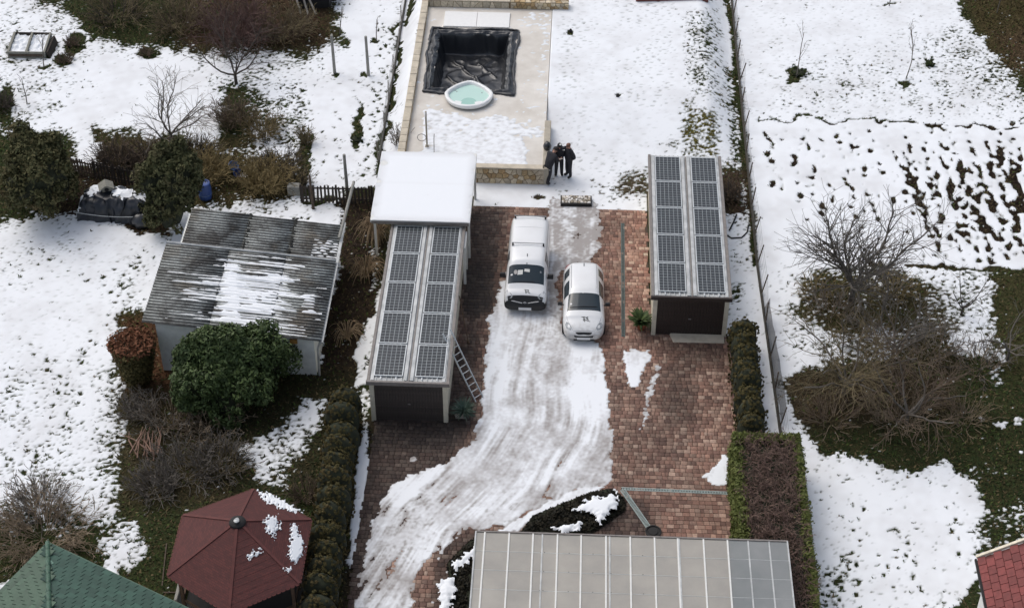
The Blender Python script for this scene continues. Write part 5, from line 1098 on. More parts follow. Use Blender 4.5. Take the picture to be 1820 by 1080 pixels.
def wheel(x_, y_, r, parent):
    w = thing_part('wheel', parent, (x_, y_, r)); s = 1 if x_ > 0 else -1
    mb = MB(); n = 24
    pr_ = [(r*.62, -.10), (r*.95, -.10), (r, -.07), (r, .07), (r*.95, .10), (r*.62, .10)]
    for rr_, xx in pr_: mb.v += [(xx, rr_*math.cos(2*math.pi*k/n), rr_*math.sin(2*math.pi*k/n)) for k in range(n)]
    for i in range(5):
        for k in range(n): mb.f.append((i*n+k, i*n+(k+1) % n, (i+1)*n+(k+1) % n, (i+1)*n+k))
    mb.build('tyre', MAT['rubber'], w, smooth=True)
    h = MB(); h.tube([(-.06, 0, 0), (.06, 0, 0)], r*.61, 20); h.tube([(s*.05, 0, 0), (s*.085, 0, 0)], r*.16, 10)
    for k in range(5): a = 2*math.pi*k/5; h.bar((s*.075, 0, 0), (s*.075, r*.58*math.cos(a), r*.58*math.sin(a)), .05, .03)
    h.build('rim', MAT['silver'], w); return w
def thing_part(name, parent, loc):
    o = bpy.data.objects.new(name, None); link(o, parent); o.location = loc; o.empty_display_size = .1; return o
# dark bird-like mark on the bonnets, as strokes
def bonnet_mark(cx, cy, s): 
    q = lambda pts: [(cx+a*s, cy+c*s) for a, c in pts]
    return [q([(-1.0,.55),(-.2,.60),(.05,.35),(-.55,.40)]), q([(-.55,.32),(-.25,.30),(.1,-.30),(-.15,-.32)]), q([(-.05,.52),(.25,.50),(.75,-.10),(.45,-.12)]), q([(.30,.62),(.60,.50),(.55,.38),(.25,.48)]),
            q([(.35,-.18),(1.0,-.42),(.95,-.52),(.25,-.32)]), q([(-.60,-.02),(-.42,.02),(-.05,-.55),(-.20,-.58)]), q([(.05,-.05),(.20,0),(.40,-.30),(.25,-.34)])]
# ---------------------------- the van
def S(y, *p): return (y, p)
van_st = [
 S(.00, (.60,.26),(.66,.36),(.66,.46),(.60,.52),(.34,.54),(0,.54)),
 S(.05, (.76,.22),(.82,.36),(.80,.52),(.72,.59),(.42,.62),(0,.63)),
 S(.11, (.84,.20),(.88,.38),(.87,.58),(.77,.70),(.44,.74),(0,.76)),
 S(.22, (.87,.20),(.905,.40),(.90,.72),(.80,.89),(.46,.95),(0,.97)),
 S(.34, (.88,.20),(.915,.42),(.91,.82),(.80,.97),(.48,1.02),(0,1.04)),
 S(.48, (.88,.20),(.915,.44),(.91,.90),(.80,1.03),(.50,1.07),(0,1.09)),
 S(.54,(.88,.20),(.915,.44),(.91,.93),(.80,1.06),(.50,1.10),(0,1.12)),
 S(1.55,(.88,.20),(.915,.44),(.91,1.03),(.76,1.66),(.52,1.755),(0,1.78)),
 S(1.64,(.88,.20),(.915,.44),(.91,1.03),(.77,1.70),(.53,1.79),(0,1.81)),
 S(2.45,(.88,.20),(.915,.44),(.91,1.05),(.80,1.76),(.56,1.84),(0,1.86)),
 S(2.62,(.88,.20),(.915,.44),(.91,1.05),(.80,1.76),(.56,1.84),(0,1.86)),
 S(3.60,(.88,.20),(.915,.44),(.91,1.06),(.81,1.76),(.57,1.84),(0,1.865)),
 S(3.75,(.88,.20),(.915,.44),(.91,1.06),(.81,1.76),(.57,1.84),(0,1.865)),
 S(4.38,(.88,.22),(.91,.44),(.90,1.06),(.81,1.76),(.57,1.835),(0,1.855)),
 S(4.52,(.84,.26),(.87,.44),(.86,1.06),(.79,1.75),(.55,1.82),(0,1.84)),
 S(4.60,(.80,.32),(.83,.44),(.82,1.04),(.76,1.66),(.52,1.74),(0,1.75))]
def van_reg(i, j):
    if i == 'front': return 'front_bumper'
    if i == 'rear': return 'body'
    if i < 2: return 'front_bumper'
    if i == 2: return 'front_bumper' if j < 2 else ('body' if j == 2 else 'grille')
    if i == 3 and j == 0: return 'body'
    if i == 6 and j >= 3: return 'windscreen'
    if i == 8 and j == 2: return 'side_window'
    return 'body'
PM = {'body': MAT['carpaint'], 'front_bumper': MAT['trim'], 'headlight': MAT['lamp'], 'grille': MAT['trim'], 'windscreen': MAT['glass'], 'side_window': MAT['glass'], 'tail_lamp': MAT['red_lamp'], 'quarter_window': MAT['glass']}
van = thing('white_van', 'white panel van with black bumper and roof bars on the drive', 'van', (-1.92, 54.36, .07), math.radians(-.8))
bv = car_body(van_st, van_reg, van, PM)
for y_ in (2.52, 4.40):
    z_ = 1.93; rb = MB().tube([(-.70, y_, z_), (.70, y_, z_)], .022, 8).build('roof_bar', MAT['silver'], van)
    for s in (-1, 1): MB().hexa([(s*.66-.04,y_-.05,1.70),(s*.66+.04,y_-.05,1.70),(s*.66+.04,y_+.05,1.70),(s*.66-.04,y_+.05,1.70)], [(s*.66-.03,y_-.035,z_),(s*.66+.03,y_-.035,z_),(s*.66+.03,y_+.035,z_),(s*.66-.03,y_+.035,z_)]).build('bar_foot', MAT['trim'], rb)
for s in (-1, 1):
    mm = MB().hexa([(s*1.02-.13,1.22,1.02),(s*1.02+.13,1.22,1.02),(s*1.02+.13,1.36,1.02),(s*1.02-.13,1.36,1.02)], [(s*1.02-.12,1.24,1.25),(s*1.02+.12,1.24,1.25),(s*1.02+.12,1.35,1.25),(s*1.02-.12,1.35,1.25)]).build('mirror', MAT['trim'], van, bevel=.04)
    MB().bar((s*.88,1.32,1.0),(s*1.0,1.30,1.06), .05, .06).build('mirror_arm', MAT['trim'], mm)
for x_ in (-.80, .80):
    for y_ in (.78, 3.48): wheel(x_, y_, .31, van)
MB().bar((-.58,.10,.73),(-.12,.045,.665), .035, .03).build('grille_bar', MAT['chrome'], van); MB().bar((.58,.10,.73),(.12,.045,.665), .035, .03).build('grille_bar', MAT['chrome'], van)
dm = [(0,.155),(.085,0),(0,-.155),(-.085,0)]; di = [(0,.095),(.045,0),(0,-.095),(-.045,0)]
mb = MB(); V = [(x_, -.005-z_*.35+.06, .70+z_*.75) for x_, z_ in dm]+[(x_, -.008-z_*.35+.06, .705+z_*.75) for x_, z_ in di]; mb.add(V, [(k, (k+1) % 4, 4+(k+1) % 4, 4+k) for k in range(4)]); mb.add([(v[0], v[1]+.02, v[2]-.02) for v in V[:4]], [(0,1,2,3)])
lg = mb.build('diamond_emblem', MAT['chrome'], van); lg.modifiers.new('s', 'SOLIDIFY').thickness = .02; lg.location = (0, -.045, .02)
MB().hexa([(-.27,-.022,.32),(.27,-.022,.32),(.27,.0,.32),(-.27,.0,.32)], [(-.27,-.010,.44),(.27,-.010,.44),(.27,.012,.44),(-.27,.012,.44)]).build('number_plate', MAT['plate'], van)
for s in (-1, 1): decal(bv, 'headlight', [[(s*.80,.20),(s*.60,.155),(s*.52,.20),(s*.60,.28),(s*.78,.44),(s*.855,.40)]], MAT['lamp'], van, .012)
decal(bv, 'bonnet_mark', bonnet_mark(.06, .36, .15), MAT['decal'], van)
MB().tube([on_surface(bv, -.55, .72, .01), on_surface(bv, -.1, .74, .015), on_surface(bv, .35, .76, .02)], .014, 5).build('wiper', MAT['trim'], van)
decal(bv, 'dashboard_paper', [[(-.38,1.0),(-.16,1.02),(-.15,1.19),(-.36,1.18)]], MAT['paper'], van, .004); decal(bv, 'dashboard_paper', [[(-.10,1.13),(.14,1.11),(.14,1.22),(-.08,1.23)]], MAT['paper'], van, .004)
decal(bv, 'dashboard_paper', [[(-.46+.08*math.cos(a), 1.11+.09*math.sin(a)) for a in np.linspace(0, 6, 9)]], M('grey_paper', (.42,.40,.38), .8), van, .003)
decal(bv, 'sticker', [[(-.62+.05*math.cos(a), 1.02+.035*math.sin(a)) for a in np.linspace(0, 6, 9)]], MAT['plate'], van, .004)
decal(bv, 'sticker', [[(.58,1.12),(.64,1.12),(.63,1.19),(.57,1.19)]], MAT['silver'], van, .004)
decal(bv, 'mirror_mount', [[(-.03,1.40),(.03,1.40),(.03,1.47),(-.03,1.47)]], MAT['silver'], van, .004)
MB().tube([(0,1.75,1.79),(0,1.88,1.86)], .018, 6).build('aerial', MAT['trim'], van)
# ---------------------------- the hatchback
car_st = [
 S(.00, (.40,.24),(.50,.34),(.50,.44),(.44,.50),(.28,.53),(0,.54)),
 S(.07, (.58,.20),(.66,.36),(.66,.48),(.58,.57),(.36,.62),(0,.64)),
 S(.22, (.70,.18),(.775,.38),(.77,.55),(.66,.68),(.42,.74),(0,.76)),
 S(.42, (.76,.17),(.815,.40),(.81,.64),(.68,.77),(.44,.83),(0,.85)),
 S(.62, (.79,.17),(.835,.42),(.83,.72),(.69,.85),(.46,.90),(0,.92)),
 S(.74,(.80,.17),(.845,.44),(.84,.80),(.70,.92),(.47,.97),(0,.99)),
 S(.80,(.80,.17),(.845,.44),(.84,.82),(.70,.94),(.48,.99),(0,1.01)),
 S(1.95,(.80,.17),(.845,.44),(.835,.90),(.585,1.33),(.42,1.39),(0,1.41)),
 S(2.03,(.80,.17),(.845,.44),(.835,.90),(.58,1.36),(.42,1.42),(0,1.44)),
 S(2.70,(.80,.17),(.845,.44),(.835,.92),(.58,1.41),(.42,1.46),(0,1.48)),
 S(2.81,(.80,.17),(.845,.44),(.835,.92),(.58,1.41),(.42,1.46),(0,1.48)),
 S(3.50,(.80,.17),(.845,.44),(.83,.96),(.56,1.37),(.41,1.43),(0,1.455)),
 S(3.72,(.80,.18),(.84,.46),(.82,.98),(.54,1.32),(.40,1.39),(0,1.41)),
 S(3.98,(.79,.22),(.81,.46),(.78,.94),(.60,1.10),(.40,1.16),(0,1.18)),
 S(4.12,(.72,.28),(.74,.46),(.71,.84),(.56,.95),(.36,.99),(0,1.0)),
 S(4.18,(.64,.34),(.66,.46),(.63,.70),(.50,.78),(.32,.81),(0,.82))]
def car_reg(i, j):
    if i in ('front', 'rear'): return 'body'
    if i == 0 and j == 4: return 'grille'
    if i == 6 and j >= 3: return 'windscreen'
    if i in (7, 8) and j == 2: return 'side_window'
    if i == 10 and j == 2: return 'quarter_window'
    if i == 12 and j >= 3: return 'rear_window'
    if i == 12 and j == 2: return 'tail_lamp'
    return 'body'
PM2 = dict(PM, rear_window=MAT['glass'])
car = thing('white_hatchback', 'white small hatchback parked right of the van on the drive', 'car', (.60, 52.62, .07), math.radians(1.0)); car.scale = (1.05, 1, 1)
bc = car_body(car_st, car_reg, car, PM2)
for s in (-1, 1):
    mm = MB().hexa([(s*.95-.10,1.40,.92),(s*.95+.10,1.40,.92),(s*.95+.10,1.53,.92),(s*.95-.10,1.53,.92)], [(s*.95-.09,1.42,1.07),(s*.95+.09,1.42,1.07),(s*.95+.09,1.52,1.07),(s*.95-.09,1.52,1.07)]).build('mirror', MAT['trim'], car, bevel=.03)
    MB().bar((s*.81,1.50,.90),(s*.92,1.48,.95), .04, .05).build('mirror_arm', MAT['trim'], mm)
for x_ in (-.76, .76):
    for y_ in (.80, 3.30): wheel(x_, y_, .29, car)
MB().hexa([(-.36,-.02,.42),(.36,-.02,.42),(.36,.05,.42),(-.36,.05,.42)], [(-.40,.02,.52),(.40,.02,.52),(.40,.09,.52),(-.40,.09,.52)]).build('upper_grille', MAT['trim'], car, bevel=.01)
MB().hexa([(-.40,-.02,.24),(.40,-.02,.24),(.40,.05,.24),(-.40,.05,.24)], [(-.40,-.025,.30),(.40,-.025,.30),(.40,.05,.30),(-.40,.05,.30)]).build('lower_grille', MAT['trim'], car, bevel=.01)
MB().hexa([(-.26,-.035,.31),(.26,-.035,.31),(.26,-.01,.31),(-.26,-.01,.31)], [(-.26,-.03,.41),(.26,-.03,.41),(.26,-.005,.41),(-.26,-.005,.41)]).build('number_plate', MAT['plate'], car)
for s in (-1, 1): decal(bc, 'headlight', [[(s*.53,.17),(s*.47,.24),(s*.56,.42),(s*.68,.53),(s*.745,.45),(s*.68,.27)]], MAT['lamp'], car, .012)
decal(bc, 'bonnet_mark', bonnet_mark(.06, .58, .19), MAT['decal'], car)
decal(bc, 'sticker', [[(-.52+.045*math.cos(a), 1.28+.04*math.sin(a)) for a in np.linspace(0, 6, 9)]], MAT['plate'], car, .004)
decal(bc, 'mirror_mount', [[(-.07,1.76),(-.02,1.76),(-.02,1.83),(-.07,1.83)]], MAT['plate'], car, .004)
MB().tube([on_surface(bc, -.56, 1.12, .012), on_surface(bc, 0, 1.14, .02), on_surface(bc, .5, 1.16, .02)], .016, 5).build('wiper', MAT['trim'], car)
MB().tube([(0,3.4,1.44),(0,3.52,1.53)], .016, 6).build('aerial', MAT['trim'], car)
for s in (-1, 1):
    pts = [on_surface(bc, s*.505, y_, .004) for y_ in np.linspace(2.06, 3.55, 8)]; MB().tube(pts, .012, 5).build('roof_seam', MAT['silver'], car)

MAT['seam'] = M('panel_gap', (.16,.16,.16), .7, .05)
def seam(bvh, pts, parent, r=.006):
    MB().tube([on_surface(bvh, a, c, .001) for a, c in pts], r, 4).build('panel_gap', MAT['seam'], parent)
for s in (-1, 1):
    seam(bv, [(s*.70, .20), (s*.755, .34), (s*.78, .48)], van); seam(bv, [(s*.80, y_) for y_ in np.linspace(1.75, 4.3, 9)], van, .007)
    seam(bc, [(s*.44, .16), (s*.58, .40), (s*.66, .62), (s*.69, .78)], car)
seam(bv, [(x_, .22) for x_ in np.linspace(-.68, .68, 9)], van); seam(bv, [(x_, 3.72) for x_ in np.linspace(-.62, .62, 9)], van, .004); seam(bc, [(x_, .12+.0*x_) for x_ in np.linspace(-.42, .42, 9)], car)
seam(bc, [(x_, 3.62) for x_ in np.linspace(-.5, .5, 9)], car)
# ------------------------------------------------------------------ people
MAT['black_cloth'] = M('black_uniform_cloth', (.020,.020,.026), .85, .35, 14); MAT['skin'] = M('skin', (.45,.25,.18), .6, .08, 20); MAT['boot'] = M('boot_leather', (.010,.010,.010), .5, .2)
def skin_fig(verts, edges, radii, root, name, mat, parent, sub=2):
    me = bpy.data.meshes.new(name); me.from_pydata(verts, edges, []); o = bpy.data.objects.new(name, me); col.objects.link(o)
    md = o.modifiers.new('skin', 'SKIN'); md.use_smooth_shade = True; sv = me.skin_vertices[0].data if me.skin_vertices else None
    if sv is None:
        bpy.context.view_layer.objects.active = o; o.select_set(True); bpy.ops.mesh.customdata_skin_add(); o.select_set(False); sv = me.skin_vertices[0].data
    for i, r in enumerate(radii): sv[i].radius = r if isinstance(r, tuple) else (r, r); sv[i].use_root = (i == root)
    ss = o.modifiers.new('sub', 'SUBSURF'); ss.levels = sub; ss.render_levels = sub
    dg = bpy.context.evaluated_depsgraph_get(); ev = bpy.data.meshes.new_from_object(o.evaluated_get(dg)); bpy.data.objects.remove(o)
    ev.name = name; ev.materials.clear(); ev.materials.append(mat); ob = bpy.data.objects.new(name, ev); link(ob, parent); return ob
def person(label, loc, rz, J, hair, seed, cap=False):
    """J: joint positions (x right, y forward, z up) of the posed body"""
    p = thing('person', label, 'person', loc, rz, 'people in dark uniform standing together')
    p.scale = (1.07,)*3
    names = ['pelvis','waist','chest','neckb','neck','skull','crown','hipL','kneeL','ankL','toeL','hipR','kneeR','ankR','toeR','shL','elL','wrL','shR','elR','wrR']
    rad = {'pelvis':(.20,.16),'waist':(.20,.17),'chest':(.225,.175),'neckb':(.13,.11),'neck':.058,'skull':(.09,.105),'crown':(.08,.09),'hipL':.115,'kneeL':.09,'ankL':.072,'toeL':.055,'hipR':.115,'kneeR':.09,'ankR':.072,'toeR':.055,'shL':.105,'elL':.078,'wrL':.042,'shR':.105,'elR':.078,'wrR':.042}
    V = [J[n] for n in names]; ix_ = {n: i for i, n in enumerate(names)}
    E_ = [('pelvis','waist'),('waist','chest'),('chest','neckb'),('neckb','neck'),('neck','skull'),('skull','crown'),('pelvis','hipL'),('hipL','kneeL'),('kneeL','ankL'),('ankL','toeL'),('pelvis','hipR'),('hipR','kneeR'),('kneeR','ankR'),('ankR','toeR'),('chest','shL'),('shL','elL'),('elL','wrL'),('chest','shR'),('shR','elR'),('elR','wrR')]
    R_ = [rad[n] for n in names]
    E2 = [(ix_[a], ix_[b_]) for a, b_ in E_]
    # hands: palm and five bent fingers grown from each wrist
    for s in 'LR':
        w = Vector(J['wr'+s]); d = (w-Vector(J['el'+s])).normalized(); side = d.cross(Vector((0,0,1))); side = side.normalized() if side.length > .1 else Vector((1,0,0)); cu = side.cross(d)
        if cu.z > 0: cu = -cu
        pi = len(V); V.append(tuple(w+d*.075)); R_.append((.036,.022)); E2.append((ix_['wr'+s], pi))
        for k, l in enumerate((.075,.085,.08,.062)):
            off = side*(-.027+.018*k); a = w+d*.105+off; b_ = a+d*l*.5+cu*l*.15; c = b_+d*l*.35+cu*l*.42
            n0_ = len(V); V += [tuple(a), tuple(b_), tuple(c)]; R_ += [.0095,.009,.008]; E2 += [(pi, n0_), (n0_, n0_+1), (n0_+1, n0_+2)]
        a = w+d*.045-side*.036; b_ = a+d*.03-side*.02+cu*.015; c = b_+d*.03+cu*.02; n0_ = len(V); V += [tuple(a), tuple(b_), tuple(c)]; R_ += [.012,.011,.009]; E2 += [(ix_['wr'+s], n0_), (n0_, n0_+1), (n0_+1, n0_+2)]
    body = skin_fig(V, E2, R_, 0, 'body', MAT['black_cloth'], p)
    body.data.materials.append(MAT['skin']); body.data.materials.append(MAT['boot']); nk = Vector(J['neck']); hd = (Vector(J['crown'])-nk).normalized()
    wr = [(Vector(J['wr'+s]), (Vector(J['wr'+s])-Vector(J['el'+s])).normalized()) for s in 'LR']
    for pl_ in body.data.polygons:
        c = pl_.center
        if (c-nk).dot(hd) > -.005 and (c-nk).length < .45: pl_.material_index = 1
        elif any((c-w).dot(d) > .01 and (c-w).length < .22 and ((c-w)-d*(c-w).dot(d)).length < .065 for w, d in wr): pl_.material_index = 1
        elif c.z < .115: pl_.material_index = 2
    # face and head dressing in the head's own frame
    sk, cr = Vector(J['skull']), Vector(J['crown']); up_ = hd; fwd = Vector(J['face']).normalized(); fwd = (fwd-up_*fwd.dot(up_)).normalized(); rt = fwd.cross(up_)
    hp = lambda a, b_, c: sk+rt*a+fwd*b_+up_*c
    MB().tube([hp(0,.085,.035), hp(0,.112,-.012), hp(0,.088,-.022)], [.010,.017,.013], 6).build('nose', MAT['skin'], p, smooth=True)
    for s in (-1, 1):
        MB().lathe([(.004,-.012),(.013,-.004),(.013,.004),(.004,.012)], 8, tuple(hp(s*.033,.088,.03))).build('eye', MAT['dark'], p)
        MB().lathe([(.006,-.028),(.018,-.012),(.020,.014),(.008,.03)], 8, tuple(hp(s*.092,-.005,.01))).build('ear', MAT['skin'], p, smooth=True)
    MB().tube([hp(-.024,.090,-.055), hp(0,.097,-.058), hp(.024,.090,-.055)], .006, 5).build('mouth', M('lips', (.30,.12,.10), .6), p)
    # hair / cap as a shell over the skull
    mb = MB(); n = 14; rows = 6; rp = .118 if cap else .108
    for i in range(rows+1):
        a = math.pi*.54*i/rows
        for k in range(n):
            b_ = 2*math.pi*k/n; y_ = math.sin(a)*math.cos(b_); lowf = 1.0 if y_ < .35 or i < 4 else .86
            q = hp(rp*.92*math.sin(a)*math.sin(b_), rp*1.08*y_*(lowf)-.008, rp*1.02*math.cos(a)+.045); mb.v.append(tuple(q))
    for i in range(rows):
        for k in range(n): mb.f.append((i*n+k, i*n+(k+1) % n, (i+1)*n+(k+1) % n, (i+1)*n+k))
    mb.build('cap' if cap else 'hair', hair, p, smooth=True)
    return p, hp
J0 = dict(pelvis=(0,0,.95), waist=(0,.01,1.10), chest=(0,.01,1.33), neckb=(0,0,1.48), neck=(0,.01,1.55), skull=(0,.04,1.64), crown=(0,.03,1.72), face=(0,1,-.2),
  hipL=(-.10,0,.88), kneeL=(-.115,.02,.50), ankL=(-.125,-.02,.085), toeL=(-.15,.15,.045), hipR=(.10,0,.88), kneeR=(.115,.02,.50), ankR=(.125,-.02,.085), toeR=(.15,.15,.045),
  shL=(-.20,0,1.42), elL=(-.27,-.03,1.14), wrL=(-.22,.12,.95), shR=(.20,0,1.42), elR=(.27,-.03,1.14), wrR=(.22,.12,.95))
gz0 = lambda x_, y_: float(terrain(x_, y_))+.05
# right: hands at the back, looking left
J3 = dict(J0, elR=(.30,-.12,1.13), wrR=(.16,-.10,.95), elL=(-.29,-.10,1.13), wrL=(-.14,-.12,.96), skull=(0,.05,1.64), crown=(0,.04,1.72), face=(-.2,1,-.25))
p3, h3 = person('person with short reddish hair in dark clothes, right of the group, hands behind back', (-.26, 64.32, gz0(-.26,64.32)), math.radians(125), J3, M('reddish_hair', (.17,.085,.06), .8), 3)
# middle: facing the camera, head bowed over papers held in both hands
J2 = dict(J0, neckb=(0,.03,1.48), neck=(0,.06,1.54), skull=(0,.12,1.62), crown=(0,.13,1.70), face=(0,.75,-.7), elL=(-.27,.0,1.13), wrL=(-.10,.25,1.12), elR=(.27,.0,1.13), wrR=(.10,.25,1.12))
p2, h2 = person('person in cap reading papers, pale strips on the shoulders, middle of the group', (-.72, 64.42, gz0(-.72,64.42)), math.radians(184), J2, M('black_cap', (.02,.02,.022), .8), 5, True)
for s in (-1, 1): MB().hexa([(s*.17-.06,.095,1.40),(s*.17+.06,.095,1.40),(s*.17+.06,.125,1.385),(s*.17-.06,.125,1.385)], [(s*.17-.06,.10,1.435),(s*.17+.06,.10,1.435),(s*.17+.06,.135,1.42),(s*.17-.06,.135,1.42)]).build('shoulder_strip', MAT['paper'], p2)
MB().lathe([(.05,0),(.045,.02),(.01,.03)], 8, tuple(h2(-.03,.02,.155))).build('cap_badge', MAT['paper'], p2)
pa = MB().hexa([(-.13,.30,1.10),(.12,.30,1.10),(.12,.44,1.16),(-.13,.44,1.16)], [(-.13,.295,1.106),(.12,.295,1.106),(.12,.435,1.166),(-.13,.435,1.166)]).build('papers', MAT['paper'])
mw = Matrix.Translation(p2.location) @ Matrix.Rotation(math.radians(184), 4, 'Z'); pa.matrix_world = mw @ Matrix.Scale(1.07, 4); tag(pa, 'small white papers held by the person in the middle', 'papers')
# left: leaning forward with back to the camera beside the wall corner
J1 = dict(J0, pelvis=(0,-.08,.92), waist=(0,.02,1.05), chest=(0,.16,1.25), neckb=(0,.24,1.37), neck=(0,.29,1.41), skull=(0,.36,1.46), crown=(0,.41,1.53), face=(0,.6,-.9),
  hipL=(-.10,-.08,.86), hipR=(.10,-.08,.86), kneeL=(-.12,.0,.50), kneeR=(.11,-.10,.50), ankL=(-.13,-.10,.085), toeL=(-.15,.07,.045), ankR=(.12,-.28,.085), toeR=(.14,-.11,.045),
  shL=(-.20,.18,1.33), shR=(.20,.18,1.33), elL=(-.25,.30,1.08), wrL=(-.14,.46,1.02), elR=(.26,.26,1.06), wrR=(.16,.44,1.0))
p1, h1 = person('person stooping at the wall corner, seen from behind, left of the group', (-1.16, 63.90, gz0(-1.16,63.9)), math.radians(-38), J1, M('dark_hair', (.02,.016,.014), .8), 7, True)
MB().lathe([(.03,0),(.03,.012)], 8, (.15,-.16,.78)).build('belt_pouch', MAT['paper'], p1)
MB().tube([(-.16,-.04,.98),(0,-.12,.97),(.16,-.04,.98)], .03, 6).build('belt', MAT['boot'], p1)
# ------------------------------------------------------------------ plants
def segmesh(name, segs, mat, parent, sides=4):
    A = np.array([s[0] for s in segs], float); B = np.array([s[1] for s in segs], float); ra = np.array([s[2] for s in segs]); rb = np.array([s[3] for s in segs])
    d = B-A; d /= np.linalg.norm(d, axis=1)[:, None]+1e-9; ref = np.where(np.abs(d[:, 2:3]) > .9, np.array([[1., 0, 0]]), np.array([[0, 0, 1.]]))
    x = np.cross(d, ref); x /= np.linalg.norm(x, axis=1)[:, None]; y = np.cross(d, x); n = len(A)
    V = np.zeros((n, 2, sides, 3))
    for k in range(sides):
        o = x*math.cos(2*math.pi*k/sides)+y*math.sin(2*math.pi*k/sides); V[:, 0, k] = A+o*ra[:, None]; V[:, 1, k] = B+o*rb[:, None]
    k = np.arange(sides); f = np.stack([k, (k+1) % sides, sides+(k+1) % sides, sides+k], 1); F = (np.arange(n)[:, None, None]*2*sides+f[None]).reshape(-1, 4)
    return npmesh(name, V.reshape(-1, 3), F, mat, parent, smooth=sides > 3)
def grow(rr, p, d, L, r, depth, out, cfg):
    """one branch: wandering segments with side shoots"""
    n = max(2, int(L/cfg['seg'])); step = L/n; p = Vector(p); d = Vector(d).normalized(); r1 = r*cfg.get('taper', .45)
    for i in range(n):
        d = (d+Vector((rr.gauss(0, cfg['wander']), rr.gauss(0, cfg['wander']), rr.gauss(0, cfg['wander'])+cfg['up'][min(depth, len(cfg['up'])-1)]))).normalized()
        q = p+d*step; a, b_ = r+(r1-r)*i/n, r+(r1-r)*(i+1)/n
        if q.z < .03: q.z = .03; d.z = abs(d.z)*.3
        out.append((tuple(p), tuple(q), max(a, cfg['rmin']), max(b_, cfg['rmin']), depth)); p = q
        if depth < cfg['levels'] and (i+1)/n > cfg['bare'][min(depth, len(cfg['bare'])-1)]:
            for _ in range(cfg['kids'][depth] if rr.random() < cfg.get('prob', .85) else 0):
                t_ = d.orthogonal().normalized(); t_.rotate(Matrix.Rotation(rr.uniform(0, 6.283), 3, d)); sp = rr.uniform(*cfg['spread'])
                nd = d*math.cos(sp)+t_*math.sin(sp); grow(rr, p, nd, L*cfg['ratio'][depth]*rr.uniform(.6, 1.15)*(1.15-.5*(i+1)/n), b_*.62, depth+1, out, cfg)
BARK = {k: M('bark_'+k, c, .9, .3, 9) for k, c in dict(grey=(.13,.115,.098), brown=(.125,.09,.062), olive=(.165,.13,.070), red=(.12,.070,.060), dark=(.065,.052,.042), tan=(.24,.185,.125), straw=(.34,.25,.155), pale=(.20,.175,.145), yellow=(.25,.19,.085)).items()}
def bare_tree(label, base, h, spread, seed, bark='grey', twig=None, limbs=5, lean=(0, 0), kids=(2, 2, 1), rt=.09, trunk=.22, name='bare_tree', group=None, up=(.12, .03, .02, .0), levels=3, seg=.34, cat='tree'):
    rr = random.Random(seed); root = thing(name, label, cat, tuple(base), 0, group); out = []
    th = h*trunk; out.append(((0,0,-.05), (lean[0]*.3, lean[1]*.3, th), rt*1.25, rt, 0))
    cfg = dict(seg=seg, wander=.16, up=up, rmin=.0075, levels=levels, bare=(.25, .18, .1), kids=kids, spread=(.45, 1.05), ratio=(.62, .58, .6), prob=.85)
    for k in range(limbs):
        a = 2*math.pi*(k+rr.uniform(-.3, .3))/limbs; e = rr.uniform(.5, .95)
        d = Vector((math.cos(a)*spread/h*e+lean[0]*.2, math.sin(a)*spread/h*e+lean[1]*.2, 1-.3*e)); L = math.hypot(h*(1-trunk), spread*.75)*rr.uniform(.72, 1.0)
        grow(rr, (lean[0]*.3, lean[1]*.3, th*rr.uniform(.8, 1)), d, L, rt*.62, 1, out, cfg)
    tk = [s for s in out if s[4] <= 1]; tw = [s for s in out if s[4] > 1]
    segmesh('trunk', tk, BARK[bark], root, 6); segmesh('crown', tw, BARK[twig or bark], root, 3); return root
def twig_bush(label, base, r, h, seed, bark='brown', n=160, name='bare_shrub', arch=.0, cat='shrub', rmin=.011, group=None, two=None, kids=(2, 1), fill=None, core=True, levels=2, low=.15):
    rr = random.Random(seed); root = thing(name, label, cat, tuple(base), 0, group); out = []
    cfg = dict(seg=.26, wander=.17, up=(.02-arch, -.01-arch, -.02), rmin=rmin, levels=levels, bare=(.2, .15), kids=kids, spread=(.35, .95), ratio=(.55, .5), prob=.6)
    for k in range(int(n*1.0)):
        a = rr.uniform(0, 6.283); q = math.sqrt(rr.random()); b_ = (math.cos(a)*r*.45*q, math.sin(a)*r*.45*q, 0); e = rr.uniform(low, 1.0)
        d = Vector((math.cos(a)*r/h*e*rr.uniform(.3, 1.1), math.sin(a)*r/h*e*rr.uniform(.3, 1.1), 1-.45*e)); L = math.hypot(h, r*.5)*rr.uniform(.45, .9)
        grow(rr, b_, d, L, rmin*1.6, 0, out, cfg)
    segmesh('stems', [s for s in out if s[4] == 0], BARK[bark], root, 4)['kind'] = 'stuff'; segmesh('twigs', [s for s in out if s[4] > 0], BARK[two or bark], root, 3)['kind'] = 'stuff'; return root
def leafcloud(name, C, Nrm, size, mat, parent, seed, tilt=.6, aspect=1.7):
    """leaf-sized faces at points C, roughly facing Nrm"""
    r = np.random.default_rng(seed); n = len(C); nr = Nrm+r.standard_normal((n, 3))*tilt; nr /= np.linalg.norm(nr, axis=1)[:, None]
    u = np.cross(nr, r.standard_normal((n, 3))); u /= np.linalg.norm(u, axis=1)[:, None]; v = np.cross(nr, u); s = size*r.uniform(.6, 1.35, n)[:, None]
    V = np.stack([C-u*s*aspect*.5, C-v*s*.42, C+u*s*aspect*.5, C+v*s*.42], 1).reshape(-1, 3); F = np.arange(n*4).reshape(-1, 4); return npmesh(name, V, F, mat, parent)
def sphere_dirs(n, r): 
    v = r.standard_normal((n, 3)); return v/np.linalg.norm(v, axis=1)[:, None]
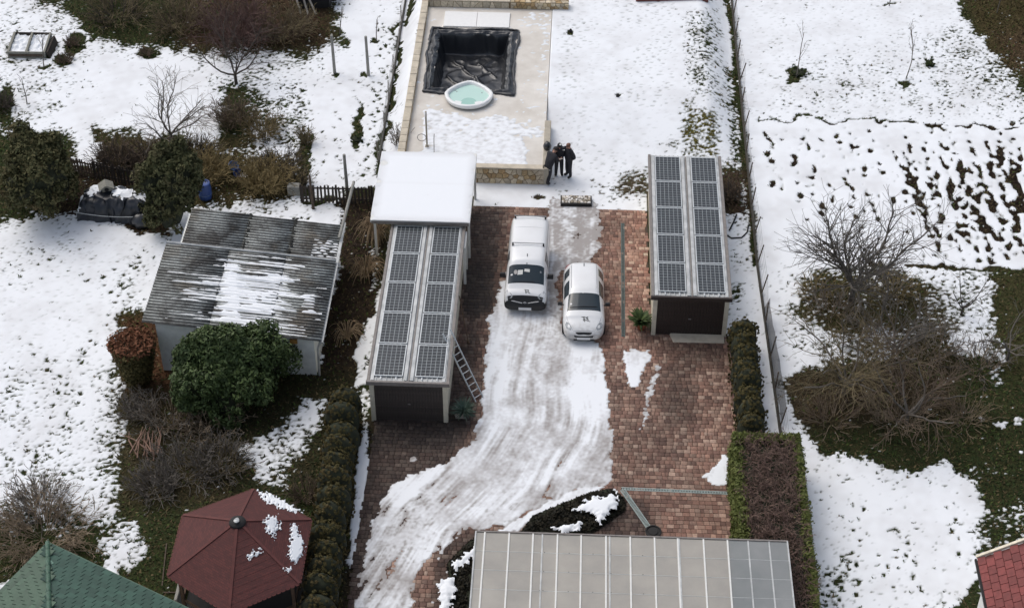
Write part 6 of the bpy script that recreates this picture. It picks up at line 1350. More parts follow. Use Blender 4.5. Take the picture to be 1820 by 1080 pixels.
def lumpy(D, seed, amp, k=3.6, n=22):
    r = np.random.default_rng(seed); c = sphere_dirs(n, r); a = r.uniform(.3, 1, n); out = np.zeros(len(D))
    for i in range(n): out = np.maximum(out, a[i]*np.exp((D@c[i]-1)*k*3))
    return 1-amp+amp*1.6*out
def core_blob(name, rad, seed, amp, mat, parent, scale=.86, z0=None, shape=None):
    n1, n2 = 28, 16; V = []
    for i in range(n2+1):
        a = math.pi*i/n2
        for k in range(n1): b_ = 2*math.pi*k/n1; V.append((math.sin(a)*math.cos(b_), math.sin(a)*math.sin(b_), math.cos(a)))
    D = np.array(V); R = lumpy(D, seed, amp)[:, None]*scale; Q = (shape(D) if shape else D)*R*np.array(rad); Q[:, 2] += rad[2] if z0 is None else z0
    F = [(i*n1+k, i*n1+(k+1) % n1, (i+1)*n1+(k+1) % n1, (i+1)*n1+k) for i in range(n2) for k in range(n1)]
    return npmesh(name, Q, np.array(F)[:, ::-1], mat, parent, smooth=True)
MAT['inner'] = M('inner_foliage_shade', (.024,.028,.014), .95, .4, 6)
def evergreen(name, label, base, rad, seed, mat, n=7000, size=.09, amp=.35, cat='tree', group=None, shape=None, lobes=True, tilt=.6, trunk=True, aspect=1.7, clump=.2):
    root = thing(name, label, cat, tuple(base), 0, group); r = np.random.default_rng(seed)
    per = 34; nc = n//per; D = sphere_dirs(nc, r); D[:, 2] = np.where(D[:, 2] < -.7, -D[:, 2], D[:, 2]); R = lumpy(D, seed, amp)*(1-.22*r.random(nc)**1.6); S_ = shape(D) if shape else D
    C = S_*R[:, None]*np.array(rad); nr = D/np.array(rad); nr /= np.linalg.norm(nr, axis=1)[:, None]
    rc = clump*r.uniform(.7, 1.35, nc); E_ = sphere_dirs(nc*per, r); E_ += np.repeat(nr, per, 0)*(.75 if clump > .1 else 2.2); E_ /= np.linalg.norm(E_, axis=1)[:, None]
    Q = np.repeat(C, per, 0)+E_*np.repeat(rc, per)[:, None]*(.55+.5*r.random((nc*per, 1))); Q[:, 2] += rad[2]
    k = Q[:, 2] > .04; leafcloud('crown', Q[k], E_[k], size, mat, root, seed+1, tilt, aspect)
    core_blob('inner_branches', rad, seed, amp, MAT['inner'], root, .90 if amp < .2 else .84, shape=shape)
    if trunk: MB().tube([(0,0,-.05),(0,0,rad[2]*.9)], [.10,.06], 7).build('trunk', BARK['dark'], root)
    return root
LEAF = dict(thuja=leafmat('thuja_leaf', (.055,.052,.018), (.115,.092,.034), .8, (.11,.074,.034)), conifer=leafmat('conifer_leaf', (.050,.056,.022), (.11,.10,.044), .8, (.12,.09,.042)), conifer2=leafmat('conifer_leaf_b', (.048,.056,.023), (.10,.098,.043), .8, (.09,.078,.038)),
  laurel=leafmat('laurel_leaf', (.034,.054,.018), (.095,.135,.046), .55, (.046,.072,.026)), hedge=leafmat('hedge_leaf', (.075,.095,.022), (.14,.155,.045), .7), brownleaf=leafmat('brown_leaf', (.13,.055,.028), (.20,.085,.045), .8), creeper=leafmat('creeper_leaf', (.012,.013,.010), (.036,.030,.018), .8), greyleaf=leafmat('grey_leaf', (.060,.060,.042), (.095,.088,.06), .8), box=leafmat('low_green', (.03,.045,.014), (.07,.085,.03), .8))
# ---- clipped columns of the left hedge
col_shape = lambda D: np.stack([D[:, 0], D[:, 1], np.sign(D[:, 2])*np.abs(D[:, 2])**.8], 1)
NL = 14
for i in range(NL):
    y_ = 47.55-i*.86; rr = random.Random(i); o = evergreen('hedge_conifer', '%s of the dark conifers in the hedge left of the drive, counted from the garage' % ORD[i], (-8.75+.028*i+rr.uniform(-.05, .05), y_, 0), (.72+rr.uniform(-.06,.06), .50, 1.03+rr.uniform(-.10, .10)), 100+i, LEAF['thuja'], 5200, .06, .05, 'conifer', 'clipped conifers of the left hedge', col_shape, tilt=.28, clump=.06)
NR = 8
for i in range(NR):
    y_ = 52.55-i*.80; rr = random.Random(i+40); o = evergreen('hedge_conifer', '%s of the dark conifers behind the clipped hedge at right, counted from the garage' % ORD[i], (7.15+rr.uniform(-.05, .05), y_, 0), (.62+rr.uniform(-.04,.05), .48, .98+rr.uniform(-.09, .09)), 140+i, LEAF['thuja'], 5200, .06, .05, 'conifer', 'dark conifers of the right hedge', col_shape, tilt=.28, clump=.06)
# ---- big clipped hedge at right: green sides, cut brown twigs on top
bh = thing('clipped_hedge', 'big boxy hedge with bright green sides and bare brown top at right', 'hedge', (6.3, 36.0, 0))
HX, HY, HZ = 2.55, 9.85, 1.95
r = np.random.default_rng(9)
def box_pts(n, face):
    u, v = r.random(n), r.random(n)
    wob = .07*np.sin(u*23)*np.sin(v*9)+.05*r.standard_normal(n)
    if face == 'w': return np.stack([-wob, u*HY, v*HZ], 1), np.array([-1., 0, .2])
    if face == 'e': return np.stack([HX+wob, u*HY, v*HZ], 1), np.array([1., 0, .2])
    if face == 'n': return np.stack([u*HX, HY+wob, v*HZ], 1), np.array([0, 1., .2])
    if face == 's': return np.stack([u*HX, wob, v*HZ], 1), np.array([0, -1., .2])
    k = r.random(n)                        # rim of the top
    e = np.abs(r.normal(0, .16, n)); side = r.integers(0, 10, n)
    x_ = np.where(side < 4, e, np.where(side < 8, HX-e, u*HX)); y_ = np.where(side < 8, v*HY, HY-e*1.2); return np.stack([x_, y_, HZ+.06*r.standard_normal(n)-.3*np.clip(e-.3, 0, 1)], 1), np.array([0, 0, 1.])
Cs, Ns = [], []
for f, n in (('w', 9000), ('e', 7000), ('n', 2800), ('s', 1500), ('t', 7500)):
    c, q = box_pts(n, f); Cs.append(c); Ns.append(np.tile(q, (n, 1)))
leafcloud('side_foliage', np.concatenate(Cs), np.concatenate(Ns), .075, LEAF['hedge'], bh, 3, .7)
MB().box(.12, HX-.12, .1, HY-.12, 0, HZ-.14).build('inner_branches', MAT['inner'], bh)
rr = random.Random(8); out = []
cfg = dict(seg=.14, wander=.25, up=(.0, -.02), rmin=.009, levels=1, bare=(.2,), kids=(2,), spread=(.5, 1.2), ratio=(.6,), prob=.8)
for k in range(1100): 
    a = rr.uniform(0, 6.283); grow(rr, (rr.uniform(.3, HX-.3), rr.uniform(.1, HY-.3), HZ-.12+rr.uniform(-.08, .14)), (math.cos(a), math.sin(a), rr.uniform(.2, 1.0)), rr.uniform(.25, .6), .014, 0, out, cfg)
BARK['cut'] = M('cut_hedge_twigs', (.19,.125,.10), .9, .5, 6)
segmesh('cut_twigs', out, BARK['cut'], bh, 3)
c = np.stack([r.uniform(.25, HX-.25, 2200), r.uniform(0, HY-.3, 2200), HZ-.05+.09*r.standard_normal(2200)], 1); leafcloud('dead_leaves', c, np.tile([0, 0, 1.], (2200, 1)), .07, leafmat('dead_hedge_leaf', (.06,.035,.025), (.13,.085,.06)), bh, 5, .9)
cone = lambda D: np.stack([D[:, 0]*(1-.42*np.clip(D[:, 2], 0, 1)), D[:, 1]*(1-.42*np.clip(D[:, 2], 0, 1)), D[:, 2]], 1)
# ---- single evergreens of the left garden
evergreen('bushy_conifer', 'large bushy olive-brown conifer at the left edge beside the tarp pile', (*P(62,303,2.3)[:2], 0), (1.8, 1.9, 2.3), 21, LEAF['conifer'], 16000, .12, .42, 'conifer', aspect=1.5, tilt=.6, shape=cone, clump=.26)
evergreen('bushy_conifer', 'tall olive conifer between tarp pile and corrugated shed', (*P(305,326,2.3)[:2], 0), (1.5, 1.6, 2.3), 22, LEAF['conifer2'], 13000, .12, .38, 'conifer', aspect=1.5, tilt=.6, shape=cone, clump=.26)
lr = evergreen('evergreen_bush', 'big round glossy green bush in front of the white shed', (*P(397,648,1.75)[:2], 0), (2.5, 2.0, 1.75), 23, LEAF['laurel'], 34000, .095, .45, 'bush', trunk=False, aspect=1.9, tilt=.55, clump=.27)
lr.location.z = -.05
ct = thing('cut_conifer', 'stubby flat-topped conifer with browned top left of the green bush', 'conifer', (*G(246,680)[:2], 0))
r = np.random.default_rng(31); n = 6000; a = r.uniform(0, 6.283, n); z = r.random(n)**.8*2.15; rad_ = (.42+.45*(z/2.15)**.8)*(1+.10*np.sin(a*3)+.06*r.standard_normal(n))
leafcloud('foliage', np.stack([rad_*np.cos(a), rad_*np.sin(a)*.9, z], 1), np.stack([np.cos(a), np.sin(a), .2+0*a], 1), .08, LEAF['thuja'], ct, 32, .8)
n = 1500; a = r.uniform(0, 6.283, n); q = np.sqrt(r.random(n))*.95; leafcloud('browned_top', np.stack([q*np.cos(a), q*np.sin(a)*.9, 2.12+.12*r.standard_normal(n)], 1), np.tile([0, 0, 1.], (n, 1)), .09, LEAF['brownleaf'], ct, 33, .9)
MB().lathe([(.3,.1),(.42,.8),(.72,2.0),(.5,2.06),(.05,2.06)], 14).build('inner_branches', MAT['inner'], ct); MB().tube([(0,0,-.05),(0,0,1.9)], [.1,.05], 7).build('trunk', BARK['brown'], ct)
# ---- bare trees
gp = lambda x_, y_: tuple(G(x_, y_))
bare_tree('spreading bare fruit tree on the snow above the left conifers', gp(305,258), 2.9, 2.6, 5, 'grey', 'pale', limbs=7, lean=(.1, .1), rt=.07, kids=(2,2,2))
bare_tree('bare forked tree above the mossy scrub, upper left', gp(420,150), 2.7, 2.9, 8, 'dark', limbs=5, rt=.075, kids=(2,2,1))
bare_tree('largest bare tree with open crown against the ploughed plot', gp(1512,540), 4.4, 3.6, 13, 'grey', limbs=7, rt=.11, kids=(2,2,2), up=(.12,.05,.03,.02))
bare_tree('low wide bare tree in the middle of the right garden', gp(1500,700), 2.7, 3.7, 14, 'grey', 'olive', limbs=8, rt=.085, kids=(2,2,2), up=(.1,-.02,-.04,-.05))
bare_tree('brownish drooping bare tree right of the low wide one', gp(1610,752), 2.5, 3.6, 15, 'grey', 'brown', limbs=8, rt=.075, kids=(2,2,2), up=(.1,-.03,-.06,-.06))
bare_tree('bare tangled tree behind the low wide one', gp(1585,640), 2.6, 3.2, 16, 'grey', 'grey', limbs=7, rt=.07, kids=(2,2,2), up=(.1,.0,-.03,-.04))
bare_tree('small bare tree on the snow strip at the right', gp(1708,560), 2.0, 1.5, 17, 'dark', 'grey', limbs=4, rt=.045, kids=(2,1,1))
bare_tree('bare tree leaning in from the right edge below the plot', gp(1790,640), 2.6, 2.6, 18, 'grey', 'grey', limbs=5, rt=.06, kids=(2,1,1))
def sapling(label, base, h, seed, sp=.35, name='sapling'):
    rr = random.Random(seed); root = thing(name, label, 'sapling', tuple(base), 0, 'young bare trees'); out = []
    cfg = dict(seg=.22, wander=.05, up=(.06,.08), rmin=.009, levels=2, bare=(.35,.3), kids=(1,1), spread=(.3, .7), ratio=(.42,.4), prob=.8); grow(rr, (0,0,-.05), (.05,.05,1), h, .032, 0, out, cfg)
    segmesh('trunk', [s for s in out if s[4] == 0], BARK['grey'], root, 5); segmesh('crown', [s for s in out if s[4] > 0], BARK['pale'], root, 3)
sapling('slim sapling over a mossy spot on the right snow field', gp(1415,138), 2.7, 1); sapling('slim sapling near the middle of the right snow field', gp(1610,140), 3.0, 2)
sapling('tiny tree at the top edge of the right snow field', gp(1580,12), 1.0, 3); sapling('thin sapling in front of the wooden compost box', gp(78,120), 2.0, 4); sapling('small sapling below the compost box at the left edge', gp(48,186), 1.6, 6)
sapling('crooked sapling right of the two garden posts', gp(669,74), 1.4, 7); sapling('dark little sapling behind the left garden post', gp(604,62), 1.6, 8); sapling('lone sapling in the brown grass, top right corner', gp(1772,24), 1.5, 9)
# ---- shrubs and scrub
twig_bush('tall reddish bare shrub at the top, left of the planks', gp(420,75), 2.2, 2.3, 1, 'red', 110, two='red')
twig_bush('brown scrub filling the top edge right of the red shrub', gp(510,62), 2.0, 1.3, 2, 'brown', 130, two='olive')
twig_bush('dark brown scrub at the top edge, left of the red shrub', gp(320,45), 2.2, 1.2, 3, 'brown', 110, two='olive')
twig_bush('low olive brush at the far top left', gp(210,30), 2.4, .8, 4, 'dark', 120, two='olive')
twig_bush('dark upright scrub under the forked bare tree', gp(412,220), 1.2, 1.1, 5, 'olive', 120, two='brown')
twig_bush('olive-brown bush right of the forked tree scrub', gp(465,235), 1.4, .9, 6, 'yellow', 110, two='olive')
twig_bush('yellowish twiggy bush behind the blue buckets', gp(372,318), 1.35, 1.2, 7, 'yellow', 170, arch=.02)
twig_bush('yellowish twiggy bush right of the blue buckets', gp(470,330), 1.5, 1.2, 8, 'yellow', 190, arch=.02)
twig_bush('dark brambles over the picket fence behind the tarp pile', gp(205,292), 1.4, .9, 9, 'dark', 120, two='brown')
twig_bush('brambles on the fence between the two bushy conifers', gp(262,285), 1.3, .8, 10, 'dark', 110, two='brown')
twig_bush('thin bush at the upper end of the bare garden strip', gp(545,255), .5, .9, 11, 'olive', 40)
twig_bush('dark twiggy clump in the bare strip left of the picket fence', gp(530,330), .8, .9, 12, 'dark', 70, two='olive')
twig_bush('small brown tuft right of the compost box', gp(128,80), .55, .35, 13, 'brown', 60); twig_bush('small brown tuft below the other tuft by the compost box', gp(117,108), .6, .35, 14, 'brown', 60)
twig_bush('brown tuft in the snow below the olive brush', gp(258,97), .55, .3, 15, 'brown', 50); twig_bush('dark shrub cut by the left edge of the picture', gp(4,188), .9, .6, 16, 'dark', 80)
twig_bush('grey-brown scrub in front of the cut conifer', gp(300,745), 1.7, .9, 17, 'tan', 95, two='pale'); twig_bush('grey scrub below the round green bush', gp(370,760), 1.8, .9, 18, 'tan', 100, two='tan')
twig_bush('grey scrub left of the gazebo roof', gp(330,840), 1.9, .8, 19, 'pale', 90, two='grey')
twig_bush('tan arching canes above the green tiled roof', gp(75,955), 2.3, 1.2, 20, 'tan', 130, arch=.06, two='tan', low=.5); twig_bush('thin bare shrub on the snow above the arching canes', gp(70,905), 1.7, .9, 21, 'grey', 90, two='pale')
twig_bush('brown brambles between gazebo and hedge', gp(545,880), .9, .7, 22, 'brown', 70); twig_bush('brown scrub at the foot of the low wide tree', gp(1480,745), 1.6, .7, 23, 'tan', 60, two='brown')
twig_bush('dark scrub below the largest bare tree', gp(1480,555), 1.5, .8, 24, 'tan', 60, two='pale'); twig_bush('brown thicket right of the drooping tree', gp(1715,745), 1.3, .8, 25, 'tan', 60, two='olive')
twig_bush('olive thicket near the right edge', gp(1740,650), 1.5, .8, 26, 'tan', 55, two='grey'); twig_bush('olive undergrowth left of the largest tree', gp(1450,520), 1.1, .5, 27, 'yellow', 60); twig_bush('olive undergrowth right of the largest tree', gp(1590,520), 1.3, .6, 28, 'yellow', 60)
twig_bush('leafless vine clump between shower wall and fence', gp(708,255), .5, .9, 29, 'pale', 35); twig_bush('thicket behind the right garage by the fence', gp(1298,350), .9, .6, 30, 'dark', 80, two='brown')
twig_bush('grey-green scrub right of the heaped branches', gp(390,830), 1.6, .9, 41, 'olive', 150, two='grey'); twig_bush('pale scrub between heaped branches and lawn', gp(245,735), 1.0, .8, 42, 'pale', 90, two='grey')
twig_bush('brown scrub below the heaped branches', gp(275,870), 1.3, .8, 43, 'pale', 110, two='grey'); twig_bush('brown thicket under the drooping tree', gp(1590,740), 2.0, .9, 44, 'tan', 60, two='tan')
twig_bush('grey thicket between the largest and the low wide tree', gp(1540,610), 2.0, .9, 45, 'pale', 60, two='olive'); twig_bush('olive thicket right of the tangled tree', gp(1660,620), 1.7, .9, 46, 'tan', 55, two='pale')
twig_bush('dark hedge-like scrub along the bed above the blue buckets', gp(345,275), 1.5, .8, 47, 'dark', 130, two='olive'); twig_bush('olive scrub at the right end of the garden bed', gp(500,300), 1.3, .9, 48, 'olive', 120, two='dark')
# straw-like dry canes beside the left garage
def canes(label, base, r, h, seed, n):
    rr = random.Random(seed); root = thing('dry_canes', label, 'dry grass', tuple(base), 0, 'dry canes beside the left garage'); out = []
    for k in range(n):
        a = rr.uniform(0, 6.283); l = rr.uniform(.5, 1.1)*r; p = Vector((rr.gauss(0,.1), rr.gauss(0,.1), 0)); hh = h*rr.uniform(.6, 1.1)
        for j in range(6):
            f = (j+1)/6; q = Vector((math.cos(a)*l*f, math.sin(a)*l*f, hh*(1-(2*f*.62-.55)**2*1.3)*min(1, f*2.2))); q.z = max(q.z, .02); out.append((tuple(p), tuple(q), .018*(1-f*.6)+.004, .018*(1-f*.75)+.003, 0)); p = q
    segmesh('blades', out, BARK['straw'], root, 3)
canes('dry straw-coloured canes beside the white flat roof', gp(668,425), 1.1, 1.1, 1, 75); canes('dry straw-coloured canes below the first clump by the left garage', gp(650,490), 1.0, .9, 2, 60); canes('smallest dry cane clump, between shed corner and left garage', gp(617,600), .85, .7, 3, 42)
# pruned branches heaped
pb = thing('branch_pile', 'heap of pruned reddish-brown branches in the grey scrub', 'branches', gp(262,800)); rr = random.Random(6)
for k in range(16):
    a = rr.gauss(1.75, .28); c = Vector((rr.uniform(-.55,.55), rr.uniform(-.15,.3), .15+rr.uniform(0,.35))); d = Vector((math.cos(a), math.sin(a), rr.uniform(-.1,.25)))*rr.uniform(.45,.8); MB().tube([c-d, c+d*.2+Vector((rr.gauss(0,.05),0,.03)), c+d], [.032,.028,.015], 5).build('branch', M('cut_branch', (.20,.12,.085), .8) if k == 0 else bpy.data.materials['cut_branch'], pb)
# ---- creeping shrubs with snow in the island bed and by the canopy
def creeper(label, pts, seed, n, h):
    root = thing('creeping_shrub', label, 'shrub', (0, 0, .06)); r = np.random.default_rng(seed); w = np.array([P(x_, y_, .1)[:2] for x_, y_ in pts]); q = []
    lo, hi = w.min(0), w.max(0)
    while len(q) < n:
        c = r.uniform(lo, hi, (2000, 2)); q += list(c[sdist(c[:, 0], c[:, 1], [tuple(k) for k in w]) > 0])
    q = np.array(q[:n]); e = sdist(q[:, 0], q[:, 1], [tuple(k) for k in w]); z = h*np.sqrt(np.clip(e/.5, 0, 1))*(.75+.25*np.sin(q[:, 0]*7)*np.sin(q[:, 1]*8))*(.55+.45*r.random(n)); 
    leafcloud('foliage', np.stack([q[:, 0], q[:, 1], z], 1), np.tile([0, 0, 1.], (n, 1)), .085, LEAF['creeper'], root, seed, .8)
    cs = [tuple(w.mean(0)+(k-w.mean(0))*.92) for k in w]; 
    if sum(a[0]*b_[1]-b_[0]*a[1] for a, b_ in zip(cs, cs[1:]+cs[:1])) < 0: cs = cs[::-1]
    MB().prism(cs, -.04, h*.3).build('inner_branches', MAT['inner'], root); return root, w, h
def snow_pad(name, pts, seed, z, parent, lift=.12, cell=.05):
    w = [tuple(P(x_, y_, z)[:2]) for x_, y_ in pts]; a = np.array(w); lo, hi = a.min(0)-.1, a.max(0)+.1; X, Y = np.meshgrid(np.arange(lo[0], hi[0], cell), np.arange(lo[1], hi[1], cell))
    e = sdist(X, Y, w)+band(X.shape, 9, 1, seed)*.06+band(X.shape, 4, 1, seed+1)*.025; Z = z-parent.location.z+lift*np.tanh(e/.16)-.02
    F = grid_faces(X.shape[1], X.shape[0]); k = (e > -.03).ravel()[F].all(1); F = F[k]; u, inv = np.unique(F, return_inverse=True)
    V = np.stack([X-parent.location.x, Y-parent.location.y, Z], -1).reshape(-1, 3)[u]; o = npmesh(name, V, inv.reshape(F.shape), MAT['snow'], parent, smooth=True); o['kind'] = 'stuff'
ib, _, _ = creeper('dark creeping shrubs with snow in the island bed above the canopy', [(925,946),(945,918),(985,900),(1040,878),(1085,868),(1110,885),(1112,905),(1085,925),(1050,948),(990,955)], 3, 5200, .42)
snow_pad('snow_patch', [(1018,905),(1045,885),(1095,876),(1102,895),(1080,915),(1068,930),(1050,912)], 4, .45, ib); snow_pad('snow_patch', [(983,938),(1010,930),(1036,926),(1034,940),(1000,948)], 6, .40, ib)
cb, _, _ = creeper('dark creeping shrub with snow left of the canopy corner', [(795,1000),(835,960),(850,955),(846,1000),(838,1060),(825,1120),(790,1120),(800,1050)], 8, 3600, .42)
snow_pad('snow_patch', [(780,1035),(805,1022),(812,1045),(800,1075),(806,1100),(778,1100)], 9, .38, cb); snow_pad('snow_patch', [(800,1000),(845,968),(848,985),(812,1014)], 11, .35, cb, .08)
# low evergreens on the mossy strip and by the red brush
for i, (x_, y_, rx_, lab) in enumerate(((1418,132,.45,'mossy clump at the foot of the left sapling on the right snow field'),(1650,116,.24,'small mossy clump right of the middle sapling'),(635,250,.3,'green tuft at the lower end of the narrow bare strip'))):
    evergreen('moss_clump', lab, gp(x_, y_), (rx_, rx_*.8, .12), 60+i, LEAF['box'], 500, .07, .3, 'moss', trunk=False, clump=.07)
# ------------------------------------------------------------------ fences, posts, garden clutter
MAT['post'] = M('weathered_post', (.20,.18,.155), .9, .25, 8); MAT['wire'] = M('fence_wire', (.16,.16,.16), .5, .1, metal=.4); MAT['picket'] = M('dark_picket', (.040,.031,.025), .9, .35, 9); MAT['picket2'] = M('brown_picket', (.085,.062,.045), .9, .35, 9)
def wire_fence(label, pts, step, h, postmat, nw, seed, lean=.0, base=None, r=.035):
    f = thing('wire_fence', label, 'fence', (0, 0, 0)); rr = random.Random(seed); tops = []
    for (a, c) in zip(pts[:-1], pts[1:]):
        a, c = np.array(a), np.array(c); L = np.hypot(*(c-a)[:2]); n = max(1, int(round(L/step)))
        for k in range(n+(1 if c is np.array(pts[-1]) else 0)):
            q = a+(c-a)*k/n; q = np.array([q[0], q[1], float(terrain(q[0], q[1]))]); t_ = q+np.array([rr.gauss(lean, .05), rr.gauss(0, .06), h*rr.uniform(.9, 1.05)])
            MB().tube([tuple(q-np.array([0, 0, .1])), tuple(t_)], [r, r*.85], 6).build('post', postmat, f); tops.append((q, t_))
    for w in range(nw):
        fr = (w+.6)/(nw+.1); MB().tube([tuple(b_+(t_-b_)*fr) for b_, t_ in tops], .006, 4, False).build('wire', MAT['wire'], f)
    if base:
        for (b0, t0), (b1, t1) in zip(tops[:-1], tops[1:]): MB().bar((b0[0], b0[1], b0[2]+base/2-.03), (b1[0], b1[1], b1[2]+base/2-.03), .09, base).build('base_board', MAT['conc2'], f)
    return f
MAT['conc2'] = M('dark_mossy_kerb', (.055,.050,.040), .95, .4, 5)
wire_fence('thin wire fence between the left garden and the yard', [P(728,-40,0), P(664,345,0)], 2.4, 1.35, MAT['post'], 5, 1, .05, .16, .028)
wire_fence('leaning wire fence along the right side of the yard', [P(1296,-40,0)*np.array([1,1,0]), P(1345,470,0), P(1385,760,0), P(1440,1080,0)], 2.1, 1.15, MAT['picket2'], 6, 2, .12, .22, .035)
# dark netting stretched on the near part of the right fence
m, t, b = nodes_of('dark_netting'); tr = N(t, 'BsdfTransparent'); ms = N(t, 'MixShader'); ms.inputs[0].default_value = .35; b.inputs['Base Color'].default_value = (.02,.022,.022,1); b.inputs['Roughness'].default_value = .9
t.links.new(b.outputs[0], ms.inputs[1]); t.links.new(tr.outputs[0], ms.inputs[2]); t.links.new(ms.outputs[0], t.nodes['Material Output'].inputs['Surface'])
a, c = P(1352,560,0), P(1384,756,0); nt_f = thing('shade_net', 'dark netting on the fence behind the right conifers', 'net', (0, 0, 0))
nv = []; rr = random.Random(3)
for k in range(13):
    q = a+(c-a)*k/12
    for j in range(4): nv.append((q[0]+.10+rr.gauss(0,.03)+j*.05, q[1], .1+j*.3+rr.gauss(0,.02)))
npmesh('net_cloth', np.array(nv), np.array([(k*4+j, k*4+j+1, (k+1)*4+j+1, (k+1)*4+j) for k in range(12) for j in range(3)]), m, nt_f)
def picket_fence(label, a, c, h, n, seed, mat, gap=None):
    f = thing('picket_fence', label, 'fence', tuple(a), math.atan2(c[1]-a[1], c[0]-a[0])); L = float(np.hypot(*(c-a)[:2])); rr = random.Random(seed)
    for z_ in (.22, h*.78): MB().box(0, L, -.02, .02, z_, z_+.07).build('rail', mat, f)
    for k in range(n):
        x_ = L*(k+.5)/n; w = L/n*.27; hh = h*rr.uniform(.93, 1.05); t_ = rr.gauss(0, .02)
        MB().add([(x_-w,-.042,.03),(x_+w,-.042,.03),(x_+w+t_,-.042,hh-.05),(x_+t_,-.042,hh),(x_-w+t_,-.042,hh-.05)]+[(x_-w,-.022,.03),(x_+w,-.022,.03),(x_+w+t_,-.022,hh-.05),(x_+t_,-.022,hh),(x_-w+t_,-.022,hh-.05)], [(0,1,2,3,4),(9,8,7,6,5)]+[(i, (i+1) % 5, 5+(i+1) % 5, 5+i) for i in range(5)]).build('picket', mat, f)
    for x_ in (0, L/2, L): MB().box(x_-.04, x_+.04, .021, .1, -.05, h*.95).build('post', mat, f)
    return f
picket_fence('dark picket fence beside the corner of the white flat roof', G(536,360), G(662,362), 1.05, 19, 1, MAT['picket'])
picket_fence('brown picket fence behind the bushy conifer at left', G(112,304), G(168,316), .95, 12, 2, MAT['picket2']); picket_fence('dark picket fence behind the tarp covered pile', G(170,318), G(262,335), 1.05, 16, 3, MAT['picket'])
def pole(label, base, top, r0, r1, mat, name='garden_post'):
    tag(MB().tube([tuple(base), tuple((np.array(base)+np.array(top))/2), tuple(top)], [r0, (r0+r1)/2, r1], 8).build(name, mat), label, 'post')
MAT['greypost'] = M('grey_concrete_post', (.27,.265,.24), .9, .2, 6)
for (x_, y_, h, lab) in ((595,131,2.25,'left of two grey garden posts in the snow'),(655,135,2.3,'right of two grey garden posts in the snow'),(617,338,2.0,'grey post standing at the picket fence')):
    p = G(x_, y_); pole(lab, p, p+np.array([-.02,.05,h]), .085, .07, MAT['greypost'])
p0, p1 = P(598,462,0), P(627,330,2.75); pole('long weathered pole slanting past the shed roof corner', (-10.0,56.6,2.2), (-9.72,59.9,2.75), .07, .065, MAT['greypost'], 'long_pole')
pole('wooden pole standing at the left end of the picket fence', G(557,372), G(557,372)+np.array([-.05,.1,1.9]), .07,.05, MAT['picket2'], 'wooden_pole')
# ------------------------------------------------------------------ tarp covered pile
MAT['tarp'] = M('dark_blue_tarp', (.013,.016,.022), .34, .25, 3); tp = thing('tarp_pile', 'dark tarp pulled over a long heap, tied with a rope', 'tarp', (-20.85, 60.75, 0), -.04)
X, Y = np.meshgrid(np.linspace(-1.95, 1.95, 90), np.linspace(-1.0, 1.05, 56)); sx_ = np.clip(1-(np.abs(X)/1.75)**5, 0, 1); sy_ = np.clip(1-(np.abs(Y)/.88)**4, 0, 1)
Z = 1.12*np.clip(sx_, 0, 1)**.6*np.clip(sy_, 0, 1)**.6; Z += .022*band(X.shape, 30, 1, 71)*(Z > .05)+.010*band(X.shape, 12, 1.6, 72)*sstep(.0, .4, Z)*(1-sstep(.8, 1.1, Z)*.5); Z = np.maximum(Z, .0)
X2 = X+.05*band(X.shape, 16, 1, 73); Y2 = Y+.05*band(X.shape, 16, 1, 74); npmesh('cover', np.stack([X2, Y2, Z+.02], -1).reshape(-1, 3), grid_faces(90, 56), MAT['tarp'], tp, smooth=True)
MB().tube([(x_, -.86-.06*math.cos(x_*.9), .55-.10*math.cos(x_*.9)) for x_ in np.linspace(-1.75, 1.5, 14)], .018, 6).build('rope', M('pale_rope', (.40,.42,.42), .8), tp)
for i, (c_, r_) in enumerate((((-.95,.10),(.36,.42)), ((.45,.02),(.55,.42)), ((-1.62,-.15),(.20,.55)), ((1.25,.05),(.28,.3)))):
    k = np.hypot((X-c_[0])/r_[0], (Y-c_[1])/r_[1])+.16*band(X.shape, 8, 1, 75+i); Zs = Z+.02+.05*np.clip(1-k, -.3, 1)**1; F = grid_faces(90, 56); ok = (k < 1.08).ravel()[F].all(1); F = F[ok]; u, inv = np.unique(F, return_inverse=True)
    o = npmesh('snow_patch', np.stack([X2, Y2, Zs+.012], -1).reshape(-1, 3)[u], inv.reshape(F.shape), MAT['snow'], tp, smooth=True); o['kind'] = 'stuff'
bg_ = MB().lathe([(.35,0),(.5,.15),(.45,.4),(.2,.6),(.05,.63)], 14); rr = random.Random(7); bg_.v = [(v[0]*1.1+rr.gauss(0,.03), v[1]*.8+rr.gauss(0,.03), max(0, v[2]+rr.gauss(0,.02))) for v in bg_.v]
tag(bg_.build('rubbish_sack', MAT['plastic'], None, True, loc=(-19.5, 59.85, 0)), 'crumpled black sack at the right foot of the tarp pile', 'sack')
bx2 = thing('bird_house', 'small grey pitched wooden house standing on the tarp', 'bird house', (-21.25, 60.95, 1.16), .35)
MAT['greywood'] = M('grey_wood', (.24,.235,.20), .9, .2, 10); MB().box(-.22,.22,-.2,.2,0,.2).build('house_body', MAT['greywood'], bx2); MB().lathe([(.1,0),(.1,.012)], 10, (0,0,0)).build('hole', MAT['dark'], bx2).matrix_local = Matrix.Translation((0,-.205,.11)) @ Matrix.Rotation(math.pi/2, 4, 'X')
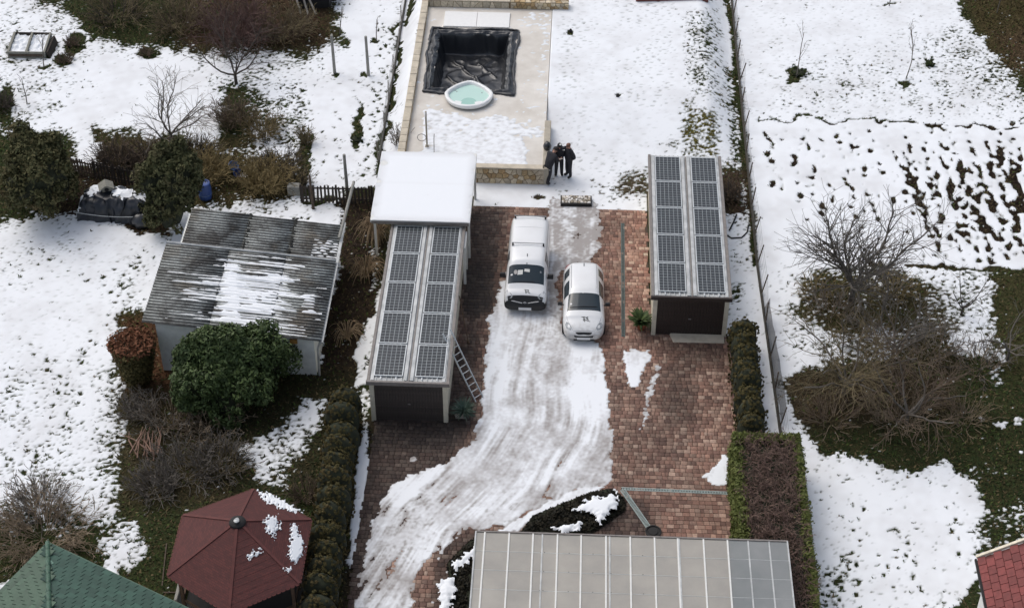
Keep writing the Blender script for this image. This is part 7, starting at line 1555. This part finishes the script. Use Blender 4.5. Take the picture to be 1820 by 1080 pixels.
for s in (-1, 1): MB().hexa([(0,-.28,.34),(s*.32,-.28,.14),(s*.32,.26,.14),(0,.26,.34)] if s > 0 else [(s*.32,-.28,.14),(0,-.28,.34),(0,.26,.34),(s*.32,.26,.14)], [(0,-.28,.38),(s*.34,-.28,.17),(s*.34,.26,.17),(0,.26,.38)] if s > 0 else [(s*.34,-.28,.17),(0,-.28,.38),(0,.26,.38),(s*.34,.26,.17)]).build('roof_board', MAT['greywood'], bx2)
MB().add([(-.2,-.2,.2),(.2,-.2,.2),(0,-.2,.33),(-.2,.2,.2),(.2,.2,.2),(0,.2,.33)], [(0,1,2),(5,4,3)]).build('gable', MAT['greywood'], bx2)
# compost box
cb_ = thing('compost_box', 'weathered wooden compost box with two snowy bays, upper left', 'compost box', (-28.35, 74.0, 0), .02)
for x_ in (-.95, -.02, .92): MB().hexa([(x_-.05,-.75,0),(x_+.05,-.75,0),(x_+.05,.85,0),(x_-.05,.85,0)], [(x_-.05,-.75,.42),(x_+.05,-.75,.42),(x_+.05,.85,.62),(x_-.05,.85,.62)]).build('side_board', MAT['greywood'], cb_)
for k in range(3): MB().box(-.9, .87, -.80, -.752, .03+k*.15, .15+k*.15).build('front_board', MAT['picket2'] if k == 1 else MAT['greywood'], cb_); MB().box(-.9, .87, .852, .90, .03+k*.19, .19+k*.19).build('back_board', MAT['picket'], cb_)
for x_ in (-.48, .45):
    X, Y = np.meshgrid(np.linspace(-.41, .41, 18), np.linspace(-.7, .82, 26)); Z = .30+.1*(Y+.7)+.03*band(X.shape, 8, 1, int(x_*100)+90); o = npmesh('snow_patch', np.stack([X+x_, Y, Z], -1).reshape(-1, 3), grid_faces(18, 26), MAT['snow'], cb_, smooth=True); o['kind'] = 'stuff'
MB().hexa([(1.1,-.7,0),(1.22,-.7,0),(1.28,.7,0),(1.16,.7,0)], [(1.02,-.7,.4),(1.10,-.7,.4),(1.16,.7,.5),(1.08,.7,.5)]).build('side_board', MAT['picket'], cb_)
# blue buckets, barrel, white bucket
MAT['blue'] = M('blue_plastic', (.035,.075,.24), .45, .15, 6); MAT['blue2'] = M('faded_blue_plastic', (.10,.16,.30), .5, .15, 6)
def bucket(label, p, r, h, mat, tilt=(0, 0), name='bucket', cat='bucket'):
    o = thing(name, label, cat, tuple(p)); q = MB().lathe([(r*.8,0),(r,h),(r*1.06,h),(r*1.06,h+.02),(r*.94,h+.02),(r*.75,.05),(r*.1,.05)], 16).build('shell', mat, o, smooth=True)
    MB().tube([(r*math.cos(a), .02, h+r*.8*math.sin(a)) for a in np.linspace(0, math.pi, 10)], .008, 5).build('handle', MAT['wire'], o); o.rotation_euler = (tilt[0], tilt[1], .4); return o
bucket('faded blue tub lying among yellowish bushes', G(414,306)+np.array([0,0,.25]), .24, .3, MAT['blue2'], (.6, .2)); bucket('bright blue bucket beside the faded blue tub', G(424,314)+np.array([0,0,.22]), .20, .3, MAT['blue'], (.9, -.3))
bucket('white bucket right of the blue buckets', G(436,322), .18, .35, MAT['white_paint'])
br_ = thing('water_barrel', 'dark blue water barrel beside the tall olive conifer', 'barrel', tuple(G(366,352))); MB().lathe([(.27,0),(.29,.1),(.31,.45),(.29,.8),(.27,.9),(.25,.9),(.24,.82),(.05,.82)], 18).build('drum', MAT['blue'], br_, smooth=True); MB().lathe([(.315,0),(.315,.04)], 18, (0,0,.28)).build('hoop', MAT['blue2'], br_)
# grey rain tray between picket fence end and bush
tag(MB().box(-.3,.3,-.2,.2,0,.5).build('grey_crate', MAT['greypost'], None, bevel=.02, loc=tuple(G(524,344))), 'grey block standing in the bare strip left of the picket fence', 'block')
# bent hose by the right garage
tag(MB().tube([tuple(G(x_, y_)+np.array([0,0,.06])) for x_, y_ in ((1292,420),(1300,425),(1318,424),(1328,414),(1330,402))], .035, 6).tube([tuple(G(x_, y_)+np.array([0,0,.09])) for x_, y_ in ((1296,412),(1303,398),(1309,384))], .035, 6).build('black_hose', MAT['dark']), 'black hose curled on the snow beside the right garage', 'hose')
# tools and plank by the gazebo
for i, (a, c, lab) in enumerate((((288,1040),(296,965),'thin straight lath standing left of the gazebo'),((290,1052),(330,1052),'thin lath lying below the gazebo edge'))):
    p, q = P(*a, .05), P(*c, .05); tag(MB().bar(tuple(p), tuple(q), .04, .03).build('lath', MAT['picket2']), lab, 'lath')
tp2 = MB().hexa([(-.16,-.6,0),(.16,-.6,0),(.16,.6,0),(-.16,.6,0)], [(-.10,-.55,.5),(.02,-.55,.55),(.02,.55,.5),(-.12,.5,.45)]); tag(tp2.build('folded_chair', MAT['greypost'], None, bevel=.04, loc=(-13.65, 38.6, 0)), 'grey covered folding chair leaning beside the gazebo', 'chair')
